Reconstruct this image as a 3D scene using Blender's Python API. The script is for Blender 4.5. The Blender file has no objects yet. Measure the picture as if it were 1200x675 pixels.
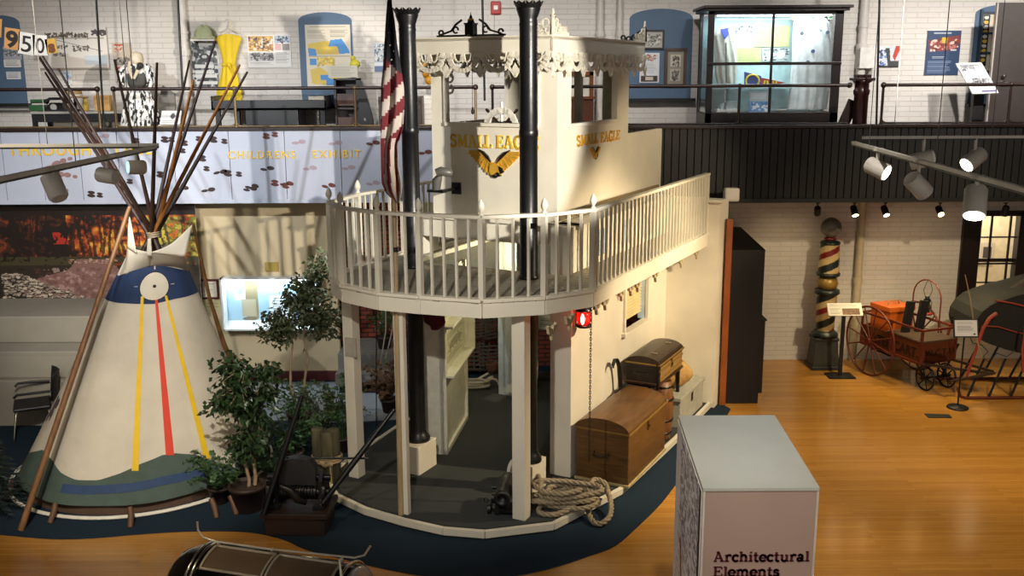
import bpy, math, random
import numpy as np
from mathutils import Vector, Matrix, noise
random.seed(7)
PI = math.pi
SC = bpy.context.scene
COL = SC.collection

# ------------------------------------------------------------------ camera
H, FPX, PITCH, ROLL = 4.8, 1150.0, math.radians(12.24), math.radians(0.3)
CAM = Vector((0, 0, H))
FW = Vector((0, math.cos(PITCH), -math.sin(PITCH)))
UP0 = Vector((0, math.sin(PITCH), math.cos(PITCH)))
RX = Vector((1, 0, 0)) * math.cos(ROLL) - UP0 * math.sin(ROLL)
UX = UP0 * math.cos(ROLL) + Vector((1, 0, 0)) * math.sin(ROLL)
cd = bpy.data.cameras.new('camera')
cam = bpy.data.objects.new('camera', cd)
COL.objects.link(cam)
cd.sensor_width = 36.0
cd.lens = FPX / 1200 * 36.0
cd.clip_end = 100
cam.matrix_world = Matrix(((RX.x, UX.x, -FW.x, 0), (RX.y, UX.y, -FW.y, 0), (RX.z, UX.z, -FW.z, H), (0, 0, 0, 1)))
SC.camera = cam

# ------------------------------------------------------------------ view, world, lights
SC.view_settings.view_transform = 'Standard'
SC.view_settings.look = 'None'
SC.view_settings.gamma = 1.0
SC.view_settings.use_curve_mapping = False
SC.view_settings.exposure = 2.2
w = bpy.data.worlds.new('room_air')
SC.world = w
w.use_nodes = True
w.node_tree.nodes['Background'].inputs[0].default_value = (1.0, 0.93, 0.85, 1)
w.node_tree.nodes['Background'].inputs[1].default_value = 0.11


def light(kind, loc, target, power, color, size=0.05, angle=60, blend=0.6, size_y=None):
    ld = bpy.data.lights.new('gallery_lamp', kind)
    ld.energy = power
    ld.color = color
    if kind == 'SPOT':
        ld.spot_size = math.radians(angle)
        ld.spot_blend = blend
        ld.shadow_soft_size = size
    elif kind == 'AREA':
        ld.size = size
        if size_y:
            ld.shape = 'RECTANGLE'
            ld.size_y = size_y
    else:
        ld.shadow_soft_size = size
    o = bpy.data.objects.new('gallery_lamp', ld)
    COL.objects.link(o)
    o.location = loc
    d = Vector(target) - Vector(loc)
    o.rotation_euler = d.to_track_quat('-Z', 'Y').to_euler()
    return o


WARM = (1.0, 0.80, 0.52)
NEUT = (1.0, 0.94, 0.84)
COOL = (0.92, 0.96, 1.0)
# ceiling track lamps: boat, tepee, gallery wall, floor; added fills among them
light('SPOT', (3.9, 4.8, 5.35), (-0.75, 11.6, 4.3), 1080, NEUT, 0.05, 25, 0.35)      # pilothouse front
light('SPOT', (6.6, 7.4, 5.8), (2.15, 13.4, 3.1), 350, WARM, 0.05, 27, 0.6)        # starboard side, upper
light('SPOT', (5.0, 9.8, 4.5), (1.3, 12.2, 1.1), 350, WARM, 0.05, 62, 0.7)        # starboard side, lower
light('SPOT', (-2.2, 4.2, 6.6), (-4.4, 11.2, 0.9), 440, NEUT, 0.06, 30, 0.6)      # tepee
light('SPOT', (-5.5, 6.5, 6.6), (-2.6, 14.6, 3.4), 330, COOL, 0.05, 46, 0.8)      # gallery apron
light('SPOT', (-6.0, 6.5, 6.6), (-6.0, 14.6, 3.2), 300, COOL, 0.05, 46, 0.8)      # gallery apron
light('SPOT', (-4.2, 8.6, 4.5), (-6.3, 14.8, 2.1), 240, NEUT, 0.05, 46, 0.9)       # mural
light('SPOT', (-2.4, 12.6, 3.1), (-2.9, 14.6, 0.0), 26, COOL, 0.05, 60, 0.9)      # floor before the wall case
light('POINT', (-3.4, 4.4, 4.9), (0, 0, 0), 3.5, NEUT, 0.05)                       # unseen fill added to brighten the left track cans
light('SPOT', (-1.0, 5.6, 4.6), (-0.7, 10.4, 1.5), 120, NEUT, 0.05, 46, 0.8)      # added fill on the bow railing
for x, p in ((-7.4, 60), (-5.6, 60), (-4.2, 18), (-2.8, 40), (-1.3, 100), (0.3, 100), (1.9, 60), (3.2, 40), (5.6, 170), (7.2, 190), (8.6, 120)):
    light('SPOT', (x, 11.9, 7.2), (x + 0.1, 16.2, 4.5), p, (1.0, 0.96, 0.92), 0.08, 58, 1.0)
light('SPOT', (6.5, 8.5, 6.0), (6.3, 14.0, 0.0), 290, WARM, 0.08, 66, 0.9)        # maple floor right
light('SPOT', (4.6, 9.0, 6.5), (4.2, 10.6, 0.0), 190, WARM, 0.08, 66, 0.9)
light('SPOT', (-3.0, 5.0, 6.6), (-3.6, 9.0, 0.0), 130, WARM, 0.08, 56, 0.9)
light('SPOT', (1.2, 4.2, 6.8), (1.9, 7.1, 2.1), 150, NEUT, 0.08, 34, 0.9)          # kiosk top
light('SPOT', (2.4, 0.4, 5.6), (1.9, 6.2, 1.6), 75, NEUT, 0.08, 30, 0.9)          # added fill to brighten the kiosk front
light('SPOT', (-1.6, 4.4, 5.6), (1.4, 6.8, 1.4), 60, NEUT, 0.08, 26, 0.9)         # kiosk side

# ------------------------------------------------------------------ pixel helpers (1200 x 675 frame)
def ray(x, y):
    return FPX * FW + (x - 600) * RX + (337.5 - y) * UX


def G(x, y, z=0.0):
    d = ray(x, y)
    return CAM + d * ((z - H) / d.z)


def W(x, y, Y):
    d = ray(x, y)
    return CAM + d * (Y / d.y)


BO = Vector((0.527, 11.3, 0))
BAZ = math.radians(27.4)
BM = Matrix.Translation(BO) @ Matrix.Rotation(-BAZ, 4, 'Z')    # boat frame: x = starboard, y = aft
BI = BM.inverted()


def BT(x, y, t):     # pixel on the plane boat-x = t, in the boat's frame
    o = BI @ CAM
    d = BI.to_3x3() @ ray(x, y)
    return o + d * ((t - o.x) / d.x)


def BS(x, y, s):
    o = BI @ CAM
    d = BI.to_3x3() @ ray(x, y)
    return o + d * ((s - o.y) / d.y)


# ------------------------------------------------------------------ materials
def srgb(h):
    if isinstance(h, (tuple, list)):
        return tuple(h)
    h = h.lstrip('#')
    r = []
    for i in (0, 2, 4):
        c = int(h[i:i + 2], 16) / 255
        r.append(c / 12.92 if c <= 0.04045 else ((c + 0.055) / 1.055) ** 2.4)
    return tuple(r)


MATS = {}


def P(name, col, rough=0.55, metal=0.0, noise_=None, bump=None, emis=None, spec=0.5, vcol=False, trans=0.0):
    if name in MATS:
        return MATS[name]
    m = bpy.data.materials.new(name)
    m.use_nodes = True
    nt = m.node_tree
    b = nt.nodes['Principled BSDF']
    c = srgb(col)
    b.inputs['Base Color'].default_value = (*c, 1)
    b.inputs['Roughness'].default_value = rough
    b.inputs['Metallic'].default_value = metal
    b.inputs['Specular IOR Level'].default_value = spec
    if trans:
        b.inputs['Transmission Weight'].default_value = trans
    tc = nt.nodes.new('ShaderNodeTexCoord')
    if noise_ is None and not vcol:
        noise_ = (9.0, 0.10)
    if noise_ and not vcol:
        sc, amt = noise_[0], noise_[1]
        n = nt.nodes.new('ShaderNodeTexNoise')
        n.inputs['Scale'].default_value = sc
        n.inputs['Detail'].default_value = 4
        if len(noise_) > 2:
            mp = nt.nodes.new('ShaderNodeMapping')
            mp.inputs['Scale'].default_value = noise_[2]
            nt.links.new(tc.outputs['Object'], mp.inputs[0])
            nt.links.new(mp.outputs[0], n.inputs['Vector'])
        else:
            nt.links.new(tc.outputs['Object'], n.inputs['Vector'])
        r = nt.nodes.new('ShaderNodeValToRGB')
        r.color_ramp.elements[0].position = 0.3
        r.color_ramp.elements[1].position = 0.7
        r.color_ramp.elements[0].color = (*[max(0, x * (1 - amt)) for x in c], 1)
        r.color_ramp.elements[1].color = (*[min(1, x * (1 + amt)) for x in c], 1)
        nt.links.new(n.outputs['Fac'], r.inputs[0])
        nt.links.new(r.outputs[0], b.inputs['Base Color'])
    if vcol:
        a = nt.nodes.new('ShaderNodeVertexColor')
        a.layer_name = 'Col'
        nt.links.new(a.outputs[0], b.inputs['Base Color'])
    if bump:
        n2 = nt.nodes.new('ShaderNodeTexNoise')
        n2.inputs['Scale'].default_value = bump[0]
        n2.inputs['Detail'].default_value = 3
        nt.links.new(tc.outputs['Object'], n2.inputs['Vector'])
        bp = nt.nodes.new('ShaderNodeBump')
        bp.inputs['Strength'].default_value = bump[1]
        bp.inputs['Distance'].default_value = 0.02
        nt.links.new(n2.outputs['Fac'], bp.inputs['Height'])
        nt.links.new(bp.outputs[0], b.inputs['Normal'])
    if emis:
        b.inputs['Emission Color'].default_value = (*srgb(emis[0]), 1)
        b.inputs['Emission Strength'].default_value = emis[1]
        if vcol:
            nt.links.new(nt.nodes['Color Attribute'].outputs[0], b.inputs['Emission Color'])
    MATS[name] = m
    return m


def brick_mat(name, c1, c2, cm, bw, rh, ms, axes='xz', rough=0.6, bump=0.5, noise_amt=0.0, spec=0.5, sat=None):
    m = bpy.data.materials.new(name)
    m.use_nodes = True
    nt = m.node_tree
    b = nt.nodes['Principled BSDF']
    b.inputs['Roughness'].default_value = rough
    b.inputs['Specular IOR Level'].default_value = spec
    tc = nt.nodes.new('ShaderNodeTexCoord')
    sp = nt.nodes.new('ShaderNodeSeparateXYZ')
    cb = nt.nodes.new('ShaderNodeCombineXYZ')
    nt.links.new(tc.outputs['Object'], sp.inputs[0])
    for i, a in enumerate(axes):
        nt.links.new(sp.outputs['xyz'.index(a)], cb.inputs[i])
    t = nt.nodes.new('ShaderNodeTexBrick')
    t.inputs['Scale'].default_value = 1
    t.inputs['Brick Width'].default_value = bw
    t.inputs['Row Height'].default_value = rh
    t.inputs['Mortar Size'].default_value = ms
    t.inputs['Mortar Smooth'].default_value = 0.3
    t.inputs['Color1'].default_value = (*srgb(c1), 1)
    t.inputs['Color2'].default_value = (*srgb(c2), 1)
    t.inputs['Mortar'].default_value = (*srgb(cm), 1)
    nt.links.new(cb.outputs[0], t.inputs['Vector'])
    out = t.outputs['Color']
    if noise_amt:
        n = nt.nodes.new('ShaderNodeTexNoise')
        mp = nt.nodes.new('ShaderNodeMapping')
        mp.inputs['Scale'].default_value = (1.2, 14, 1) if axes == 'xy' else (2, 2, 5)
        nt.links.new(cb.outputs[0], mp.inputs[0])
        nt.links.new(mp.outputs[0], n.inputs['Vector'])
        n.inputs['Scale'].default_value = 2.5
        n.inputs['Detail'].default_value = 5
        mr = nt.nodes.new('ShaderNodeMapRange')
        mr.inputs[3].default_value = 1 - noise_amt
        mr.inputs[4].default_value = 1 + noise_amt
        nt.links.new(n.outputs['Fac'], mr.inputs[0])
        mx = nt.nodes.new('ShaderNodeVectorMath')
        mx.operation = 'SCALE'
        nt.links.new(out, mx.inputs[0])
        nt.links.new(mr.outputs[0], mx.inputs['Scale'])
        out = mx.outputs[0]
    nt.links.new(out, b.inputs['Base Color'])
    if bump:
        bp = nt.nodes.new('ShaderNodeBump')
        bp.invert = True
        bp.inputs['Strength'].default_value = bump
        bp.inputs['Distance'].default_value = 0.012
        nt.links.new(t.outputs['Fac'], bp.inputs['Height'])
        nt.links.new(bp.outputs[0], b.inputs['Normal'])
    return m


WHITE_BRICK = brick_mat('painted_brick', '#d0cac2', '#ccc6be', '#c2bcb4', 0.36, 0.082, 0.008, 'xz', 0.6, 0.5, 0.05)
RED_BRICK = brick_mat('red_brick', '#6c2c1a', '#84381f', '#2c1812', 0.22, 0.075, 0.012, 'xz', 0.8, 0.7, 0.3)
MAPLE = brick_mat('maple_boards', '#b68238', '#a6742e', '#8a5e24', 1.9, 0.058, 0.0018, 'xy', 0.2, 0.08, 0.22)
BLOCK = brick_mat('steel_risers', '#8b8475', '#857e70', '#7d7669', 3.0, 1.0, 0.002, 'xz', 0.9, 0.05, 0.1)
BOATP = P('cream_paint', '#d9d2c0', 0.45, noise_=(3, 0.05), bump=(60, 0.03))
WHITEP = P('white_trim_paint', '#cdc7b6', 0.45, noise_=(4, 0.06))
DECKP = P('grey_deck_board', '#8f8a7c', 0.6, noise_=(6, 0.15, (0.6, 8, 1)))
BLACKI = P('black_iron', '#101113', 0.35, 0.2, noise_=(12, 0.3), bump=(20, 0.05))
BLACKP = P('black_paint', '#0b0b0c', 0.5, noise_=(8, 0.3))
CARPET = P('charcoal_carpet', '#3c3f3e', 0.95, noise_=(180, 0.35), bump=(300, 0.3), spec=0.1)
BLUEC = P('teal_blue_carpet', '#202d39', 0.95, noise_=(160, 0.3), bump=(300, 0.3), spec=0.1)
GOLD = P('gold_leaf', '#e4b040', 0.35, 0.35)
GOLDP = P('gold_paint', '#ecc23c', 0.4, 0.15)
DKWOOD = P('dark_walnut', '#3a2416', 0.4, noise_=(5, 0.35, (1, 1, 9)))
TRUNKW = P('trunk_oak', '#5c4020', 0.38, noise_=(4, 0.3, (1, 1, 10)), bump=(30, 0.05))
REDBRN = P('red_brown_wood', '#5c2414', 0.45, noise_=(5, 0.3, (1, 1, 6)))
CHROME = P('chrome', '#c9c6be', 0.18, 1.0)
DKBRN = P('brown_rail_paint', '#2a1a15', 0.35, noise_=(6, 0.2))
CANVAS = P('tepee_canvas', '#cfc6b4', 0.85, noise_=(3, 0.07), bump=(3.5, 0.6))
NAVY = P('navy_paint', '#1f3358', 0.8, noise_=(6, 0.12))
SLATE = P('slate_green_canvas', '#48584f', 0.85, noise_=(5, 0.12), bump=(6, 0.25))
STRBLUE = P('slate_blue_band', '#2f4466', 0.8)
YEL = P('yellow_paint', '#e8bf1e', 0.7, noise_=(6, 0.06))
REDP = P('red_orange_paint', '#d8432a', 0.7, noise_=(6, 0.06))
POLEW = P('peeled_pole', '#2c1a12', 0.55, noise_=(6, 0.35, (3, 3, 0.7)), bump=(20, 0.2))
POLEL = P('pale_pole', '#96602f', 0.55, noise_=(6, 0.3, (3, 3, 0.7)), bump=(20, 0.2))
TRUNKB = P('tree_bark', '#8a755c', 0.8, noise_=(10, 0.25))
PAPER = P('white_card', '#e8e6e0', 0.6)
PRINT = P('printed_picture', '#ffffff', 0.45, vcol=True)
NICHE = P('blue_niche_paint', '#4e667f', 0.6, noise_=(3, 0.06))
LAV = P('lavender_panel_paint', '#aeb3c2', 0.55, noise_=(2, 0.04))
BEIGE = P('beige_wall_paint', '#b6a584', 0.6, noise_=(2, 0.04))


# ------------------------------------------------------------------ mesh builder
class B:
    def __init__(s, M=None):
        s.v, s.f, s.m, s.sm = [], [], [], []
        s.M = M if M is not None else Matrix.Identity(4)

    def add(s, vs, fs, mi=0, smooth=False, M=None):
        n = len(s.v)
        T = s.M @ M if M is not None else s.M
        s.v += [T @ Vector(p) for p in vs]
        for f in fs:
            s.f.append([i + n for i in f])
            s.m.append(mi)
            s.sm.append(smooth)
        return s

    def box(s, c, d, rz=0.0, mi=0, M=None, rx=0.0, ry=0.0):
        x, y, z = d[0] / 2, d[1] / 2, d[2] / 2
        T = Matrix.Translation(c) @ Matrix.Rotation(rz, 4, 'Z') @ Matrix.Rotation(ry, 4, 'Y') @ Matrix.Rotation(rx, 4, 'X')
        if M is not None:
            T = M @ T
        vs = [(-x, -y, -z), (x, -y, -z), (x, y, -z), (-x, y, -z), (-x, -y, z), (x, -y, z), (x, y, z), (-x, y, z)]
        fs = [(0, 3, 2, 1), (4, 5, 6, 7), (0, 1, 5, 4), (1, 2, 6, 5), (2, 3, 7, 6), (3, 0, 4, 7)]
        return s.add(vs, fs, mi, False, T)

    def mm(s, a, b, mi=0, M=None):      # box from min and max corners
        c = [(a[i] + b[i]) / 2 for i in range(3)]
        return s.box(c, [abs(b[i] - a[i]) for i in range(3)], mi=mi, M=M)

    def beam(s, p, q, w_, h_, mi=0, up=(0, 0, 1)):
        p, q = Vector(p), Vector(q)
        d = (q - p)
        L = d.length
        if L < 1e-6:
            return s
        y = d / L
        u = Vector(up)
        if abs(y.dot(u)) > 0.98:
            u = Vector((0, 1, 0))
        x = y.cross(u).normalized()
        z = x.cross(y)
        T = Matrix(((x.x, y.x, z.x, (p.x + q.x) / 2), (x.y, y.y, z.y, (p.y + q.y) / 2), (x.z, y.z, z.z, (p.z + q.z) / 2), (0, 0, 0, 1)))
        return s.box((0, 0, 0), (w_, L, h_), mi=mi, M=T)

    def cyl(s, p, q, r0, r1=None, n=14, mi=0, smooth=True, caps=True):
        r1 = r0 if r1 is None else r1
        return s.tube([p, q], [r0, r1], n, mi, smooth, caps)

    def tube(s, pts, r, n=8, mi=0, smooth=True, caps=True, closed=False):
        pts = [Vector(p) for p in pts]
        k = len(pts)
        rs = r if isinstance(r, (list, tuple)) else [r] * k
        vs, fs = [], []
        prev = None
        for i, p in enumerate(pts):
            if closed:
                d = pts[(i + 1) % k] - pts[i - 1]
            else:
                d = pts[min(i + 1, k - 1)] - pts[max(i - 1, 0)]
            d.normalize()
            if prev is None:
                u = Vector((0, 0, 1)) if abs(d.z) < 0.9 else Vector((1, 0, 0))
                x = d.cross(u).normalized()
            else:
                x = (prev - d * prev.dot(d)).normalized()
            prev = x
            y = d.cross(x)
            for j in range(n):
                a = 2 * PI * j / n
                vs.append(p + (x * math.cos(a) + y * math.sin(a)) * rs[i])
        for i in range(k if closed else k - 1):
            i2 = (i + 1) % k
            for j in range(n):
                j2 = (j + 1) % n
                fs.append((i * n + j, i * n + j2, i2 * n + j2, i2 * n + j))
        s.add(vs, fs, mi, smooth)
        if caps and not closed:
            s.add(vs[:n], [tuple(range(n))[::-1]], mi)
            s.add(vs[-n:], [tuple(range(n))], mi)
        return s

    def lathe(s, prof, c=(0, 0, 0), n=20, mi=0, smooth=True, M=None, sx=1, sy=1):
        vs, fs = [], []
        for r, z in prof:
            for j in range(n):
                a = 2 * PI * j / n
                vs.append((c[0] + max(r, 1e-4) * math.cos(a) * sx, c[1] + max(r, 1e-4) * math.sin(a) * sy, c[2] + z))
        for i in range(len(prof) - 1):
            for j in range(n):
                j2 = (j + 1) % n
                fs.append((i * n + j, i * n + j2, (i + 1) * n + j2, (i + 1) * n + j))
        fs.append(tuple(range(n))[::-1])
        fs.append(tuple(range((len(prof) - 1) * n, len(prof) * n)))
        return s.add(vs, fs, mi, smooth, M)

    def ball(s, c, r, n=12, mi=0, sx=1, sy=1, sz=1, M=None):
        pr_ = [(r * math.sin(PI * i / n), -r * math.cos(PI * i / n) * sz) for i in range(n + 1)]
        return s.lathe(pr_, c, n + 4, mi, True, M, sx, sy)

    def prism(s, poly, z0, z1, mi=0, M=None, top_mi=None):   # outline in x,y
        n = len(poly)
        a = sum(poly[i][0] * poly[(i + 1) % n][1] - poly[(i + 1) % n][0] * poly[i][1] for i in range(n))
        if a < 0:
            poly = poly[::-1]
        vs = [(x, y, z0) for x, y in poly] + [(x, y, z1) for x, y in poly]
        fs = [tuple(range(n))[::-1]] + [(i, (i + 1) % n, n + (i + 1) % n, n + i) for i in range(n)]
        s.add(vs, fs, mi, False, M)
        s.add(vs[n:], [tuple(range(n))], mi if top_mi is None else top_mi, False, M)
        return s

    def plate(s, poly, M, d, mi=0):       # outline in a local x,z plane, thickness d towards local -y
        T = M @ Matrix(((1, 0, 0, 0), (0, 0, -1, 0), (0, 1, 0, 0), (0, 0, 0, 1)))
        return s.prism(poly, 0, d, mi, T)

    def stroke(s, pts, M, w_, d, mi=0, closed=False, round_=True, lift=0.0):   # ribbon in the local x,z plane
        n = len(pts)
        for i in range(n if closed else n - 1):
            p, q = pts[i], pts[(i + 1) % n]
            dx, dz = q[0] - p[0], q[1] - p[1]
            L = math.hypot(dx, dz)
            if L < 1e-7:
                continue
            nx, nz = -dz / L * w_ / 2, dx / L * w_ / 2
            e = w_ * 0.22 if (round_ and n > 2) else 0
            ex, ez = dx / L * e, dz / L * e
            s.plate([(p[0] - nx - ex, p[1] - nz - ez), (q[0] - nx + ex, q[1] - nz + ez), (q[0] + nx + ex, q[1] + nz + ez), (p[0] + nx - ex, p[1] + nz - ez)], M, d, mi)
        return s

    def grid(s, fn, nu, nv, mi=0, smooth=True, wrap=False, mif=None):
        vs = [fn(i / nu, j / nv) for i in range(nu + 1) for j in range(nv + 1)]
        n = len(s.v)
        s.v += [s.M @ Vector(p) for p in vs]
        for i in range(nu):
            for j in range(nv):
                s.f.append([n + i * (nv + 1) + j, n + (i + 1) * (nv + 1) + j, n + (i + 1) * (nv + 1) + j + 1, n + i * (nv + 1) + j + 1])
                s.m.append(mif(i / nu, j / nv) if mif else mi)
                s.sm.append(smooth)
        return s


def obj(name, b, mats, parent=None, base=None, bev=0.0, solid=0.0, loc=None):
    mats = mats if isinstance(mats, (list, tuple)) else [mats]
    root = parent
    off = Vector((0, 0, 0))
    while root is not None and root.parent is not None:
        root = root.parent
    if root is not None:
        off = Vector(root.location)
    elif base is not None:
        off = Vector(base)
    me = bpy.data.meshes.new(name)
    me.from_pydata([v - off for v in b.v], [], b.f)
    for m in mats:
        me.materials.append(m)
    me.polygons.foreach_set('material_index', b.m)
    me.polygons.foreach_set('use_smooth', b.sm)
    me.update()
    o = bpy.data.objects.new(name, me)
    COL.objects.link(o)
    if parent is not None:
        o.parent = parent
    elif base is not None:
        o.location = off
    if bev:
        k = o.modifiers.new('bevel', 'BEVEL')
        k.width = bev
        k.segments = 2
        k.limit_method = 'ANGLE'
    if solid:
        k = o.modifiers.new('thickness', 'SOLIDIFY')
        k.thickness = solid
        k.offset = 0
    return o


def tag(o, label, cat, group=None, kind=None):
    o['label'] = label
    o['category'] = cat
    if group:
        o['group'] = group
    if kind:
        o['kind'] = kind
    return o


def thing(name, label, cat, loc=(0, 0, 0), group=None):
    o = bpy.data.objects.new(name, None)
    o.empty_display_size = 0.1
    COL.objects.link(o)
    o.location = loc
    return tag(o, label, cat, group)


def struct(name, b, m, parent=None, **k):
    o = obj(name, b, m, parent, **k)
    if parent is None:
        o['kind'] = 'structure'
    return o


def dup(root, loc, rz=None, label=None):
    def cp(o, par):
        c = o.copy()
        COL.objects.link(c)
        if par is not None:
            c.parent = par
        for ch in list(o.children):
            cp(ch, c)
        return c
    r = cp(root, None)
    r.location = loc
    if rz is not None:
        r.rotation_euler = (0, 0, rz)
    if label:
        r['label'] = label
    return r


# ------------------------------------------------------------------ pictures as coloured grids
class Pic:
    def __init__(s, w_, h_, bg):
        s.w, s.h = w_, h_
        s.a = np.ones((h_, w_, 3)) * np.array(srgb(bg))
        s.yy, s.xx = np.mgrid[0:h_, 0:w_]
        s.u = (s.xx + 0.5) / w_
        s.q = (s.yy + 0.5) / h_          # 0 at the top

    def mask(s, m, c, al=1.0):
        c = np.array(srgb(c))
        s.a[m] = s.a[m] * (1 - al) + c * al
        return s

    def rect(s, x0, y0, x1, y1, c, al=1.0):
        return s.mask((s.u >= x0) & (s.u <= x1) & (s.q >= y0) & (s.q <= y1), c, al)

    def ell(s, x, y, rx, ry, c, al=1.0):
        return s.mask(((s.u - x) / rx) ** 2 + ((s.q - y) / ry) ** 2 <= 1, c, al)

    def poly(s, pts, c, al=1.0):
        ins = np.zeros(s.u.shape, bool)
        n = len(pts)
        for i in range(n):
            x0, y0 = pts[i]
            x1, y1 = pts[(i + 1) % n]
            if y0 == y1:
                continue
            cr = ((y0 > s.q) != (y1 > s.q)) & (s.u < (x1 - x0) * (s.q - y0) / (y1 - y0) + x0)
            ins ^= cr
        return s.mask(ins, c, al)

    def speck(s, x0, y0, x1, y1, cols, n, r, rr=None):
        for _ in range(n):
            rx = r * random.uniform(0.4, 1.2)
            s.ell(random.uniform(x0, x1), random.uniform(y0, y1), rx, (rr or r) * random.uniform(0.4, 1.2), random.choice(cols))
        return s

    def lines(s, x0, y0, x1, y1, n, c, al=0.7):
        st = (y1 - y0) / n
        for i in range(n):
            e = x1 - (x1 - x0) * random.uniform(0, 0.25)
            s.rect(x0, y0 + i * st, e, y0 + i * st + st * 0.45, c, al)
        return s


def picture(b_origin, ux, uz, pic, name, parent=None, thick=0.012, mat=None, back=None, base=None):
    """flat print: b_origin = top-left corner, ux = width vector, uz = downward height vector"""
    O_, ux, uz = Vector(b_origin), Vector(ux), Vector(uz)
    nx, ny = pic.w, pic.h
    nrm = ux.cross(uz).normalized()
    if nrm.dot(CAM - O_) < 0:
        nrm = -nrm
    off = Vector((0, 0, 0))
    root = parent
    while root is not None and root.parent is not None:
        root = root.parent
    if root is not None:
        off = Vector(root.location)
    elif base is not None:
        off = Vector(base)
    elif parent is None:
        off = O_.copy()
    vs = [O_ + ux * (i / nx) + uz * (j / ny) - off for j in range(ny + 1) for i in range(nx + 1)]
    fs = [(j * (nx + 1) + i, (j + 1) * (nx + 1) + i, (j + 1) * (nx + 1) + i + 1, j * (nx + 1) + i + 1) for j in range(ny) for i in range(nx)]
    if ((vs[fs[0][1]] - vs[fs[0][0]]).cross(vs[fs[0][2]] - vs[fs[0][1]])).dot(nrm) < 0:
        fs = [f[::-1] for f in fs]
    n0 = len(vs)
    nf = len(fs)
    k = nrm * thick
    c4 = [O_ - off, O_ + ux - off, O_ + ux + uz - off, O_ + uz - off]
    vs += c4 + [p - k for p in c4]
    fs += [(n0 + i, n0 + (i + 1) % 4, n0 + 4 + (i + 1) % 4, n0 + 4 + i) for i in range(4)] + [(n0 + 4, n0 + 5, n0 + 6, n0 + 7)]
    me = bpy.data.meshes.new(name)
    me.from_pydata(vs, [], fs)
    ca = me.color_attributes.new('Col', 'FLOAT_COLOR', 'CORNER')
    arr = np.ones((nf * 4 + 20, 4))
    arr[:nf * 4, :3] = np.repeat(pic.a.reshape(-1, 3), 4, axis=0)
    arr[nf * 4:, :3] = np.array(srgb(back or '#d8d4cc'))
    ca.data.foreach_set('color', arr.ravel().astype('f'))
    me.materials.append(mat or PRINT)
    o = bpy.data.objects.new(name, me)
    COL.objects.link(o)
    if parent is not None:
        o.parent = parent
    else:
        o.location = off
    return o


def wallpic(name, x0, y0, x1, y1, Y, pic, label=None, cat=None, parent=None, **k):
    a, c, d = W(x0, y0, Y), W(x1, y0, Y), W(x0, y1, Y)
    c.z = a.z
    d.x = a.x
    o = picture(a, c - a, d - a, pic, name, parent, **k)
    if label:
        tag(o, label, cat)
    return o


def text_bits(b, s_, M, size, depth, mi=0, bold=0.0, space=1.0, align='LEFT'):
    cu = bpy.data.curves.new('txt', 'FONT')
    cu.body = s_
    cu.size = size
    cu.extrude = depth / 2
    cu.offset = bold
    cu.space_character = space
    cu.align_x = align
    o = bpy.data.objects.new('txt', cu)
    COL.objects.link(o)
    dg = bpy.context.evaluated_depsgraph_get()
    me = o.evaluated_get(dg).to_mesh()
    T = M @ Matrix(((1, 0, 0, 0), (0, 0, -1, 0), (0, 1, 0, 0), (0, 0, 0, 1)))
    b.add([tuple(v.co) for v in me.vertices], [tuple(p.vertices) for p in me.polygons], mi, False, T)
    xs = [v.co.x for v in me.vertices]
    o.evaluated_get(dg).to_mesh_clear()
    bpy.data.objects.remove(o)
    bpy.data.curves.remove(cu)
    return (min(xs), max(xs)) if xs else (0, 0)


def arc(cx, cy, rx, ry, a0, a1, n=12):
    return [(cx + rx * math.cos(math.radians(a0 + (a1 - a0) * i / n)), cy + ry * math.sin(math.radians(a0 + (a1 - a0) * i / n))) for i in range(n + 1)]


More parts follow.
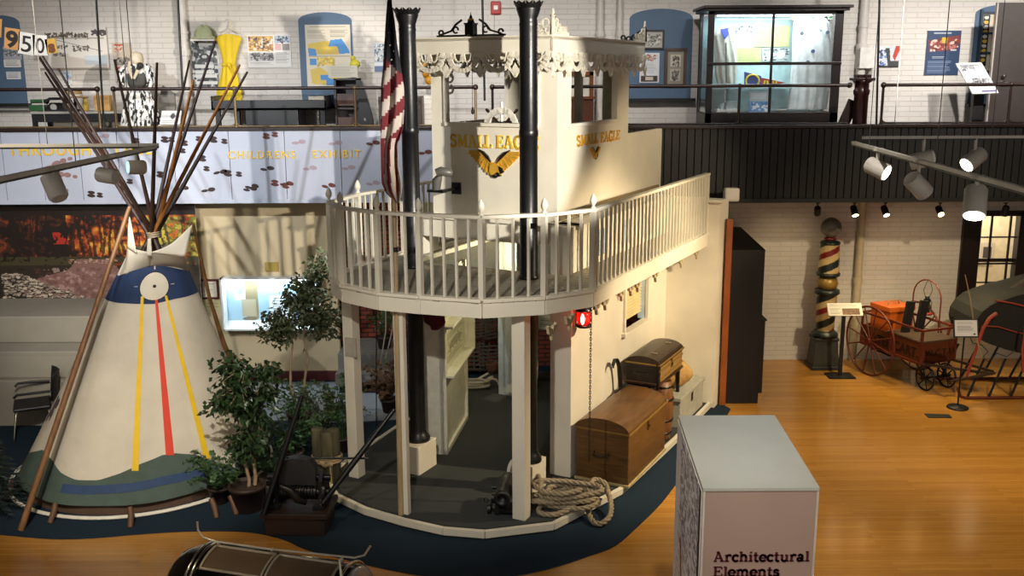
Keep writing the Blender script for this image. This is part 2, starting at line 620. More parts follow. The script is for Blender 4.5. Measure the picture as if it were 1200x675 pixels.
# slab letters: (advance, thick strokes, thin strokes)
def glyph(ch):
    if ch == 'A':
        return .92, [[(.38, 1), (.74, .04)]], [[(.38, 1), (.12, .04)], [(.2, .34), (.62, .34)], [(0, .04), (.28, .04)], [(.56, .04), (.9, .04)], [(.24, .97), (.42, .97)]]
    if ch == 'E':
        return .82, [[(.18, 0), (.18, 1)]], [[(.02, .04), (.7, .04), (.72, .28)], [(.02, .96), (.68, .96), (.7, .74)], [(.18, .52), (.5, .52)], [(.5, .4), (.5, .66)]]
    if ch == 'S':
        return .74, [arc(.35, .73, .25, .23, 40, 215, 12) + arc(.35, .27, .27, .24, 70, -150, 12)], [[(.6, .72), (.6, .98)], [(.06, .02), (.06, .3)]]
    if ch == 'M':
        return 1.1, [[(.86, 0), (.86, 1)], [(.18, 1), (.5, .12)]], [[(.18, 0), (.18, 1)], [(.5, .12), (.86, 1)], [(.02, .04), (.34, .04)], [(.7, .04), (1.04, .04)], [(.02, .96), (.2, .96)], [(.86, .96), (1.04, .96)]]
    if ch == 'L':
        return .74, [[(.2, 0), (.2, 1)]], [[(.02, .96), (.4, .96)], [(.02, .04), (.66, .04), (.68, .32)]]
    if ch == 'G':
        return .88, [arc(.42, .5, .34, .48, 50, 300, 18)], [[(.68, .7), (.68, .98)], [(.52, .42), (.88, .42)], [(.7, .42), (.7, .06)], [(.5, .04), (.7, .1)]]
    if ch == 'a':
        return .68, [[(.46, .06), (.46, .46)] + arc(.29, .46, .17, .2, 0, 150, 8)[1:]] + [arc(.24, .19, .18, .16, 0, 360, 12)], [[(.42, .04), (.64, .04)]]
    if ch == 'c':
        return .6, [arc(.32, .34, .25, .31, 45, 315, 14)], [[(.5, .5), (.5, .6)]]
    if ch == 'e':
        return .64, [arc(.32, .34, .26, .31, 0, 320, 16)], [[(.08, .35), (.56, .35)]]
    if ch == 'h':
        return .78, [[(.18, 0), (.18, 1)], arc(.38, .44, .2, .22, 150, 0, 8) + [(.58, .04)]], [[(.02, .96), (.2, .96)], [(.02, .04), (.34, .04)], [(.42, .04), (.74, .04)]]
    if ch == 'i':
        return .4, [[(.2, 0), (.2, .66)], [(.2, .84), (.2, 1.0)]], [[(.04, .63), (.2, .63)], [(.02, .04), (.38, .04)]]
    if ch == 'l':
        return .4, [[(.2, 0), (.2, 1)]], [[(.04, .96), (.2, .96)], [(.02, .04), (.38, .04)]]
    if ch == 'm':
        return 1.14, [[(.18, 0), (.18, .66)], arc(.36, .46, .18, .2, 150, 0, 8) + [(.54, .04)], arc(.74, .46, .18, .2, 150, 0, 8) + [(.92, .04)]], [[(.02, .63), (.18, .63)], [(.02, .04), (.34, .04)], [(.42, .04), (.68, .04)], [(.78, .04), (1.1, .04)]]
    if ch == 'n':
        return .78, [[(.18, 0), (.18, .66)], arc(.38, .46, .2, .2, 150, 0, 8) + [(.58, .04)]], [[(.02, .63), (.18, .63)], [(.02, .04), (.34, .04)], [(.42, .04), (.74, .04)]]
    if ch == 'r':
        return .62, [[(.18, 0), (.18, .66)], arc(.38, .44, .2, .22, 160, 50, 6)], [[(.02, .63), (.18, .63)], [(.02, .04), (.38, .04)], [(.52, .5), (.52, .62)]]
    if ch == 's':
        return .56, [arc(.26, .49, .17, .15, 40, 215, 10) + arc(.26, .18, .19, .16, 70, -150, 10)], [[(.44, .48), (.44, .64)], [(.06, .04), (.06, .2)]]
    if ch == 't':
        return .5, [[(.2, .88), (.2, .16)] + arc(.32, .16, .12, .14, 180, 320, 6)], [[(.02, .63), (.42, .63)]]
    if ch == 'u':
        return .8, [[(.18, .64), (.18, .24)] + arc(.37, .22, .19, .2, 180, 330, 8), [(.58, .66), (.58, .02)]], [[(.02, .63), (.18, .63)], [(.42, .63), (.58, .63)], [(.58, .04), (.76, .04)]]
    return .42, [], []


def slab(b, s_, M, size, width, depth, tw=.15, th=.08, mi=0):
    adv = sum(glyph(c)[0] for c in s_)
    k = width / adv
    x = 0
    for c in s_:
        a, tk, tn = glyph(c)
        f = lambda pts: [((x + px) * k, pz * size) for px, pz in pts]
        for st in tk:
            b.stroke(f(st), M, tw * size, depth, mi)
        for st in tn:
            b.stroke(f(st), M, th * size, depth, mi, round_=False)
        x += a


def frame_m(origin, xdir):
    x = Vector(xdir).normalized()
    z = Vector((0, 0, 1))
    y = z.cross(x)
    o = Vector(origin)
    return Matrix(((x.x, y.x, 0, o.x), (x.y, y.y, 0, o.y), (x.z, y.z, 1, o.z), (0, 0, 0, 1)))

# ================================================================== THE ROOM
YW, YE, YB, YM = 16.2, 14.55, 15.15, 14.85
b = B().mm((-10, -2, -0.2), (11, 19, 0.0))
struct('floor', b, MAPLE)
WX0, WX1 = W(1135, 300, YW).x, W(1196, 300, YW).x
WZ0, WZ1 = W(1129, 360, YW).z, W(1129, 251, YW).z
b = B().mm((-10, YW, -0.2), (WX0, YW + 0.3, 8.6)).mm((WX0, YW, WZ1), (11, YW + 0.3, 8.6)).mm((WX0, YW, -.2), (11, YW + .3, WZ0)).mm((WX1, YW, WZ0), (11, YW + .3, WZ1))
struct('wall_back', b, WHITE_BRICK)
struct('wall_left', B().mm((-10.2, -2, 0), (-10, 19, 8.6)), BEIGE)
struct('wall_right', B().mm((11, -2, 0), (11.2, 19, 8.6)), WHITE_BRICK)
struct('ceiling', B().mm((-10.2, -2, 8.6), (11.2, 19, 8.8)), P('dark_ceiling', '#55524c', 0.9))

# gallery (balcony) floor slab
ZT = W(900, 148, YE).z
ZU = W(900, 235, YE).z
b = B().mm((-10, YE + 0.08, 3.4), (11, YW, 3.55)).mm((-10, YE + .06, ZU + 0.02), (11, YE + .2, ZT - .06))
struct('trim_1', b, P('gallery_edge', '#3a3530', 0.7))
xs = W(515, 200, YE).x
b = B().mm((-10, YE - 0.02, ZT - 0.03), (11, YE + 0.22, ZT + 0.02))
struct('trim_2', b, P('curb_cap', '#241613', 0.35), bev=.008)
# black beadboard apron on the right
b = B()
x = W(600, 200, YE).x
while x < 11:
    b.mm((x + 0.006, YE, ZU), (x + 0.106, YE + 0.05, ZT - 0.03))
    x += 0.112
b.mm((W(600, 200, YE).x, YE + .03, ZU), (11, YE + .06, ZT - .03))
struct('trim_3', b, P('black_beadboard', '#0a0b0c', 0.6, noise_=(7, .25)), bev=.004)
struct('trim_4', B().mm((W(600, 200, YE).x, YE - .03, ZU - .03), (11, YE + .06, ZU + .03)), BLACKP)
# lavender panels on the left apron
apron = B()
xe = W(600, 200, YE).x
x0 = -10.0
edges = [-10, -8.9, -7.7] + [W(q, 200, YE).x for q in (5, 50, 95, 140, 205, 270, 335, 400, 465, 530)] + [xe]
for p, q in zip(edges[:-1], edges[1:]):
    apron.mm((p + .004, YE, ZU + .05), (q - .004, YE + .05, ZT - .03))
apron.mm((-10, YE - .015, ZU), (xe, YE + .05, ZU + .06))
apron_o = struct('trim_5', apron, LAV, bev=.003)
# underside
struct('trim_6', B().mm((-10, YE + .05, ZU + .1), (11, YW, ZU + .14)), P('soffit', '#6b655a', .8))

# apron lettering and tracks
def on_apron(px, py):
    return W(px, py, YE - .002)


b = B()
for s_, x0p, x1p, yb, hp in (('THROUGH', 10, 107, 182, 13), ('TIME', 131, 180, 181, 13)):
    o_ = on_apron(x0p, yb)
    L = on_apron(x1p, yb).x - o_.x
    tb = B()
    ext = text_bits(tb, s_, Matrix.Identity(4), 1.0, .01, bold=.012, space=1.15)
    sx = L / (ext[1] - ext[0])
    hh = (W(x0p, yb - hp, YE).z - o_.z) / .73
    text_bits(b, s_, frame_m(o_, (1, 0, 0)) @ Matrix.Diagonal((sx, 1, hh, 1)), 1.0, .03, bold=.012, space=1.15)
obj('lettering', b, GOLDP, apron_o)
b = B()
for s_, x0p, x1p, yb, hp in (('CHILDRENS', 267, 346, 186, 9.5), ('EXHIBIT', 366, 422, 185, 9.5)):
    o_ = on_apron(x0p, yb)
    L = on_apron(x1p, yb).x - o_.x
    tb = B()
    ext = text_bits(tb, s_, Matrix.Identity(4), 1.0, .01, bold=.0, space=1.25)
    sx = L / (ext[1] - ext[0])
    hh = (W(x0p, yb - hp, YE).z - o_.z) / .73
    text_bits(b, s_, frame_m(o_, (1, 0, 0)) @ Matrix.Diagonal((sx, 1, hh, 1)), 1.0, .03, bold=.0, space=1.25)
obj('lettering', b, GOLDP, apron_o)
PRINTM = [P('dark_print', '#2a1512', .6), P('brown_print', '#5a2a20', .6), P('faded_print', '#a08c96', .6)]


def decal(b, px, py, rx, ry, ang=0, n=12):
    o_ = on_apron(px, py)
    k = 14.6 / 1176
    ca, sa = math.cos(math.radians(ang)), math.sin(math.radians(ang))
    pts = []
    for i in range(n):
        a = 2 * PI * i / n
        u, v = rx * math.cos(a), ry * math.sin(a)
        pts.append(((u * ca - v * sa) * k, (u * sa + v * ca) * k))
    b.plate(pts, frame_m(o_, (1, 0, 0)), .003)


for px, py, r in ((160, 165, 4), (193, 164, 5), (201, 164, 4), (216, 168, 4.5), (214, 177, 4), (250, 164, 5), (263, 166, 4), (237, 186, 5), (242, 198, 4), (188, 205, 5), (152, 213, 4), (107, 228, 5), (117, 229, 4), (142, 221, 3.5), (267, 203.5, 5), (280, 204.5, 4), (312, 160, 4.5), (322, 158, 4), (322, 215, 5), (335, 218, 4.5), (233, 163, 4)):
    b = B()
    decal(b, px, py + r * .25, r, r * .42, -8)
    decal(b, px, py - r * .5, r * .9, r * .38, -8)
    obj('hoof_print', b, PRINTM[0 if px < 300 else 1], apron_o)
for px, py, a, m in ((258, 202, 15, 0), (244, 223, 8, 0), (295, 219, -12, 0), (313, 198, -8, 0), (213, 221, -10, 0), (336, 216, -15, 1), (363, 197.5, -6, 2), (408, 197, -4, 2), (385, 218, -15, 1), (437, 215, -10, 2), (437, 168, -8, 1), (498, 179, 0, 1), (293, 222, -10, 0), (120, 160, 0, 2), (350, 167, 0, 2), (393, 168, 0, 2)):
    b = B()
    decal(b, px + 4, py - 1, 4.5, 2.6, a)
    decal(b, px - 4, py + .6, 4.2, 1.7, a)
    obj('foot_print', b, PRINTM[m], apron_o)
b = B()
decal(b, 60, 200, 10, 6.5, 0)
for px, py, rx, ry, a in ((66, 192, 6, 3.5, 20), (74, 188.5, 4, 3, 20), (82, 186, 3, 2.2, 15), (70, 204, 6, 3.5, -10), (79, 205, 4.4, 3, -5), (88, 207, 3, 2.2, -5), (66, 212, 5, 3, -60), (72, 217, 3.8, 2.8, -50), (78, 223, 2.6, 2.2, -50)):
    decal(b, px, py, rx, ry, a)
obj('dinosaur_track', b, P('pinkish_print', '#8c6a66', .6), apron_o)

# ---------------------------------------------------------------- left ground floor: risers, mural wall, beige wall
XR = W(228, 400, YM).x
z1 = W(30, 446, 13.1).z
z2 = W(30, 412, 13.2).z
z3 = W(30, 371, 13.65).z
b = B().mm((-10, 13.1, 0), (XR, YM, z1)).mm((-10, 13.2, z1), (XR, YM, z2)).mm((-10, 13.65, z2), (XR, YM, z3))
struct('trim_7', b, BLOCK, bev=.02)
struct('wall_left_1', B().mm((-10, YM + .012, 0), (XR, YM + .3, ZU + .1)), BLACKP)
struct('wall_left_2', B().mm((XR - .3, YB, 0), (W(398, 400, YB).x, YB + .1, ZU + .12)), BEIGE)
struct('baseboard_left', B().mm((XR, YB - .03, .0), (W(398, 400, YB).x, YB + .02, .17)), P('maroon_base', '#4a1418', .5), bev=.006)
# red brick backing of the display bay behind the boat
struct('wall_left_3', B().mm((W(398, 400, 15.9).x, 15.9, 0), (W(482, 400, 15.9).x, 16.05, ZU + .1)).mm((W(482, 400, 15.9).x, 15.9, 0), (2.6, 16.05, 1.45)), RED_BRICK)
struct('wall_left_4', B().mm((W(482, 400, 15.9).x, 15.9, 1.45), (2.6, 16.05, ZU + .1)), P('grey_green_wall', '#8c9080', .7))
struct('trim_8', B().mm((W(398, 440, 15.0).x, 14.9, .1), (W(470, 440, 14.9).x, 15.85, .52)).mm((W(398, 440, 15.0).x, 14.6, .1), (W(475, 440, 14.9).x, 14.92, .28)), P('grey_plinth', '#6f6c66', .8), bev=.01)

# mural: autumn creek
pic = Pic(230, 128, '#1c120c')
q, u = pic.q, pic.u
rs = np.random.RandomState(3)


def nz(sx, sy, seed, oct_=3):
    out = np.zeros(q.shape)
    for o_ in range(oct_):
        f = 2 ** o_
        gx, gy = int(sx * f) + 2, int(sy * f) + 2
        g = np.random.RandomState(seed + o_).rand(gy + 1, gx + 1)
        x = u * sx * f
        y = q * sy * f
        xi, yi = np.clip(x.astype(int), 0, gx - 1), np.clip(y.astype(int), 0, gy - 1)
        fx, fy = x - xi, y - yi
        out += ((g[yi, xi] * (1 - fx) + g[yi, xi + 1] * fx) * (1 - fy) + (g[yi + 1, xi] * (1 - fx) + g[yi + 1, xi + 1] * fx) * fy) / f
    return out / 1.75


fine = nz(60, 34, 11)
mid = nz(18, 12, 5)
fol = (q > 0.12) & (q < 0.6)  # top strip stays dark: the gallery's shadow put into the print
dens = fine * .5 + mid * .55
for th, c in ((.42, '#5a2410'), (.50, '#92401a'), (.57, '#b4601e'), (.63, '#c8862c'), (.71, '#d8ac50')):
    pic.mask(fol & (dens > th) & (u > .47), c)
pic.mask(fol & (dens > .55) & (u <= .47), '#3c2014')
pic.mask(fol & (dens > .66) & (u <= .47), '#6a3018')
pic.mask(fol & (fine > .5) & (np.abs(u - .46) < .05) & (q > .27) & (q < .38), '#a02c1c')
pic.mask((u > .8) & (q > .13) & (q < .8) & (fine > .42), '#6a6a2a')
pic.mask((u > .8) & (q > .13) & (q < .8) & (fine > .58), '#b09a3c')
for _ in range(30):
    x = random.uniform(.22, .95)
    w0 = random.uniform(.002, .007)
    pic.mask((np.abs(u - x - .01 * np.sin(q * 9 + x * 40)) < w0) & (q > random.uniform(.0, .2)) & (q < random.uniform(.45, .56)), '#20120c', .85)
pic.mask((q > .5) & (q < .6) & (fine > .4), '#3c3620')
pic.mask((q >= .58) & (fine > .35), '#2a2218')
pic.poly([(.50, .52), (.62, .52), (.67, .62), (.70, .8), (.66, 1), (.3, 1), (.26, .8), (.33, .70), (.46, .62)], '#7c5a52')
river = (q > .54) & (u > .3) & (u < .69) & (q < .9)
pic.mask(river & (fine > .62) & (u > .34) & (q > .6), '#a88a80', .6)
pic.mask(river & (fine < .4) & (q > .6), '#54382f', .5)
for _ in range(520):
    qq = random.uniform(.66, 1.0)
    uu = random.uniform(.18, .26 + (qq - .66) * 1.15)
    r = random.uniform(.004, .010)
    pic.ell(uu, qq + .008, r * 1.1, r * 1.3, '#2e2620')
    pic.ell(uu, qq, r, r * 1.2, random.choice(['#8f806e', '#a89a86', '#786a5c', '#b4a690']))
for _ in range(60):
    pic.ell(random.uniform(.46, .7), random.uniform(.52, .56), .005, .006, random.choice(['#9a7a68', '#b09080', '#7a4a3a']))
m_o = wallpic('wall_mural', -60, 238, 228, 364, YM, pic, 'large autumn creek photo mural on the wall behind the tepee', 'mural', thick=.01)

# carpets
def pxpoly(pts, z=0.0):
    return [tuple(G(x, y, z)[:2]) for x, y in pts]


def smooth_closed(pts, k=5, closed=True):
    n = len(pts)
    out = []
    rng = range(n) if closed else range(n - 1)
    for i in rng:
        p0, p1, p2, p3 = [Vector(pts[(i + d) % n] if closed else pts[max(0, min(n - 1, i + d))]) for d in (-1, 0, 1, 2)]
        for j in range(k):
            t = j / k
            out.append(tuple(.5 * ((2 * p1) + (-p0 + p2) * t + (2 * p0 - 5 * p1 + 4 * p2 - p3) * t * t + (-p0 + 3 * p1 - 3 * p2 + p3) * t ** 3)))
    if not closed:
        out.append(tuple(pts[-1]))
    return out


front = smooth_closed(pxpoly([(-120, 620), (-40, 624), (0, 627), (60, 632), (110, 631), (170, 626), (230, 623), (290, 624), (330, 632), (360, 645), (400, 655), (450, 667), (510, 677), (580, 678), (640, 668), (690, 652), (721, 640), (750, 615), (775, 590), (797, 562), (830, 525), (856, 480)]), 4, closed=False)
poly = front + [(2.9, 14.5), (2.6, 15.88), (XR + .01, 15.88), (XR + .01, 13.09), (-10, 13.1)]
o = obj('river_carpet', B().prism(poly, 0.0, 0.012), BLUEC)
tag(o, 'dark blue carpet with wavy river edge laid under tepee and riverboat', 'carpet')

o = obj('pale_carpet', B().prism([tuple(G(x, y, 0)[:2]) for x, y in ((232, 449), (300, 449), (398, 449), (398, 462), (476, 462), (474, 492), (400, 497), (330, 494), (240, 492))], .0125, .02), P('pale_blue_grey_carpet', '#7f8890', .95, noise_=(120, .2), spec=.1))
tag(o, 'pale blue-grey carpet strip on the floor below the lit wall case', 'carpet')

# ================================================================== THE RIVERBOAT (built in its own frame: x starboard, y aft)
boat = thing('riverboat_exhibit', 'large cream walk-in riverboat front lettered SMALL EAGLE with railing and black chimneys', 'riverboat', (BM @ Vector((-.7, 0, 0))))
# lower platform
plat = [(1.0, 3.5), (1.0, 1.64), (.95, -.24), (.63, -1.43), (.07, -1.93), (-.36, -2.06), (-.85, -2.07), (-1.39, -2.03), (-1.9, -1.88), (-2.28, -1.57), (-2.42, -1.0), (-2.55, .4), (-2.6, 3.5)]
obj('platform', B(BM).prism([(x * 1.0, y) for x, y in plat], .012, .10), P('platform_carpet_side', '#2a2c2c', .9), boat)
inner = []
b = B(BM)
c0 = Vector((-.75, 1.0))
ins = [tuple(Vector(p) + (c0 - Vector(p)).normalized() * .07) for p in plat]
obj('platform_carpet', B(BM).prism(ins, .10, .106), CARPET, boat)
for i in range(len(plat) - 1):
    p, q = plat[i], plat[i + 1]
    b.beam((p[0], p[1], .075), (q[0], q[1], .075), .05, .08)
obj('edge_trim', b, WHITEP, boat, bev=.004)

ZD, ZF = 2.60, 2.42
deck = [(.86, 3.15), (.86, -.98), (.56, -1.52), (.07, -1.93), (-.58, -2.05), (-1.06, -2.09), (-1.62, -1.95), (-2.0, -1.65), (-2.16, -.9), (-2.1, 3.15)]
# fascia + ledge
b = B(BM)
for i in range(len(deck) - 1):
    p, q = deck[i], deck[i + 1]
    b.beam((p[0], p[1], (ZD + ZF) / 2 - .01), (q[0], q[1], (ZD + ZF) / 2 - .01), .05, ZD - ZF - .02)
    b.beam((p[0], p[1], ZD), (q[0], q[1], ZD), .10, .035)
obj('deck_fascia', b, BOATP, boat, bev=.004)
# deck boards (only ahead of the cabin and along its sides)
b = B(BM)
s0 = -2.05
while s0 < -.42:
    s1 = s0 + .075

    def xr(s_):
        lo = hi = None
        hits = []
        for i in range(len(deck) - 1):
            (xa, ya), (xb, yb) = deck[i], deck[i + 1]
            if (ya - s_) * (yb - s_) <= 0 and ya != yb:
                hits.append(xa + (xb - xa) * (s_ - ya) / (yb - ya))
        return (min(hits), max(hits)) if len(hits) > 1 else None
    h = xr(s0 + .04)
    if h:
        b.mm((h[0], s0, ZD - .03), (h[1], s1 - .008, ZD - .005))
    s0 = s1
while s0 < 3.1:
    b.mm((.32, s0, ZD - .03), (.86, s0 + .067, ZD - .005))
    b.mm((-2.12, s0, ZD - .03), (-1.85, s0 + .067, ZD - .005))
    s0 += .075
obj('deck_boards', b, DECKP, boat)
b = B(BM)
for s_ in (-1.5, -.95, -.45):
    h = xr(s_)
    b.mm((h[0] + .05, s_ - .03, ZF), (h[1] - .05, s_ + .03, ZD - .032))
obj('deck_joists', b, WHITEP, boat)


# railing
def baluster_mesh():
    b = B()
    b.lathe([(.013, 0), (.015, .05), (.013, .12), (.0165, .3), (.0165, .45), (.012, .62), (.012, .80)], n=8)
    return b


proto = None


def put(kind, mesh, loc, parent, mat, rot=None):
    o = bpy.data.objects.new(kind, mesh)
    COL.objects.link(o)
    o.parent = parent
    o.location = Vector(loc) - Vector(parent.location)
    if rot:
        o.rotation_euler = rot
    return o


tmp = obj('baluster', B().box((0, 0, .40), (.026, .026, .80)), WHITEP, bev=.004)
BAL = tmp.data
bpy.data.objects.remove(tmp)
tmp = obj('newel', B().box((0, 0, .42), (.055, .055, .84)), WHITEP)
NEWEL = tmp.data
bpy.data.objects.remove(tmp)
tmp = obj('finial', B().lathe([(.028, 0), (.03, .012), (.014, .022), (.016, .03), (.034, .062), (.036, .085), (.026, .12), (.008, .15), (.001, .158)], (0, 0, 0), 14), WHITEP)
FIN = tmp.data
bpy.data.objects.remove(tmp)
b = B(BM)
for i in range(len(deck) - 1):
    p, q = deck[i], deck[i + 1]
    P0, Q0 = (p[0], p[1], ZD + .84), (q[0], q[1], ZD + .84)
    b.beam(P0, Q0, .075, .035)
    L = math.dist(p, q)
    sp = .125 if i in (0, len(deck) - 2) else .145
    n = max(2, round(L / sp))
    for k in range(1, n):
        t = k / n
        if i == len(deck) - 2 and k > 26:
            continue
        pt = BM @ Vector((p[0] + (q[0] - p[0]) * t, p[1] + (q[1] - p[1]) * t, ZD + .015))
        put('baluster', BAL, pt, boat, WHITEP, (0, 0, -BAZ))
obj('top_rail', b, WHITEP, boat, bev=.005)
for (x, y) in deck[1:-1]:
    pt = BM @ Vector((x, y, ZD))
    nw = put('newel_post', NEWEL, pt, boat, WHITEP, (0, 0, -BAZ))
    f = bpy.data.objects.new('finial', FIN)
    COL.objects.link(f)
    f.parent = nw
    f.location = (0, 0, .855)
obj('newel_post', B(BM).mm((.83, 3.08, ZD), (.89, 3.15, ZD + .84)), WHITEP, boat)

# porch posts
for (x, y, w_, d_) in ((.26, -1.45, .15, .15), (-2.02, -1.32, .14, .15), (-.93, -1.93, .12, .07)):
    bb = B(BM).mm((x - w_ / 2, y - d_ / 2, .10), (x + w_ / 2, y + d_ / 2, ZF + .02))
    bb.mm((x - w_ / 2 - .02, y - d_ / 2 - .02, ZF - .05), (x + w_ / 2 + .02, y + d_ / 2 + .02, ZF))
    obj('porch_post', bb, BOATP, boat, bev=.008)
pl = obj('notice_plate', B(BM).mm((-2.02 - .03, -1.415, 1.62), (-2.02 + .13, -1.40, 1.84)), P('pale_grey_plate', '#a8a294', .4), boat)

# chimneys
def chimney(x, y, zt):
    r = .098
    b = B(BM)
    b.lathe([(r * 1.15, ZD), (r * 1.15, ZD + .03), (r, ZD + .04), (r, ZD + 1.55), (r * 1.06, ZD + 1.56), (r * 1.06, ZD + 1.62), (r, ZD + 1.63), (r * .97, zt - .22), (r * 1.02, zt - .2), (r * .97, zt - .18), (r * .98, zt - .14), (r * 1.3, zt - .05), (r * 1.3, zt - .02), (r * 1.1, zt - .02)], (x, y, 0), 24)
    c = obj('chimney', b, BLACKI, boat)
    b = B(BM)
    for k in range(12):
        a = 2 * PI * k / 12
        ca, sa = math.cos(a), math.sin(a)
        T = Matrix.Translation((x, y, zt - .04)) @ Matrix.Rotation(a, 4, 'Z')
        b.add([(r * 1.2, -.028, 0), (r * 1.2, .028, 0), (r * 1.55, -.036, .075), (r * 1.5, 0, .05), (r * 1.55, .036, .075), (r * 1.12, -.028, 0), (r * 1.12, .028, 0)], [(0, 1, 3), (0, 3, 2), (1, 4, 3), (5, 0, 2), (6, 4, 1)], 0, False, T)
    obj('crown', b, BLACKI, c, solid=.008)
    b = B(BM)
    b.lathe([(r * 1.5, .46), (r * 1.5, .50), (r * 1.15, .55), (r * .98, .6), (r * .96, ZF - .02), (r * 1.1, ZF)], (x, y, 0), 24)
    obj('chimney_column', b, BLACKI, boat)
    return c


chimney(0.0, -.74, 5.52)
chimney(-1.5, -.76, 5.50)
b = B(BM).mm((-1.66, -1.0, .106), (-1.34, -.6, .46))
obj('column_plinth', b, WHITEP, boat, bev=.008)
# right plinth: a pair of boards rounded at the top, like bollard cheeks
b = B(BM)
for x in (-.15, .1):
    pts = [(0, 0), (.42, 0), (.42, .2)] + arc(.3, .2, .12, .15, 0, 90, 6) + [(.12, .35)] + arc(.12, .2, .12, .15, 90, 180, 6)
    b.plate(pts, Matrix.Translation((x, -.52, .106)) @ Matrix.Rotation(-PI / 2, 4, 'Z'), .04)
b.mm((-.13, -.92, .106), (.13, -.56, .46))
obj('column_plinth', b, WHITEP, boat, bev=.006)

# ---- cabin: walls from platform to z 3.1
CZ = 3.12
SIDE_X = .30
# starboard wall with window openings (y range, z range)
wins = [(BT(731, 350, .3).y, BT(758, 350, .3).y, BT(742, 383, .3).z, 2.38)]
uw = [(0.55, .85, 2.66, 2.98), (1.35, 1.65, 2.66, 2.98), (2.15, 2.45, 2.66, 2.98)]


def wall_with_holes(b, x0, x1, ya, yb, za, zb, holes):
    ys = sorted({ya, yb} | {h[0] for h in holes} | {h[1] for h in holes})
    for p, q in zip(ys[:-1], ys[1:]):
        hs = sorted([(h[2], h[3]) for h in holes if h[0] <= p + 1e-6 and h[1] >= q - 1e-6])
        z = za
        for h0, h1 in hs:
            if h0 > z:
                b.mm((x0, p, z), (x1, q, h0))
            z = h1
        if z < zb:
            b.mm((x0, p, z), (x1, q, zb))


b = B(BM)
wall_with_holes(b, SIDE_X - .06, SIDE_X, -.2, 3.15, .106, CZ, wins + uw)
obj('cabin_wall', b, BOATP, boat)
b = B(BM).mm((.03, -.24, .106), (SIDE_X, -.19, CZ))
obj('cabin_pier', b, BOATP, boat, bev=.005)
b = B(BM).mm((SIDE_X, 2.35, .106), (1.02, 2.45, 2.9)).mm((.98, 2.45, .106), (1.02, 3.3, 2.75))
b = B(BM).mm((SIDE_X, 3.15, .106), (1.05, 3.25, ZD + .45)).mm((1.0, 3.25, .0), (1.05, 3.6, ZD + .45)).mm((SIDE_X, 3.1, ZD + .45), (1.1, 3.3, ZD + .49))
obj('stern_bulkhead', b, BOATP, boat)
b = B(BM)
wall_with_holes(b, -1.86, -1.8, -.1, 3.15, 2.62, CZ, [(.3, 2.3, 2.66, 2.95)])
b.mm((-1.86, 3.03, .106), (-1.76, 3.13, 2.62))
obj('cabin_wall', b, BOATP, boat)
# window with louvre shutter
for (y0, y1, za, zb) in wins:
    b = B(BM)
    for p, q in (((SIDE_X + .01, y0, (za + zb) / 2), 0), ((SIDE_X + .01, y1, (za + zb) / 2), 0)):
        b.box(p, (.05, .05, zb - za + .1))
    b.box((SIDE_X + .02, (y0 + y1) / 2, za - .02), (.08, y1 - y0 + .12, .05))
    b.box((SIDE_X + .01, (y0 + y1) / 2, zb), (.05, y1 - y0, .05))
    wf = obj('window_frame', b, BOATP, boat, bev=.004)
    b = B(BM)
    n = 17
    for k in range(n):
        z = za + .12 + (zb - za - .15) * k / n
        b.box((SIDE_X - .09, (y0 + y1) / 2, z), (.05, y1 - y0, .008), ry=.6)
    b.mm((SIDE_X - .14, y0 - .02, za + .08), (SIDE_X - .13, y1, zb))
    obj('louvre_shutter', b, P('shutter_cream', '#c8b98a', .5), wf)
    obj('window_lining', B(BM).mm((SIDE_X - .12, y1 - .02, za), (SIDE_X - .0, y1 + .01, zb)), P('pale_blue_reveal', '#b9cde0', .5), wf)
for (y0, y1, za, zb) in uw:
    obj('clerestory_blind', B(BM).mm((SIDE_X - .05, y0, za), (SIDE_X - .03, y1, zb)), P('pale_blue_reveal', '#b9cde0', .5), boat)

# ring beam carrying the pilothouse
b = B(BM)
b.mm((-1.84, -.10, 2.86), (.30, -.02, CZ))
b.mm((-1.84, -.14, CZ - .03), (.34, .02, CZ + .01))
b.mm((.05, -.14, CZ - .03), (.36, 3.1, CZ + .01))
b.mm((-1.84, -.1, 2.86), (-1.76, 3.1, CZ))
obj('ring_beam', b, BOATP, boat, bev=.004)

# ---- pilothouse
PX0, PX1, PY0, PY1 = -1.68, 0.0, 0.0, 2.26
ZS, ZR0, ZR1 = 4.23, 5.0, 5.21
T_ = .06
b = B(BM)
# front wall: opening from -1.45 to -.24 above sill
b.mm((PX0, 0, CZ), (PX1, T_, ZS)).mm((PX0, 0, ZS), (-1.46, T_, ZR1 - .05)).mm((-.26, 0, ZS), (PX1, T_, ZR1 - .05)).mm((-1.46, 0, ZR0 - .02), (-.26, T_, ZR1 - .05))
obj('pilothouse_front', b, BOATP, boat)
b = B(BM)
wall_with_holes(b, -T_, 0, T_, PY1, CZ, ZR1 - .05, [(.34, 1.80, ZS, ZR0 + .0)])
b.mm((-T_, PY1, CZ), (0, 3.66, BT(738.5, 156, 0).z))
obj('pilothouse_side', b, BOATP, boat)
b = B(BM)
wall_with_holes(b, PX0, PX0 + T_, T_, PY1, CZ, ZR1 - .05, [(.3, 1.9, ZS, ZR0)])
obj('pilothouse_side', b, BOATP, boat)
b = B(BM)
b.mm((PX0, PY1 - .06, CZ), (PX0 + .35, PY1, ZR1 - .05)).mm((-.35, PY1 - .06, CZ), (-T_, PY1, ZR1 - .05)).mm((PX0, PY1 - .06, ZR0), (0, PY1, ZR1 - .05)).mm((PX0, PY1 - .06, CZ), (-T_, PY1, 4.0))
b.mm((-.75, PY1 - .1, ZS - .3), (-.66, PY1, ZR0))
obj('pilothouse_back', b, P('shaded_inner_boards', '#a39c88', .5), boat)
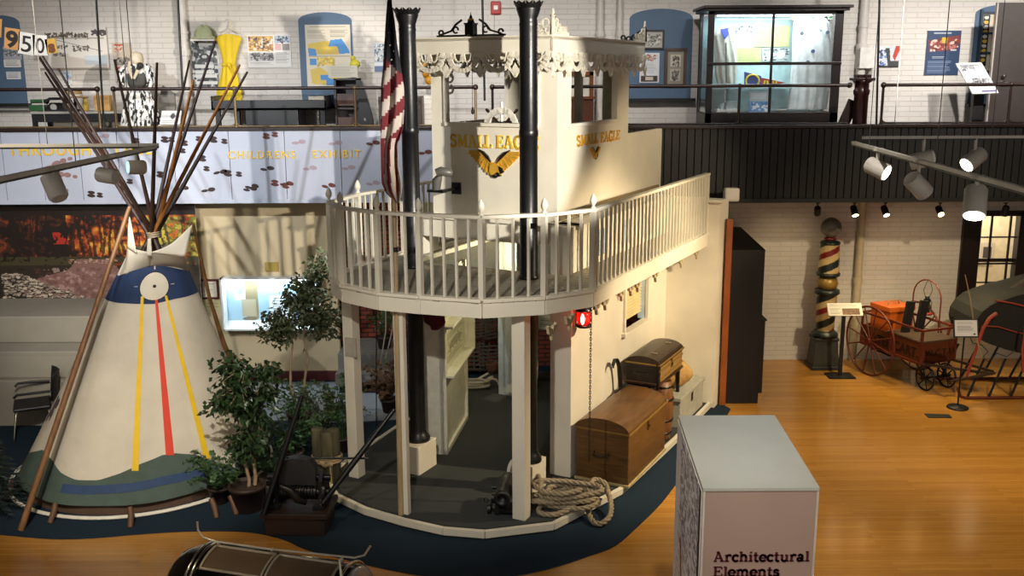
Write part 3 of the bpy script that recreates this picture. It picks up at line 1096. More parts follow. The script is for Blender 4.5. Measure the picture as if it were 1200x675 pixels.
obj('pilothouse_floor', B(BM).mm((PX0 + .06, .06, CZ + .0), (-T_, PY1, CZ + .06)), DECKP, boat)
# sills and frames
b = B(BM).mm((-1.48, -.04, ZS - .02), (-.24, T_ + .03, ZS + .02)).mm((-.06, .28, ZS - .03), (.03, 1.86, ZS + .01))
b.mm((0, .29, ZS), (.02, .34, ZR0)).mm((0, 1.8, ZS), (.02, 1.85, ZR0)).mm((-1.5, -.02, ZS), (-1.46, 0, ZR0)).mm((-.26, -.02, ZS), (-.22, 0, ZR0))
obj('window_sill', b, BOATP, boat, bev=.004)
# baseboard trim below side
obj('base_trim', B(BM).mm((0, .0, CZ + .02), (.035, 3.5, CZ + .1)), P('tan_trim', '#8a7a58', .5), boat, bev=.004)
# roof
RX0, RX1, RY0, RY1 = -1.72, .07, -.30, 2.66
b = B(BM)
b.mm((RX0, RY0, ZR1 - .03), (RX1, RY1, ZR1))
b.mm((RX0 - .02, RY0 - .02, ZR1), (RX1 + .02, RY1 + .02, ZR1 + .02))
b.mm((RX0, RY0, ZR0 + .04), (RX1, RY0 + .03, ZR1)).mm((RX1 - .03, RY0, ZR0 + .04), (RX1, RY1, ZR1)).mm((RX0, RY0, ZR0 + .04), (RX0 + .03, RY1, ZR1)).mm((RX0, RY1 - .03, ZR0 + .04), (RX1, RY1, ZR1))
b.mm((RX0 - .012, RY0 - .012, ZR0 + .035), (RX1 + .012, RY0 + .03, ZR0 + .055)).mm((RX1 - .03, RY0, ZR0 + .035), (RX1 + .012, RY1, ZR0 + .055))
obj('roof', b, BOATP, boat, bev=.004)


# gingerbread valance
def valance(M, L, unit):
    n = round(L / unit)
    unit = L / n
    b = B()
    for k in range(n):
        x = k * unit
        c = x + unit / 2
        b.stroke(arc(c, 0, unit * .40, unit * .42, 180, 360, 12), M, .05, .025)
        b.stroke(arc(c - unit * .13, -.0, unit * .12, unit * .2, 180, 330, 8), M, .016, .02)
        b.stroke(arc(c + unit * .13, -.0, unit * .12, unit * .2, 210, 360, 8), M, .016, .02)
        b.plate([(c - .02, 0), (c - .035, -.06), (c, -.10), (c + .035, -.06), (c + .02, 0)], M, .02)
    for k in range(n + 1):
        x = k * unit
        r = unit * .14
        sc = unit / .38
        for dx in ((-1, 1) if 0 < k < n else ((1,) if k == 0 else (-1,))):
            b.stroke([(x + dx * .05 * sc, -.0), (x + dx * .075 * sc, -.05), (x + dx * .04 * sc, -.1), (x + dx * .075 * sc, -.15), (x + dx * .03 * sc, -.2), (x, -.25)], M, .03, .022)
            b.stroke(arc(x + dx * .04, -.05, .022, .03, 0, 360, 8), M, .014, .022)
        b.stroke([(x, 0), (x, -.05)], M, .05 * sc, .022)
        b.plate([(x - .035, -.17), (x, -.24), (x + .035, -.17), (x, -.11)], M, .022)
    return b


def lf(x, y, z, d):
    a = BM @ Vector((x, y, z))
    c = (BM.to_3x3() @ Vector(d))
    return frame_m(a, c)


obj('valance', valance(lf(RX0, RY0 - .0, ZR0 + .04, (1, 0, 0)), RX1 - RX0, .46), BOATP, boat)
obj('valance', valance(lf(RX1, RY0, ZR0 + .04, (0, 1, 0)), RY1 - RY0, .42), BOATP, boat)
bb = valance(lf(RX0, RY1, ZR0 + .04, (0, -1, 0)), RY1 - RY0, .42)
obj('valance', bb, BOATP, boat)
# window corner brackets with climbing scrolls
b = B()
for x0, sgn in ((-1.46, 1), (-.26, -1)):
    M = lf(x0, .0, ZR0 - .02, (1, 0, 0))
    for k in range(3):
        b.stroke(arc(sgn * (.05 + .0 * k), -.08 - .13 * k, .045, .05, 90 - 20 * sgn, 90 - 290 * sgn, 9), M, .022, .02)
    b.stroke([(sgn * .0, 0), (sgn * .02, -.3), (sgn * .0, -.62)], M, .03, .02)
    b.stroke(arc(sgn * .24, -.24, .24, .24, 90 if sgn > 0 else 90, 180 if sgn > 0 else 0, 8), M, .03, .02)
obj('window_bracket', b, BOATP, boat)


# roof cresting
def crest(M, L, h, mirror=False):
    b = B()
    s_ = -1 if mirror else 1
    b.stroke([(0, .015), (s_ * L, .015)], M, .03, .02)
    for k, (x, z, r) in enumerate(((.08, h * .45, .045), (.16, h * .28, .038), (.24, h * .2, .032), (.06, h * .2, .04), (.13, .05, .03), (.32, .06, .028))):
        if x < L:
            b.stroke(arc(s_ * x, z, r, r, -60, 230, 10), M, .018, .02)
            b.stroke([(s_ * x, z - r), (s_ * (x + .02), 0)], M, .016, .02)
    b.plate([(-.02, 0), (-.012, h * .8), (0, h), (.012, h * .8), (.02, 0)], M, .02)
    b.plate([(-.03, h * .72), (0, h * .85), (.03, h * .72), (0, h * .62)], M, .02)
    return b


obj('cresting', crest(lf(RX1, RY0, ZR1 + .02, (-1, 0, 0)), .4, .27), BOATP, boat)
obj('cresting', crest(lf(RX1, RY0, ZR1 + .02, (0, 1, 0)), .4, .27), BOATP, boat)
obj('cresting', crest(lf(RX1, RY1, ZR1 + .02, (0, -1, 0)), .4, .27), BOATP, boat)
obj('cresting', crest(lf(RX1, RY1, ZR1 + .02, (-1, 0, 0)), .4, .2), P('cresting_in_black', '#17140f', .5), boat)
obj('cresting', crest(lf(RX0, RY1, ZR1 + .02, (1, 0, 0)), .4, .2), BOATP, boat)
p0 = BS(552, 43, .0)
lx, ly = p0.x, 0.0
MC = lf(lx, ly, ZR1 + .02, (1, 0, 0))
b = B()
for sg in (-1, 1):
    b.stroke([(0, .02), (sg * .46, .02)], MC, .03, .02)
    b.stroke([(sg * .12, .2), (sg * .2, .15), (sg * .26, .08), (sg * .4, .04)], MC, .02, .02)
    b.stroke(arc(sg * .4, .06, .03, .03, 0, 300, 8), MC, .016, .02)
    b.stroke(arc(sg * .2, .09, .035, .035, 0, 300, 8), MC, .016, .02)
obj('cresting', b, P('cresting_in_black', '#17140f', .5), boat)

# roof lantern

b = B(BM)
LS = .56
Mt = Matrix.Translation((lx, ly, ZR1 + .02)) @ Matrix.Scale(LS, 4)
b.box((0, 0, .03), (.2, .2, .05), M=Mt).box((0, 0, .28), (.22, .22, .03), M=Mt)
for sx in (-1, 1):
    for sy in (-1, 1):
        b.box((sx * .085, sy * .085, .16), (.02, .02, .24), M=Mt)
b.box((0, 0, .16), (.15, .15, .22), M=Mt)
b.lathe([(.08, .29), (.06, .36), (.03, .4), (.035, .42), (.01, .46), (.001, .52)], (0, 0, 0), 12, M=Mt)
ln = obj('roof_lantern', b, BLACKI, boat)
obj('brass_collar', B(BM).lathe([(.055, .345), (.07, .36), (.045, .385)], (0, 0, 0), 12, M=Mt).box((0, -.105, .05), (.06, .01, .03), M=Mt), GOLD, ln)

# lettering
M = lf(0, -.0, 0, (1, 0, 0))
def bs_text(y_base, x_left, x_right, h, b):
    a, c = BS(x_left, y_base, 0), BS(x_right, y_base, 0)
    return a, c


a = BS(528, 175, 0)
c = BS(633, 174, 0)
hh = BS(560, 158, 0).z - BS(560, 173, 0).z
tot = sum(glyph(q)[0] for q in 'SMALL EAGLE')
for wd_, st_ in (('SMALL', 0), ('EAGLE', 6)):
    off_ = sum(glyph(q)[0] for q in 'SMALL EAGLE'[:st_]) / tot
    b = B()
    slab(b, wd_, lf(a.x + (c.x - a.x) * off_, -.001, BS(560, 173, 0).z, (1, 0, 0)), hh, (c.x - a.x) * sum(glyph(q)[0] for q in wd_) / tot, .012, .17, .09)
    obj('lettering', b, GOLDP, boat)
a, c = BT(675, 171, 0), BT(726, 164, 0)
for wd_, st_ in (('SMALL', 0), ('EAGLE', 6)):
    off_ = sum(glyph(q)[0] for q in 'SMALL EAGLE'[:st_]) / tot
    b = B()
    slab(b, wd_, lf(0, a.y + (c.y - a.y) * off_, (a.z + c.z) / 2, (0, 1, 0)), .125, (c.y - a.y) * sum(glyph(q)[0] for q in wd_) / tot, .012, .2, .1)
    obj('lettering', b, GOLD, boat)


def eagle(M, s_, d, dark):
    k = s_ / 62.0
    b = B()
    f = lambda L: [(x * k, z * k) for x, z in L]
    for sg in (-1, 1):
        g = lambda L: f([(sg * x, z) for x, z in L])
        b.plate(g([(2, -3), (6, 6), (13, 13), (20, 16), (33, 15), (30, 10), (26, 5), (21, 0), (15, -5), (8, -10), (3, -9)]), M, d * .6)
        for q in range(9):
            t = q / 8
            x0, z0 = 5 + 16 * t, 3 + 11 * t
            x1, z1 = 8 + 25 * t, -11 + 23 * t
            b.stroke(g([(x0, z0), ((x0 + x1) / 2 + 1, (z0 + z1) / 2), (x1, z1)]), M, 2.2 * k, d * (1.0 + .25 * (q % 2)))
        b.stroke(g([(4, 1), (11, 9), (20, 14), (32, 14.5)]), M, 2.6 * k, d * 1.5)
    b.plate(f([(-5, -1), (0, 3), (6, 0), (11, -3), (12, -7), (8, -9), (4, -8), (-2, -12), (-6, -8)]), M, d * 1.8)
    o = obj('eagle_emblem', b, GOLD, boat)
    b = B()
    for sg in (-1, 1):
        g = lambda L: f([(sg * x, z) for x, z in L])
        b.plate(g([(3, 1), (8, 10), (14, 15), (21, 17.5), (17, 13.5), (11, 8)]), M, d * 1.6)
    b.plate(f([(6, -1), (11, -3), (12.5, -8), (9, -10), (7, -6)]), M, d * 2.0)
    b.stroke(f([(-2, -9), (-1, -13), (3, -14)]), M, 1.8 * k, d * 1.6)
    b.stroke(f([(3, -8), (5, -12), (8, -12)]), M, 1.8 * k, d * 1.6)
    obj('dark_plates', b, P('eagle_black', '#17130c', .4), o)  # black plates over the inner wings, head and claws
    return b


a = BS(580, 193, 0)
eagle(lf(a.x, 0, a.z, (1, 0, 0)), .64, .02, 1)
a = BT(697, 180, 0)
eagle(lf(0, a.y, a.z, (0, 1, 0)), .30, .012, 1)

# steering wheel
wc = Vector((BS(589, 147, .25).x, .25, BS(589, 147, .25).z - .02))
Mw = BM @ Matrix.Translation(wc)
R_ = .20
b = B()
Mf = lf(wc.x, wc.y, wc.z, (1, 0, 0))
b.stroke(arc(0, 0, R_, R_, 0, 360, 28), Mf, .07, .05)
wh = obj('steering_wheel', b, P('white_wheel_paint', '#e6e2d6', .4), boat)
for k in range(8):
    a = PI / 4 * k + .0
    ca, sa = math.cos(a), math.sin(a)
    P0 = Mf @ Vector((ca * .05, -.02, sa * .05))
    P1 = Mf @ Vector((ca * (R_ + .10), -.02, sa * (R_ + .10)))
    obj('spoke', B().tube([P0, P0.lerp(P1, .55), P0.lerp(P1, .72), P0.lerp(P1, .9), P1], [.016, .02, .013, .022, .014], 8), P('white_wheel_paint', '#e6e2d6', .4) if k % 2 == 0 else DKBRN, wh)
obj('hub', B().cyl(Mf @ Vector((0, -.06, 0)), Mf @ Vector((0, .3, 0)), .07), BLACKP, wh)

# deck edge brackets
for px, py in ((645, 362), (698, 350), (708, 346), (727, 338), (738, 335), (746, 331), (767, 322), (797, 310), (815, 303), (666, 358)):
    q_ = BT(px, py, .80)
    M = lf(.80, q_.y, ZF, (0, 1, 0))
    b = B()
    b.stroke([(-.09, 0), (-.07, -.05), (-.02, -.07), (0, -.14)], M, .025, .03)
    b.stroke([(.09, 0), (.07, -.04), (.02, -.07)], M, .025, .03)
    b.stroke(arc(.045, -.04, .03, .03, 0, 300, 7), M, .014, .03)
    b.stroke(arc(-.05, -.05, .028, .028, 0, 300, 7), M, .014, .03)
    b.plate([(-.015, -.1), (0, -.15), (.015, -.1), (0, -.08)], M, .02)
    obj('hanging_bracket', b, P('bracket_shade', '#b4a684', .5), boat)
# grey siren lamp on front deck

# ================================================================== THINGS ON AND AROUND THE BOAT
# flagpole and flag
pb = G(470, 603, .1)
pt = W(456, -25, pb.y)
fp = thing('flagpole', 'thin pale wooden flagpole standing at the riverboat bow', 'flagpole', pb)
obj('pole', B().tube([pb, pb.lerp(pt, .5), pt], [.032, .027, .022], 12), P('pole_tan', '#a08a68', .5, noise_=(5, .2, (4, 4, .5))), fp)
mid_ = pb.lerp(pt, .52)
obj('pole_ferrule', B().cyl(mid_, mid_ + (pt - pb).normalized() * .05, .034), BLACKI, fp)
FY = pb.y - .06
rows = [(0, 454, 459), (25, 452, 463), (55, 450, 466), (80, 449, 470), (100, 447, 473), (120, 447, 474), (150, 446.5, 472), (170, 446.5, 466), (195, 446.5, 467), (215, 447, 471), (226, 451, 471), (238, 463, 468)]


def flagpt(u, v):
    y = u * 238
    for (a, l0, r0), (c, l1, r1) in zip(rows[:-1], rows[1:]):
        if y <= c:
            t = (y - a) / (c - a)
            l, r = l0 + (l1 - l0) * t, r0 + (r1 - r0) * t
            break
    x = l + (r - l) * v
    p = W(x, y, FY)
    p.y += .035 * math.sin(v * 11 + u * 7) - .03 * math.sin(u * 5)
    return p


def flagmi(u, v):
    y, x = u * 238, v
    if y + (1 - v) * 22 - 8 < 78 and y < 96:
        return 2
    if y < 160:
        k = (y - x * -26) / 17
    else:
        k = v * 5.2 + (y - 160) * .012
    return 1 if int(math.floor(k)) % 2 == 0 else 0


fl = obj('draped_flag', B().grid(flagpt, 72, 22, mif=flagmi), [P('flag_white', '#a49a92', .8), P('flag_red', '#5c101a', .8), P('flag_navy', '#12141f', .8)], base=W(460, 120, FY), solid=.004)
tag(fl, 'United States flag hanging limp from the wooden flagpole', 'flag')
b = B()
for x, y in ((457, 53), (459, 70), (455, 38), (462, 60)):
    c = W(x, y, FY - .05)
    b.plate([(.012 * math.cos(PI / 2 + PI / 5 * i) * (1 if i % 2 == 0 else .45), .012 * math.sin(PI / 2 + PI / 5 * i) * (1 if i % 2 == 0 else .45)) for i in range(10)], frame_m(c, (1, 0, 0)), .002)
obj('star', b, P('flag_white', '#cfc4b8', .8), fl)

# red lantern under the deck
lc = BT(684, 383, .42)
lc = BM @ Vector((.42, lc.y, lc.z))
ln = thing('red_lantern', 'lit red glass ship lantern hanging below the deck edge', 'lantern', lc)
b = B().lathe([(.085, 0), (.095, .01), (.095, .03), (.085, .035)], lc, 16)
for k in range(6):
    a = PI / 3 * k
    b.cyl(lc + Vector((.09 * math.cos(a), .09 * math.sin(a), .02)), lc + Vector((.09 * math.cos(a), .09 * math.sin(a), .2)), .005, n=6)
b.lathe([(.095, .19), (.095, .205), (.06, .23), (.04, .27), (.05, .28), (.02, .31)], lc, 16)
b.tube([lc + Vector((.06 * math.cos(t), 0, .28 + .07 * math.sin(t))) for t in [PI * i / 8 for i in range(9)]], .005, 6)
obj('lantern_cage', b, BLACKI, ln)
obj('red_globe', B().lathe([(.06, .035), (.082, .07), (.082, .15), (.06, .19)], lc, 18), P('red_lit_glass', '#b01010', .2, emis=('#e01008', .35)), ln)
obj('lit_bulb', B().lathe([(.008, .05), (.02, .08), (.02, .13), (.006, .17)], lc + Vector((-.02, -.085, 0)) * .9, 8, ), P('bulb_glow', '#ffd0c0', .3, emis=('#ffb0a0', 3)), ln)
L = light('POINT', lc + Vector((.02, -.14, .1)), lc, .7, (1, .15, .08), .04)

# chain
cp = BM @ Vector((.80, -.86, 2.42))
b = B()
n = 60
for k in range(n):
    z = 2.42 - k * .030
    a = 0 if k % 2 else PI / 2
    pts = [Vector((math.cos(a) * .010 * math.cos(t), math.sin(a) * .010 * math.cos(t), .021 * math.sin(t))) + Vector((cp.x, cp.y, z)) for t in [2 * PI * i / 8 for i in range(8)]]
    b.tube(pts, .0038, 5, closed=True, caps=False)
tag(obj('hanging_chain', b, P('chain_iron', '#2b2724', .4, .6), base=(cp.x, cp.y, 2.42)), 'dark link chain hanging from the deck beside the red lantern', 'chain')


# trunks
def trunk(name, label, M, L, D, Hh, arch, mats, base, slats=False, straps=True):
    t = thing(name, label, 'trunk', base)
    b = B(M)
    b.mm((-D, 0, .02), (0, L, Hh))
    obj('body', b, mats[0], t, bev=.01)
    b = B(M)
    n = 12
    prof = [(-D / 2 + (D / 2 + .012) * math.cos(PI * i / n), Hh + arch * math.sin(PI * i / n)) for i in range(n + 1)]
    prof = [(D / 2 * 0 + p[0], p[1] + .012) for p in prof]
    T = Matrix(((1, 0, 0, 0), (0, 0, -1, L + .012), (0, 1, 0, 0), (0, 0, 0, 1)))
    b.prism(prof, 0, L + .024, 0, T)
    lid = obj('lid', b, mats[1], t, bev=.006)
    b = B(M)
    b.mm((-D - .015, -.015, -.0), (.015, L + .015, .035))
    obj('base_moulding', b, mats[2], t, bev=.006)
    b = B(M)
    b.mm((-.01, -.02, Hh - .0), (.022, L + .02, Hh + .022)).mm((-D - .0, -.02, Hh), (.0, 0, Hh + .022))
    obj('lid_edge_band', b, mats[3], lid, bev=.003)
    b = B(M)
    b.mm((0, L / 2 - .03, Hh - .13), (.012, L / 2 + .03, Hh + .03)).cyl((.012, L / 2, Hh - .08), (.03, L / 2, Hh - .08), .014, n=8)
    obj('lock_plate', b, P('aged_brass', '#6a5426', .4, .8), t)
    b = B(M)
    b.tube([(-D / 2 - .09, -.01, Hh * .62), (-D / 2 - .09, -.05, Hh * .56), (-D / 2 + .09, -.05, Hh * .56), (-D / 2 + .09, -.01, Hh * .62)], .008, 6)
    obj('handle', b, BLACKI, t)
    if slats:
        for z in (.1, .2, .3):
            if z < Hh:
                b = B(M).mm((0, 0, z - .012), (.012, L, z + .012))
                obj('slat', b, mats[3], t)
        obj('woven_side', B(M).mm((0, .03, .05), (.008, L - .03, Hh - .03)), P('tan_weave', '#8a6c3c', .6, noise_=(30, .3), bump=(40, .6)), t)
        b = B(M)
        for y in (L * .2, L * .8):
            b.box((-D * .3, y, Hh + arch + .012), (.08, .02, .012))
        obj('lid_cleat', b, P('pale_metal', '#c8c0ac', .3, .8), lid)
    return t


Mt = BM @ Matrix.Translation((1.02, -.22, .105))
trunk('steamer_trunk', 'large brown oak dome-top trunk at the platform edge below the chain', Mt, 1.32, .66, .64, .15, (TRUNKW, TRUNKW, P('pale_moulding', '#a8976a', .5), P('lid_gilt_edge', '#8a6c34', .4, .3)), Mt @ Vector((-.3, .6, 0)))
Ms = BM @ Matrix.Translation((.86, 1.28, .88))
trunk('steamer_trunk', 'small dark dome-top trunk lying on the hand truck', Ms, .95, .46, .27, .1, (P('trunk_dark_hide', '#241a12', .4, noise_=(14, .4)), P('trunk_dark_lid', '#2b1d12', .35, noise_=(14, .4)), DKWOOD, P('lid_gilt_edge', '#8a6c34', .4, .3)), Ms @ Vector((-.2, .4, 0)), slats=True)
# hand truck
ht = thing('hand_truck', 'black iron hand truck with curled handles under the small trunk', 'hand truck', BM @ Vector((.55, 1.2, .106)))
b = B(BM)
for x in (.42, .82):
    b.tube([(x, 1.05, .25), (x, 1.1, .83), (x, 1.12, .86), (x, 2.3, .86)], .022, 8)
for y in (1.3, 1.7, 2.1):
    b.beam((.4, y, .865), (.84, y, .865), .05, .02)
b.beam((.38, 1.1, .83), (.88, 1.1, .83), .05, .04)
b.beam((.42, 2.2, .106), (.42, 2.2, .86), .04, .04).beam((.82, 2.2, .106), (.82, 2.2, .86), .04, .04)
obj('frame', b, BLACKI, ht)
for x, z in ((.40, .9), ):
    b = B(BM)
    pts = [(x, 1.12, z - .1), (x, 1.08, z + .12), (x, 1.04, z + .26), (x, .97, z + .36), (x, .88, z + .38), (x, .83, z + .33), (x, .84, z + .29)]
    b.tube(pts, [.03, .03, .028, .026, .024, .02, .012], 10)
    obj('curled_handle', b, BLACKI, ht)
b = B(BM).tube([(.42, 1.12, .86), (.42, 1.0, .83), (.42, .9, .85), (.42, .86, .80)], [.03, .028, .02, .012], 8)
obj('curled_handle', b, BLACKI, ht)
b = B(BM).tube([(.86, 1.24, .86), (.86, 1.22, 1.1), (.86, 1.17, 1.22)], [.022, .018, .008], 8)
obj('toe_iron', b, BLACKI, ht)
b = B(BM)
for x in (.38, .86):
    b.tube([(x, 1.1 + .12 * math.cos(t), .226 + .12 * math.sin(t)) for t in [2 * PI * i / 16 for i in range(16)]], .018, 6, closed=True, caps=False)
    b.cyl((x - .03, 1.1, .226), (x + .03, 1.1, .226), .03)
    for k in range(3):
        a = PI / 3 * k
        b.beam((x, 1.1 - .11 * math.cos(a), .226 - .11 * math.sin(a)), (x, 1.1 + .11 * math.cos(a), .226 + .11 * math.sin(a)), .012, .012)
obj('wheel', b, BLACKI, ht)
# barrel
bc = BM @ Vector((.84, 1.5, .106))
br = thing('wooden_barrel', 'brown wooden barrel standing between the big trunk and grey chest', 'barrel', bc)
b = B().lathe([(.10, 0), (.115, .01), (.135, .2), (.145, .42), (.135, .64), (.115, .80), (.1, .80), (.1, .79)], bc, 18)
obj('staves', b, P('barrel_stave', '#6b4626', .5, noise_=(8, .3, (3, 3, .6))), br)
b = B()
for z, r in ((.1, .128), (.28, .144), (.56, .144), (.73, .127)):
    b.lathe([(r - .01, z - .012), (r + .004, z - .012), (r + .004, z + .012), (r - .01, z + .012)], bc, 18)
obj('hoops', b, BLACKI, br)
# grey chest
Mg = BM @ Matrix.Translation((.94, 1.95, .106))
gc = thing('storage_chest', 'long pale grey wooden chest by the stern bulkhead', 'chest', Mg @ Vector((-.2, .5, 0)))
obj('body', B(Mg).mm((-.5, 0, 0), (0, 1.08, .36)), P('grey_green_paint', '#9c9c8e', .5), gc, bev=.006)
obj('lid', B(Mg).mm((-.52, -.02, .37), (.02, 1.1, .43)), P('grey_green_paint', '#9c9c8e', .5), gc, bev=.01)
obj('hasp', B(Mg).mm((.0, .5, .24), (.012, .56, .38)), BLACKI, gc)
# canvas sack on the chest
sc = BM @ Vector((.72, 2.35, .536))


def sackpt(u, v):
    a = 2 * PI * u
    r = .21 * math.sin(PI * min(v * 1.0, .93)) ** .6 * (1 + .10 * math.sin(3 * a + v * 5) + .05 * math.sin(7 * a))
    z = .44 * v
    return sc + Vector((r * math.cos(a) * 1.15, r * math.sin(a) * .85, z))


sk = thing('canvas_sack', 'tan canvas sack slumped on the grey chest behind the small trunk', 'sack', sc)
obj('sack_cloth', B().grid(sackpt, 28, 18), P('tan_canvas', '#b08c50', .85, bump=(14, .6)), sk)
obj('tied_neck', B().lathe([(.05, .40), (.035, .43), (.06, .47), (.075, .5)], sc, 10), P('tan_canvas', '#b08c50', .85, bump=(14, .6)), sk)

# rope coil at the bow
rb = G(665, 600, .106)
b = B()


def rope(pts, r=.030, strands=3, tw=9.0):
    pts = [Vector(p) for p in smooth_closed(pts, 7, closed=False)]
    acc = 0
    chains = [[] for _ in range(strands)]
    for i, p in enumerate(pts):
        d = (pts[min(i + 1, len(pts) - 1)] - pts[max(i - 1, 0)]).normalized()
        u = Vector((0, 0, 1)) if abs(d.z) < .95 else Vector((1, 0, 0))
        x = d.cross(u).normalized()
        y = d.cross(x)
        if i:
            acc += (pts[i] - pts[i - 1]).length
        for k in range(strands):
            a = acc * tw * 3.4 + 2 * PI * k / strands
            chains[k].append(p + (x * math.cos(a) + y * math.sin(a)) * r * .52)
    for c in chains:
        b.tube(c, r * .58, 7)


coil = []
for i in range(0, 40):
    a = i * .62
    rr = .26 + .045 * math.sin(i * 1.7)
    coil.append((rb.x + .0 + 1.25 * rr * math.cos(a) + .06 * math.sin(i * .3), rb.y + .12 + .75 * rr * math.sin(a), .14 + .006 * i))
coil += [tuple(G(640, 588, .18)), tuple(G(632, 600, .14)), tuple(G(650, 603, .14)), tuple(G(668, 596, .18)), tuple(G(680, 585, .24)), tuple(G(690, 592, .2))]
rope(coil)
loop = [tuple(G(x, y, z)) for x, y, z in ((693, 566, .32), (704, 572, .26), (706, 582, .2), (700, 590, .16), (693, 600, .14))]
tail = [tuple(G(692, 570, .3))] + [tuple(G(x, y, z)) for x, y, z in ((697, 562, .32), (708, 566, .30), (712, 575, .22), (716, 590, .14), (715, 604, .10), (706, 613, .06), (696, 612, .05), (690, 602, .08), (687, 592, .14), (680, 580, .2), (664, 572, .24), (650, 572, .22))]
rope(tail)
rope([tuple(G(x, y, z)) for x, y, z in ((630, 556, .3), (634, 566, .36), (634, 578, .3), (640, 590, .2), (655, 594, .16))])
rp = obj('rope_coil', b, P('manila_rope', '#8e8068', .85, noise_=(30, .25)), base=rb)
tag(rp, 'thick grey-brown rope coiled at the bow beside the porch post', 'rope')

# small cannon at the bow
cb = G(586, 606, .106)
cn = thing('deck_cannon', 'small black cannon on a stepped carriage at the riverboat bow', 'cannon', cb)
Mk = Matrix.Translation(cb + Vector((.04, 0, 0))) @ Matrix.Rotation(math.radians(-8), 4, 'Z') @ Matrix.Scale(.88, 4)
b = B(Mk)
for x in (-.13, .13):
    b.plate([(0, 0), (.5, 0), (.5, .14), (.38, .14), (.36, .2), (.2, .2), (.2, .26), (0, .26)], Matrix.Translation((x + .02, .0, .04)) @ Matrix.Rotation(PI / 2, 4, 'Z'), .05)
b.mm((-.14, .02, .05), (.14, .48, .1))
obj('carriage', b, BLACKP, cn)
for x in (-.19, .19):
    for y in (.08, .40):
        obj('wheel', B(Mk).cyl((x - .02, y, .065), (x + .02, y, .065), .065, n=14), BLACKP, cn)
b = B(Mk)
T = Matrix.Translation((0, .0, .30)) @ Matrix.Rotation(math.radians(90 + 2), 4, 'X')
b.lathe([(.05, -.46), (.10, -.44), (.115, -.38), (.115, -.2), (.10, -.05), (.085, .05), (.095, .09), (.108, .11), (.095, .14), (.055, .14), (.052, .06)], (0, 0, 0), 20, M=T)
b.ball((0, .5, .3), .04).cyl((-.17, .2, .3), (.17, .2, .3), .025)
obj('barrel', b, P('cannon_black', '#0c0c0c', .5), cn)
b = B(Mk).tube([(.13, .1, .3), (.13, .08, .4), (.12, .06, .44)], .008, 6)
obj('trigger_rod', b, BLACKI, cn)
for x in (-.24, .24):
    b = B(Mk).tube([(x + .025 * math.cos(t), .1, .17 + .025 * math.sin(t)) for t in [2 * PI * i / 10 for i in range(10)]], .006, 5, closed=True, caps=False)
    obj('ring_bolt', b, BLACKI, cn)

# deck lamp by the left of pilothouse
q_ = BS(515, 243, -.35)
dl = BM @ Vector((q_.x, -.35, ZD + .86))
lamp = thing('deck_spotlight', 'grey searchlight on a bracket at the left front of the pilothouse', 'spotlight', BM @ Vector((q_.x, -.35, ZD + .8)))
obj('stand', B(BM).beam((q_.x + .04, -.38, ZD + .86), (q_.x + .04, 0, ZD + .86), .05, .03).box((q_.x - .03, -.35, ZD + .86), (.22, .09, .03)).box((q_.x + .04, -.015, ZD + .86), (.12, .03, .14)), BLACKI, lamp)
obj('arm', B(BM).tube([(q_.x - .04, -.35, ZD + .87), (q_.x - .03, -.35, ZD + .98), (q_.x + .02, -.35, ZD + 1.05)], [.05, .06, .03], 10), P('grey_enamel', '#57564f', .4), lamp)
obj('lamp_head', B(BM).tube([(q_.x - .0, -.4, ZD + 1.08), (q_.x + .05, -.38, ZD + 1.10), (q_.x + .16, -.34, ZD + 1.08), (q_.x + .18, -.33, ZD + 1.08)], [.05, .055, .05, .02], 12), P('grey_enamel', '#57564f', .4), lamp)

# ================================================================== inside the porch
# info panel with red swag
Y0 = 11.65
pn = thing('exhibit_stand', 'white upright exhibit panel with lit yellowish display box beside the left chimney', 'panel', G(520, 535, .1))
def bmw(b, x0, y0, x1, y1, s0, s1, mi=0):
    a = BS(x0, y1, s0)
    c = BS(x1, y0, s0)
    b.mm((a.x, s0, a.z), (c.x, s1, c.z), mi)


P0, P1 = G(521, 533, .106), G(546, 490, .106)
PM = frame_m(P0, (P1 - P0).cross(Vector((0, 0, 1))))        # x to the right of the board, y away
dL = (P1 - P0).length
WPN = P('panel_white', '#d9d6c4', .5)
PM.translation.z = 0
b = B(PM)
b.mm((-.24, -.0, .106), (.0, .05, 2.36)).mm((-.24, .0, .106), (-.2, dL * .8, 2.36))
obj('upright_board', b, WPN, pn, bev=.005)
b = B(PM)
b.mm((-.05, 0, .106), (.0, dL, 2.38))
obj('side_board', b, WPN, pn, bev=.005)
b = B(PM)
b.mm((0, -.0, .106), (.04, .07, 2.38)).mm((0, dL - .06, .106), (.04, dL, 2.38)).mm((0, 0, .106), (.04, dL, .17))
zb0, zb1 = 1.12, 1.78
b.mm((0, .0, zb0), (.14, dL + .04, zb0 + .03)).mm((0, .0, zb1 - .03), (.14, dL + .04, zb1)).mm((0, dL, zb0), (.14, dL + .04, zb1)).mm((0, 0, zb0), (.03, .04, zb1))
obj('display_box', b, WPN, pn, bev=.005)
pc = Pic(60, 50, '#d8d4b8')
pc.lines(.1, .1, .9, .3, 5, '#6a6450').ell(.5, .5, .3, .12, '#a39c80').speck(.15, .35, .85, .7, ['#8a8468', '#6a6450', '#b4ae92'], 60, .03).lines(.1, .75, .9, .95, 5, '#6a6450')
o_ = PM @ Vector((.012, .08, 1.66))
picture(o_, PM.to_3x3() @ Vector((0, dL - .16, 0)), Vector((0, 0, -.46)), pc, 'printed_sheet', pn)
pc = Pic(60, 50, '#dcdad0')
pc.ell(.5, .3, .25, .12, '#5c5a50').ell(.5, .3, .2, .07, '#dcdad0').rect(.3, .28, .7, .34, '#5c5a50').lines(.15, .55, .85, .65, 2, '#4a483e').speck(.3, .7, .8, .85, ['#5a5648'], 40, .03)
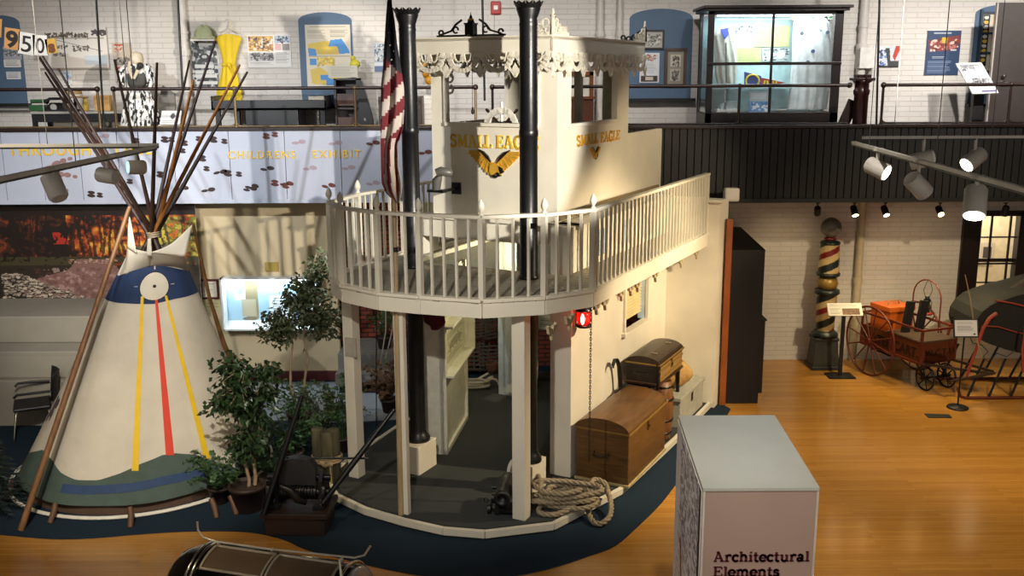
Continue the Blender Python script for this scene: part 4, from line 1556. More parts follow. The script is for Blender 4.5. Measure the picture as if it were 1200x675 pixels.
picture(PM @ Vector((.012, .06, 2.34)), PM.to_3x3() @ Vector((0, dL - .12, 0)), Vector((0, 0, -.5)), pc, 'printed_sheet', pn)
obj('small_label', B(PM).mm((-.19, -.012, 1.92), (-.06, 0, 2.06)), P('bronze_label', '#6a5c44', .5), pn)
light('SPOT', PM @ Vector((1.1, .0, 2.36)), PM @ Vector((0, dL * .5, 1.2)), 9, (1, .88, .5), .03, 85, .8)
light('POINT', (-.2, 13.6, 2.25), (0, 0, 0), 4.5, (1, .86, .55), .06)
light('POINT', (-.6, 15.2, 2.4), (0, 0, 0), 3.5, (1, .7, .4), .06)
xl, xr_ = BS(500, 450, -.35).x, BS(521, 450, -.35).x
b = B(BM)


sx0, sx1 = BS(497, 370, -.5).x, BS(523, 370, -.5).x


def swag(u, v):
    x = sx0 + (sx1 - sx0) * u
    return Vector((x, -.50 - .05 * math.sin(v * 3) - .02 * math.sin(u * 20), 2.41 - v * (.50 + .12 * math.sin(PI * u))))


sw = obj('red_swag', B(BM).grid(swag, 24, 8), P('maroon_cloth', '#5c1014', .8), base=BM @ Vector((xl, -.42, 2.3)), solid=.006)
tag(sw, 'dark red bunting cloth hanging under the deck above the white panel', 'bunting')
# second panel unit (door-like frame)
fb = G(593, 462, .1)
pn2 = thing('exhibit_stand', 'pale hollow panel frame standing at the back of the porch', 'panel', fb)
s_ = 2.15
x0, x1 = BS(584, 440, s_).x, BS(592, 440, s_).x
b = B(BM).mm((x0, s_, .106), (x1, s_ + .06, 2.6)).mm((x1 - .04, s_, .106), (x1, s_ + .7, 2.6))
b.mm((x1, s_, .106), (x1 + .2, s_ + .05, 2.6)).mm((x1, s_ + .65, .106), (x1 + .2, s_ + .7, 2.6)).mm((x1, s_, .106), (x1 + .2, s_ + .7, .16))
obj('frame', b, P('panel_grey_white', '#c4ccca', .5), pn2, bev=.005)
pc = Pic(40, 50, '#c8c8c0')
pc.lines(.1, .1, .9, .3, 5, '#555').rect(.1, .35, .9, .6, '#77766e').lines(.1, .7, .9, .95, 5, '#555') if False else pc.rect(.1, .35, .9, .6, '#77766e').lines(.1, .7, .9, .95, 5, '#555550')
picture(BM @ Vector((x1 + .22, s_ + .68, 1.6)), BM.to_3x3() @ Vector((.3, 0, 0)), Vector((0, 0, -.6)), pc, 'printed_sheet', pn2)

# slatted traps and crates at the back
tb = G(562, 436, .1)
for k, (px, py, z0, hh) in enumerate(((556, 425, .1, .55), (572, 425, .1, .5), (560, 425, .62, .4), (574, 425, .6, .45))):
    base = G(px, 432, .1)
    base.z = z0 + (.006 if z0 < .2 else .03)
    t = thing('slatted_trap', ('lower left', 'lower right', 'upper left', 'upper right')[k] + ' dark slatted fishing trap of the stack behind the porch', 'trap', base, None)
    b = B(Matrix.Translation(base) @ Matrix.Rotation(.2 * k, 4, 'Z'))
    for i in range(7):
        b.box((0, -.14, .03 + hh * .9 * i / 7), (.34, .012, .025))
        b.box((.17, 0, .03 + hh * .9 * i / 7), (.012, .28, .025))
    for x in (-.16, 0, .16):
        b.box((x, -.13, hh / 2), (.02, .02, hh)).box((x, .13, hh / 2), (.02, .02, hh))
    obj('slats', b, P('weathered_slat', '#4a4238', .7), t)
    obj('base_board', B(Matrix.Translation(base) @ Matrix.Rotation(.2 * k, 4, 'Z')).box((0, 0, .01), (.36, .3, .02)), DKWOOD, t)
rb2 = G(558, 455, .106)
b = B()
keep = b
pts = [(rb2.x + (.12 + .02 * math.sin(i)) * 1.6 * math.cos(i * .7), rb2.y + .12 * math.sin(i * .7), .13 + .004 * i) for i in range(28)]
rope(pts, .02)
rope([(rb2.x + .25 + .1 * math.cos(i * .6), rb2.y + .0 + .02 * i, .16 + .08 * abs(math.sin(i * .6))) for i in range(9)], .018)
tag(obj('rope_coil', keep, P('pale_rope', '#a49a84', .85), base=rb2), 'pale small rope coil on the carpet before the traps', 'rope')
kb = G(578, 437, .1)
bk = obj('woven_basket', B().lathe([(.09, 0), (.12, .08), (.13, .16), (.125, .18), (.11, .16), (.1, .02)], (kb.x, kb.y, .107), 16), P('basket_brown', '#5a3a22', .8, bump=(60, .8)), base=kb)
tag(bk, 'round brown woven basket on the carpet right of the traps', 'basket')
# small dark rigging ropes in left bay
for i, (x0, y0, x1, y1, r, lab) in enumerate(((441, 345, 441, 500, .008, 'black'), (452, 350, 446, 425, .012, 'pale'), (462, 350, 452, 420, .012, 'pale'))):
    a, c = W(x0, y0, 12.9 + .8 * (i > 0)), W(x1, y1, 12.9 + .8 * (i > 0))
    if i:
        tag(obj('bare_stalk', B().tube([a, a.lerp(c, .5) + Vector((.04, 0, 0)), c], [r * .6, r, r], 6), P('pale_stalk', '#8c8272', .7), base=c), ('left' if i == 1 else 'right') + ' pale bare stalk rising before the red brick bay', 'stalk')
    else:
        c.z = .02
        tag(obj('thin_cord', B().tube([a, c], r, 6), BLACKP, base=c), 'thin black cord hanging beside the left porch post', 'cord')

# ================================================================== TEPEE
TC = Vector((-4.62, 11.6, 0.012))
TR, TK, TS = 1.5, 0.44, 0.12
ZC = 2.78


def cone_hit(px, py):
    d = ray(px, py)
    ox, oy, oz = CAM.x - TC.x, CAM.y - TC.y, CAM.z - TC.z
    ox -= TS * oz
    d = Vector((d.x - TS * d.z, d.y, d.z))
    A_ = d.x ** 2 + d.y ** 2 - (TK * d.z) ** 2
    rz = TR - TK * oz
    B_ = 2 * (ox * d.x + oy * d.y + rz * TK * d.z)
    C_ = ox ** 2 + oy ** 2 - rz ** 2
    D = B_ * B_ - 4 * A_ * C_
    if D < 0:
        D = 0
    t = (-B_ - math.sqrt(D)) / (2 * A_)
    return math.atan2(oy + d.y * t, ox + d.x * t), oz + d.z * t


def cpt(th, z, off=0.0):
    r = TR - TK * z + off + .012 * math.sin(th * 9) * (1 - z / 3.2)
    return TC + Vector((r * math.cos(th) + TS * z, r * math.sin(th), z))


tp = thing('tepee', 'white canvas tepee with navy band and painted stripes on the blue carpet', 'tepee', TC)
TH0 = math.atan2(-TC.y, -TC.x)


def interp(pts, x):
    if x <= pts[0][0]:
        return pts[0][1]
    for (a, p), (c, q) in zip(pts[:-1], pts[1:]):
        if x <= c:
            return p + (q - p) * (x - a) / (c - a)
    return pts[-1][1]


b = B()
b.grid(lambda u, v: cpt(2 * PI * u, .13 + (ZC - .13) * v), 96, 30)
hits = lambda L: sorted([cone_hit(*p) for p in L])


def overlay(top, bot, off, mi, n=90, rng=None):
    t, q = hits(top), hits(bot)
    a0, a1 = rng or (max(t[0][0], q[0][0]), min(t[-1][0], q[-1][0]))
    b.grid(lambda u, v: cpt(a0 + (a1 - a0) * u, interp(q, a0 + (a1 - a0) * u) * (1 - v) + interp(t, a0 + (a1 - a0) * u) * v, off), n, 10, mi)


# wavy slate skirt all the way round, blue band on it
topk = hits([(36, 530), (50, 527), (62, 540), (72, 553), (90, 562), (115, 563), (140, 555), (165, 543), (190, 533), (205, 531), (230, 533), (250, 540), (275, 548)])
zt = lambda th: interp(topk, th) if topk[0][0] < th < topk[-1][0] else .52 + .12 * math.sin(th * 3)
b.grid(lambda u, v: cpt(-PI + 2 * PI * u, .125 + (zt(-PI + 2 * PI * u) - .125) * v, .004), 200, 8, 1)
bl = hits([(75, 566), (110, 569), (150, 566), (190, 558), (230, 550), (270, 545)])
b.grid(lambda u, v: cpt(bl[0][0] + (bl[-1][0] - bl[0][0]) * u, interp(bl, bl[0][0] + (bl[-1][0] - bl[0][0]) * u) - .09 * v, .008), 60, 2, 3)
# navy band
nt_ = hits([(140, 323), (150, 319), (165, 312), (175, 309), (190, 311), (215, 316), (221, 318)])
nb = hits([(127, 352), (150, 355.5), (180, 356), (205, 350), (232, 340)])
b.grid(lambda u, v: cpt(-PI + 2 * PI * u, (interp(nb, -PI + 2 * PI * u) if nb[0][0] < -PI + 2 * PI * u < nb[-1][0] else nb[0][1]) * (1 - v) + v * (interp(nt_, -PI + 2 * PI * u) if nt_[0][0] < -PI + 2 * PI * u < nt_[-1][0] else nt_[0][1]), .006), 160, 8, 2)
# sun disc and marks
th_c, z_c = cone_hit(181, 335)
rd = .155


def disc(r0, r1, mi, off, dth=0.0, dz=0.0, n=26):
    rc = TR - TK * z_c
    b.grid(lambda u, v: cpt(th_c + dth + (r0 + (r1 - r0) * v) * math.cos(2 * PI * u) / rc, z_c + dz + (r0 + (r1 - r0) * v) * math.sin(2 * PI * u) * .98, off), n, 3, mi)


disc(0, rd * 1.06, 7, .010)
disc(0, rd, 0, .014)
disc(0, .018, 7, .018)
for a in (0, 90, 180):
    dx, dz = math.cos(math.radians(a)), math.sin(math.radians(a))
    rc = TR - TK * z_c
    pts = [cpt(th_c + (rd + e) * dx / rc, z_c + (rd + e) * dz, .012) for e in (.03, .07)]
    b.beam(pts[0], pts[1], .012, .006)
for (x0, y0, w0), (x1, y1, w1), mi in (((167, 347, 1.6), (158.5, 551, 4), 4), ((183, 350, 1.5), (199, 533, 5), 5), ((194, 346, 1.5), (242, 537, 3.5), 4)):
    n = 26
    L_, R_2 = [], []
    for i in range(n + 1):
        t = i / n
        x, y, w_ = x0 + (x1 - x0) * t, y0 + (y1 - y0) * t, w0 + (w1 - w0) * t
        L_.append(cone_hit(x - w_ / 1, y))
        R_2.append(cone_hit(x + w_ / 1, y))
    b.grid(lambda u, v: cpt((L_[int(round(u * n))][0]) * (1 - v) + R_2[int(round(u * n))][0] * v, L_[int(round(u * n))][1] * (1 - v) + R_2[int(round(u * n))][1] * v, .012), n, 2, mi)
# bison mark on the left
am, zm = cone_hit(64, 478)
for dx, dz, rx, rz in ((0, 0, .05, .10), (.06, .07, .04, .06), (-.05, -.1, .03, .07), (.05, -.07, .02, .06), (-.02, .1, .03, .04)):
    rc = TR - TK * zm
    b.grid(lambda u, v: cpt(am + (dx + rx * v * math.cos(2 * PI * u)) / rc, zm + dz + rz * v * math.sin(2 * PI * u), .007), 14, 2, 6)
cover = obj('canvas_cover', b, [CANVAS, SLATE, NAVY, STRBLUE, YEL, REDP, P('faded_mark', '#5a4a50', .8), P('black_mark', '#15171c', .8)], tp)
b = B()
b.grid(lambda u, v: TC + Vector(((TR + .03 + .03 * math.sin(v * PI)) * math.cos(2 * PI * u), (TR + .03 + .03 * math.sin(v * PI)) * math.sin(2 * PI * u), .002 + .045 * v)), 90, 5)
obj('liner_hem', b, P('liner_white', '#d8d2c4', .85), tp, solid=.004)
b = B()
b.grid(lambda u, v: TC + Vector(((TR - .10) * math.cos(2 * PI * u), (TR - .10) * math.sin(2 * PI * u), .0 + .2 * v)), 80, 2)
obj('inner_liner', b, P('liner_brown', '#5c4636', .85), tp)
# smoke flaps
F1 = W(150.5, 247, 11.2)
F2 = W(226, 262, 11.2)


def quadpatch(pts, bulge=.03, n=10):
    a, c, d, e = [Vector(p) for p in pts]
    return lambda u, v: (a * (1 - u) + c * u) * (1 - v) + (e * (1 - u) + d * u) * v + Vector((0, -bulge * math.sin(PI * u) * math.sin(PI * v), 0))


b = B()
cL0, cL1 = cpt(*cone_hit(147, 322), .01), cpt(*cone_hit(176, 312), .01)
cR1 = cpt(*cone_hit(219, 317), .01)
b.grid(quadpatch([cL0, cL1, W(176, 296, 11.05), W(149, 290, 11.2)]), 10, 10)
b.grid(quadpatch([W(149, 291, 11.2), W(160, 297, 11.1), W(154, 262, 11.2), F1], .01), 8, 10)
b.grid(quadpatch([cL1, cR1, W(217, 300, 11.15), W(176, 295, 11.05)]), 12, 10)
b.grid(quadpatch([W(176, 296, 11.05), W(217, 301, 11.15), F2 + Vector((0, 0, 0)), W(200, 288, 11.1)], .02), 12, 10)
b.grid(quadpatch([W(172, 300, 11.05), W(178, 300, 11.05), W(177, 279, 11.05), W(173, 280, 11.05)], .0), 4, 6)
obj('smoke_flap', b, CANVAS, tp, solid=.006)
# poles
C0 = Vector((-4.29, 11.6, 2.98))
tips = [(46, 67, -1.5, 0), (50, 66, .3, 0), (53, 85, 1.2, 0), (68, 80, -.4, 0), (134, 70, -.8, 0), (184, 74, -1.3, 0), (222, 71, 1.1, 0), (227, 94, -1.0, 1), (252, 49, .6, 0), (281, 76, -.5, 1), (290, 84, .3, 0)]
for i, (px, py, dy, m) in enumerate(tips):
    T_p = W(px, py, 11.6 + dy)
    c = C0 + Vector((.02 * math.sin(i * 2.1) + (T_p.x - C0.x) * .02, .05 * math.cos(i * 1.7), .03 * math.sin(i)))
    d = (c - T_p)
    hd = Vector((d.x, d.y, 0))
    hd = hd.normalized() * 1.34
    base_ = Vector((TC.x + hd.x, TC.y + hd.y, .03))
    obj('lodge_pole', B().tube([base_, c, c.lerp(T_p, .5), T_p], [.034, .029, .022, .013], 8), POLEL if m else POLEW, tp)
obj('rope_lashing', B().tube([C0 + Vector((.085 * math.cos(a), .085 * math.sin(a), -.06 + .004 * a)) for a in [i * .5 for i in range(40)]], .012, 6), P('manila_rope', '#8e8068', .85), tp)
g0 = G(24, 620, .03)
g0.z = .014
obj('flap_pole', B().tube([g0, g0.lerp(F1, .5), F1, F1 + (F1 - g0).normalized() * .05], [.036, .032, .026, .022], 8), P('mid_pole', '#74502e', .55, noise_=(6, .3, (3, 3, .7))), tp)
g1 = Vector((-3.3, 12.4, .02))
mm_ = W(262, 402, 12.0)
obj('flap_pole', B().tube([g1, mm_, F2.lerp(mm_, .6) + Vector((-.03, 0, 0)), F2], [.034, .032, .024, .018], 8), P('mid_pole', '#74502e', .55), tp)
# short log stakes round the edge
for px, py in ((60, 612), (153, 617), (253, 606), (8, 583), (276, 602)):
    g = G(px, py, .012)
    dirv = Vector((TC.x - g.x, TC.y - g.y, 0)).normalized()
    t = obj('log_stake', B().tube([g - dirv * .02 + Vector((0, 0, 0.0)), g + dirv * .05 + Vector((.01, 0, .12)), g + dirv * .09 + Vector((0, 0, .19))], [.03, .034, .03], 9), P('stake_brown', '#5c4028', .6), tp)

# ================================================================== chair, fir
cg = G(40, 525, .0)
cg = Vector((-6.55, 12.75, 0.012))
ch = thing('armchair', 'black chair with chrome legs standing by the carpeted risers behind the tepee', 'chair', cg)
Mc = Matrix.Translation(cg) @ Matrix.Rotation(math.radians(-65), 4, 'Z')
obj('seat', B(Mc).box((0, 0, .44), (.48, .46, .05)), BLACKP, ch, bev=.02)
obj('backrest', B(Mc).grid(lambda u, v: Vector((-.25 + .5 * u, .24 + .05 * v - .08 * math.sin(PI * u) * -1, .52 + .36 * v)), 14, 8), BLACKP, ch, solid=.02)
for sx in (-1, 1):
    obj('armrest', B(Mc).tube([(sx * .25, .24, .66), (sx * .28, 0, .67), (sx * .28, -.16, .67), (sx * .27, -.2, .63)], .018, 8), BLACKP, ch)
    for y0, y1 in ((-.2, -.26), (.2, .27)):
        obj('leg', B(Mc).tube([(sx * .22, y0 * .9, .42), (sx * .27, y0, .40), (sx * .28, y1, .0)], .013, 8), CHROME, ch)

LEAF = P('ficus_leaf', '#24381c', .4, noise_=(3, .45))
LEAF2 = P('dry_leaf', '#3c4426', .5, noise_=(3, .4))
FERN = P('fern_leaf', '#34502a', .5, noise_=(4, .4))
FIRM = P('fir_needles', '#16241a', .6, noise_=(4, .4))


def leaf(b, p, d, L, w_, mi=0):
    d = d.normalized()
    u = Vector((random.uniform(-1, 1), random.uniform(-1, 1), random.uniform(-1, 1)))
    x = d.cross(u).normalized() * w_
    n = x.cross(d).normalized() * w_ * .3
    b.add([p, p + d * L * .4 + x + n, p + d * L * .4 - x + n, p + d * L, p + d * L * .45], [(0, 1, 4), (0, 4, 2), (1, 3, 4), (4, 3, 2)], mi)


def tree(label, base, height, stems, crown, n, L, mat, lm, droop=.6, seed=1, pot=None, name='potted_ficus'):
    random.seed(seed)
    t = thing(name, label, 'tree', base)
    b = B()
    tips = []
    bb = B()
    for (dx, dy, top) in stems:
        pts = [Vector(base) + Vector((dx, dy, .1))]
        for k in range(1, 7):
            f = k / 6
            pts.append(Vector(base) + Vector((dx + (top[0] - dx) * f + .03 * math.sin(k * 2.3 + dx * 9), dy + (top[1] - dy) * f, .1 + (top[2] - .1) * f)))
        obj('stem', B().tube(pts, [.022 - .002 * k for k in range(7)], 8), TRUNKB, t)
        for p in pts[3:]:
            tips.append(p)
    cl = []
    for (cx, cy, cz, r, rz) in crown:
        for _ in range(int(9 * r / .15)):
            a, z_ = random.uniform(0, 2 * PI), random.uniform(-1, 1)
            q = Vector(base) + Vector((cx + r * math.cos(a) * math.sqrt(1 - z_ * z_) * random.uniform(.5, 1), cy + r * math.sin(a) * math.sqrt(1 - z_ * z_) * random.uniform(.5, 1), cz + rz * z_ * random.uniform(.5, 1)))
            s_ = min(tips, key=lambda p: (p - q).length)
            m_ = s_.lerp(q, .5) + Vector((0, 0, .06))
            bb.tube([s_, m_, q], [.007, .005, .003], 5)
            cl.append((s_, m_, q))
    for _ in range(n):
        s_, m_, q = random.choice(cl)
        f = random.uniform(.3, 1.05)
        p = s_.lerp(q, f) + Vector((random.gauss(0, .05), random.gauss(0, .05), random.gauss(0, .05)))
        leaf(b, p, Vector((random.uniform(-1, 1), random.uniform(-1, 1), -droop + random.uniform(-.5, .5))), L * random.uniform(.7, 1.2), L * .27)
    obj('branches', bb, TRUNKB, t)
    obj('foliage', b, lm, t)
    if pot:
        r, h = pot
        obj('pot', B().lathe([(r * .75, 0), (r * .8, .01), (r, h), (r * 1.06, h), (r * 1.06, h - .04), (r * .9, h - .05), (r * .86, h - .03), (.01, h - .03)], base, 20), P('dark_planter', '#2a1c14', .6), t)
    return t


gp = G(283, 603, .012)
gp = Vector((gp.x + .04, gp.y + .15, .013))
tree('leafy green ficus in a dark pot beside the right side of the tepee', gp, 2.2, [(0, 0, (.02, .1, 1.55)), (.05, .04, (.2, .15, 1.6))],
     [(.05, .0, 1.45, .34, .26), (-.28, .0, 1.25, .22, .2), (.32, .05, 1.5, .18, .2), (.1, 0, 1.0, .26, .22), (-.1, .0, 1.7, .2, .15), (.0, 0, .72, .15, .15)], 1700, .10, None, LEAF, .6, 5, (.2, .3))
g2 = Vector((-2.95, 12.9, .013))
tree('taller sparse ficus with two thin stems before the lit wall case', g2, 2.3, [(-.1, 0, (-.05, 0, 1.8)), (.1, 0, (.15, 0, 1.9))],
     [(.0, 0, 1.62, .40, .26), (.22, 0, 2.05, .34, .32), (.3, 0, 1.8, .3, .35), (-.3, 0, 1.45, .25, .2), (.38, .1, 2.35, .2, .2), (.5, 0, 1.55, .25, .2)], 3000, .08, None, LEAF2, .5, 9, (.17, .26))


def fern(label, base, n, L, h, seed, mat=FERN, name='fern_plant', cat='plant', pot=True, w_=.5):
    random.seed(seed)
    t = thing(name, label, cat, base)
    b = B()
    for k in range(n):
        a = 2 * PI * k / n + random.uniform(-.3, .3)
        l_ = L * random.uniform(.6, 1.1)
        hh = h * random.uniform(.5, 1.15)
        pts = []
        for i in range(9):
            f = i / 8
            pts.append(Vector(base) + Vector((l_ * f * math.cos(a), l_ * f * math.sin(a), .14 + hh * math.sin(f * PI * .62))))
        b.tube(pts, .004, 4)
        for i in range(2, 9):
            d = pts[i] - pts[i - 1]
            sd = d.cross(Vector((0, 0, 1))).normalized()
            for s_ in (-1, 1):
                leaf(b, pts[i], sd * s_ + d.normalized() * .5 + Vector((0, 0, -.2)), l_ * .22 * (1.1 - i / 11), .02 + .01 * w_)
    obj('fronds', b, mat, t)
    if pot:
        obj('pot', B().lathe([(.09, 0), (.1, .01), (.13, .2), (.14, .2), (.14, .17), (.11, .16), (.01, .16)], base, 16), P('dark_planter', '#2a1c14', .6), t)
    return t


def gz(x, y, z=.013):
    p = G(x, y, z)
    return p


fern('dark fern spreading beside the tepee edge in front of the ficus', gz(258, 588), 26, .38, .42, 2)
fern('fern between the ficus and the black windlass', gz(318, 575), 22, .34, .4, 3)
fern('bushy fern behind the black windlass', gz(345, 545), 30, .5, .55, 4)
fern('fern with pale arching leaves left of the porch post', gz(385, 520), 34, .5, .6, 5, P('fern_pale', '#3a4428', .5, noise_=(4, .4)))
fern('low fern at the foot of the tall sparse ficus', gz(350, 505), 24, .4, .5, 6)
fern('spiky plant just behind the left porch post', gz(402, 528), 18, .35, .75, 8)
# brown leaf litter plant behind post
fern('dry brown plant with broad leaves behind the left porch post', Vector((-1.75, 13.3, .12)), 26, .45, .5, 12, P('dry_brown_leaf', '#5a4028', .7, noise_=(4, .4)), w_=2.5)
fern('green spiky plant on the grey plinth of the red brick bay', Vector((-2.05, 15.2, .53)), 18, .3, .5, 13)
# fir at the left frame edge
fb_ = G(-12, 600, .013)
random.seed(4)
ft = thing('small_fir_tree', 'small dark green fir tree at the left of the tepee', 'tree', fb_)
b = B()
for k in range(15):
    z = .12 + k * .075
    r = .42 * (1 - k / 17)
    for j in range(11):
        a = 2 * PI * j / 11 + k * .5
        q = fb_ + Vector((r * math.cos(a), r * math.sin(a), z - .06))
        p = fb_ + Vector((0, 0, z + .03))
        b.tube([p, q], [.006, .002], 4)
        for i in range(9):
            f = (i + 1) / 9
            for s_ in (-1, 1):
                leaf(b, p.lerp(q, f), (q - p).normalized() + s_ * (q - p).cross(Vector((0, 0, 1))).normalized() * .8, .075, .008)
obj('needled_branches', b, FIRM, ft)
obj('trunk', B().tube([fb_, fb_ + Vector((0, 0, 1.25))], [.03, .008], 8), TRUNKB, ft)

# ================================================================== windlass
wb = G(346, 628, .012)
wl = thing('ship_windlass', 'black iron hand windlass with two long crank levers on a brown plinth', 'windlass', wb)
Mw = Matrix.Translation((wb.x, wb.y + .0, .012)) @ Matrix.Rotation(math.radians(-3), 4, 'Z')
obj('plinth', B(Mw).mm((-.32, .0, 0), (.32, .46, .24)).mm((-.36, -.03, .2), (.36, .5, .26)), P('plinth_brown', '#281a12', .5, noise_=(5, .25, (1, 1, 8))), wl, bev=.008)
for sx in (-1, 1):
    b = B(Mw).plate([(0, 0), (.34, 0), (.30, .06), (.24, .1), (.22, .3), (.16, .42), (.1, .42), (.06, .3), (.05, .1), (-.0, .06)], Matrix.Translation((sx * .24, .08, .26)) @ Matrix.Rotation(PI / 2, 4, 'Z'), .04)
    b.box((sx * .24, .12, .28), (.12, .1, .05)).box((sx * .24, .4, .28), (.12, .1, .05))
    obj('side_frame', b, BLACKI, wl, bev=.005)
b = B(Mw)
for z, y, r in ((.42, .2, .05), (.56, .26, .035)):
    b.cyl((-.34, y, z), (.34, y, z), r)
for k in range(26):
    x = -.2 + k * .016
    b.cyl((x - .006, .2, .42), (x + .006, .2, .42), .07 + .012 * (k % 2), n=18)
obj('winding_drum', b, BLACKI, wl)
for x in (-.3, .3):
    b = B(Mw)
    for k in range(18):
        a = 2 * PI * k / 18
        b.box((x, .2 + .12 * math.cos(a), .42 + .12 * math.sin(a)), (.03, .02, .03), rx=a)
    b.cyl((x - .012, .2, .42), (x + .012, .2, .42), .115, n=24)
    obj('gear', b, BLACKI, wl)
b = B(Mw)
b.plate([(-.2, 0), (-.2, .18)] + arc(0, .18, .2, .12, 180, 0, 12) + [(.2, 0)], Matrix.Translation((0, .30, .5)), .12)
obj('arched_hood', b, P('iron_grey', '#26282a', .5), wl, bev=.01)
b = B(Mw).tube([(-.14, .02, .56), (-.02, .0, .52), (.04, .0, .42), (.12, .05, .36)], [.03, .05, .045, .03], 10)
obj('pawl', b, BLACKI, wl)
pa, pb_ = W(354, 463, wb.y + .3), W(309, 603, wb.y - .05)
pa2, pb2 = W(462, 480, wb.y + .5), W(378, 590, wb.y + .05)
for p, q in ((pa, pb_), (pa2, pb2)):
    obj('crank_lever', B().tube([q, q.lerp(p, .5), p], [.03, .034, .022], 8), BLACKI, wl)
obj('cross_rod', B().cyl(W(336, 537, wb.y + .25), W(432, 537, wb.y + .3), .012), BLACKI, wl)
# pile bundle tied with rope, behind
pg = G(374, 590, .012)
pg = Vector((pg.x, pg.y + .45, .013))
pbd = thing('piling_bundle', 'short green-brown wooden pilings tied with rope behind the windlass', 'piling', pg)
zt_ = W(372, 503, pg.y).z
for k, (dx, dy, dz) in enumerate(((-.075, 0, 0), (.03, -.03, -.04), (.11, .03, -.02), (.0, .1, -.06))):
    obj('piling', B().lathe([(.07, 0), (.072, zt_ + dz - .02), (.065, zt_ + dz), (.0, zt_ + dz)], (pg.x + dx, pg.y + dy, .013), 14), P('mossy_wood', '#4a4630', .8, noise_=(6, .3, (3, 3, .6))), pbd)
zr = W(372, 538, pg.y).z
b = B()
for k in range(3):
    b.tube([Vector((pg.x + .02 + .17 * math.cos(t), pg.y + .03 + .13 * math.sin(t), zr - .02 + k * .028)) for t in [2 * PI * i / 24 for i in range(24)]], .017, 6, closed=True, caps=False)
b.tube([(pg.x - .03, pg.y - .11, zr), (pg.x + .04, pg.y - .14, zr - .03), (pg.x + .07, pg.y - .14, zr + .0), (pg.x + .1, pg.y - .12, zr - .02)], .03, 8)
b.tube([(pg.x + .08, pg.y - .13, zr), (pg.x + .09, pg.y - .14, zr - .25)], .011, 6)
obj('rope_binding', b, P('pale_tan_rope', '#8c7a5c', .85), pbd)

# ================================================================== wall case and frames on the beige wall
def wall_frame(name, label, cat, x0, y0, x1, y1, Y, pic, fm, fw=.03, group=None, dep=.03):
    a, c = W(x0, y0, Y), W(x1, y1, Y)
    t = thing(name, label, cat, ((a.x + c.x) / 2, Y, c.z), group)
    b = B()
    b.mm((a.x, Y - dep, a.z - fw), (c.x, Y, a.z)).mm((a.x, Y - dep, c.z), (c.x, Y, c.z + fw)).mm((a.x, Y - dep, c.z + fw), (a.x + fw, Y, a.z - fw)).mm((c.x - fw, Y - dep, c.z + fw), (c.x, Y, a.z - fw))
    obj('frame', b, fm, t)
    picture((a.x + fw, Y - dep * .5, a.z - fw), (c.x - a.x - 2 * fw, 0, 0), (0, 0, c.z - a.z + 2 * fw), pic, 'picture', t, .004)
    return t


MAR = P('maroon_frame', '#4a1212', .4)
pc = Pic(30, 36, '#c8c0ac')
pc.lines(.15, .15, .85, .85, 9, '#7a7466')
wall_frame('framed_certificate', 'small certificate in a maroon frame left of the lit wall case', 'framed sheet', 234.5, 327, 257.5, 350, YB - .002, pc, MAR)
pc = Pic(30, 20, '#b8b080')
pc.lines(.1, .1, .9, .9, 6, '#7a7454')
wallpic('notice_card', 240, 351, 258, 362, YB - .014, pc, 'small yellowish card under the maroon framed certificate', 'card')
a, c = W(311, 307, YB), W(327, 318, YB)
tag(obj('wall_plaque', B().mm((a.x, YB - .02, c.z), (c.x, YB - .001, a.z)), P('ochre_plaque', '#94803c', .4), base=((a.x + c.x) / 2, YB, c.z), bev=.003), 'small ochre plaque above the lit wall case', 'plaque')
a, c = W(262, 323, YB), W(380, 383, YB)
lc_ = thing('wall_showcase', 'brightly lit shallow wall showcase with papers on the beige wall', 'showcase', ((a.x + c.x) / 2, YB, c.z))
dp = .22
b = B()
fr = .025
for (p, q) in (((a.x, a.z - fr), (c.x, a.z)), ((a.x, c.z), (c.x, c.z + fr)), ((a.x, c.z), (a.x + fr, a.z)), ((c.x - fr, c.z), (c.x, a.z))):
    b.mm((p[0], YB - dp, p[1]), (q[0], YB - .001, q[1]))
obj('case_frame', b, P('case_white', '#d8dcdc', .4), lc_)
pc = Pic(120, 60, '#9fc4d8')
pc.rect(0, 0, 1, .03, '#ffffff').rect(.08, .06, .22, .46, '#d4e0e4').ell(.15, .24, .03, .1, '#8aa0a8').rect(.2, .05, .33, .85, '#8a8468').rect(.16, .45, .31, .8, '#aaa68e').ell(.24, .85, .08, .04, '#77705a').rect(.36, .05, .68, .8, '#9cc6dc').rect(.45, .38, .7, .85, '#dfe9ec').lines(.48, .42, .67, .8, 7, '#7d98a4').rect(.70, .04, .82, .25, '#8c8a70').rect(.78, .1, 1, .8, '#b4d2e0').rect(.82, .45, .95, .7, '#e4ecec').rect(0, .88, 1, 1, '#e8f0f2')
picture((a.x + fr, YB - .012, a.z - fr), (c.x - a.x - 2 * fr, 0, 0), (0, 0, -(a.z - c.z - 2 * fr)), pc, 'pinned_papers', lc_, .006)
obj('light_strip', B().mm((a.x + .05, YB - dp + .02, a.z - fr - .02), (c.x - .05, YB - dp + .05, a.z - fr - .004)), P('case_tube', '#ffffff', .5, emis=('#e4f2ff', 2)), lc_)
light('AREA', ((a.x + c.x) / 2, YB - dp + .05, a.z - .06), ((a.x + c.x) / 2, YB, a.z - .45), 2.0, (.86, .95, 1), c.x - a.x - .1, size_y=.03)

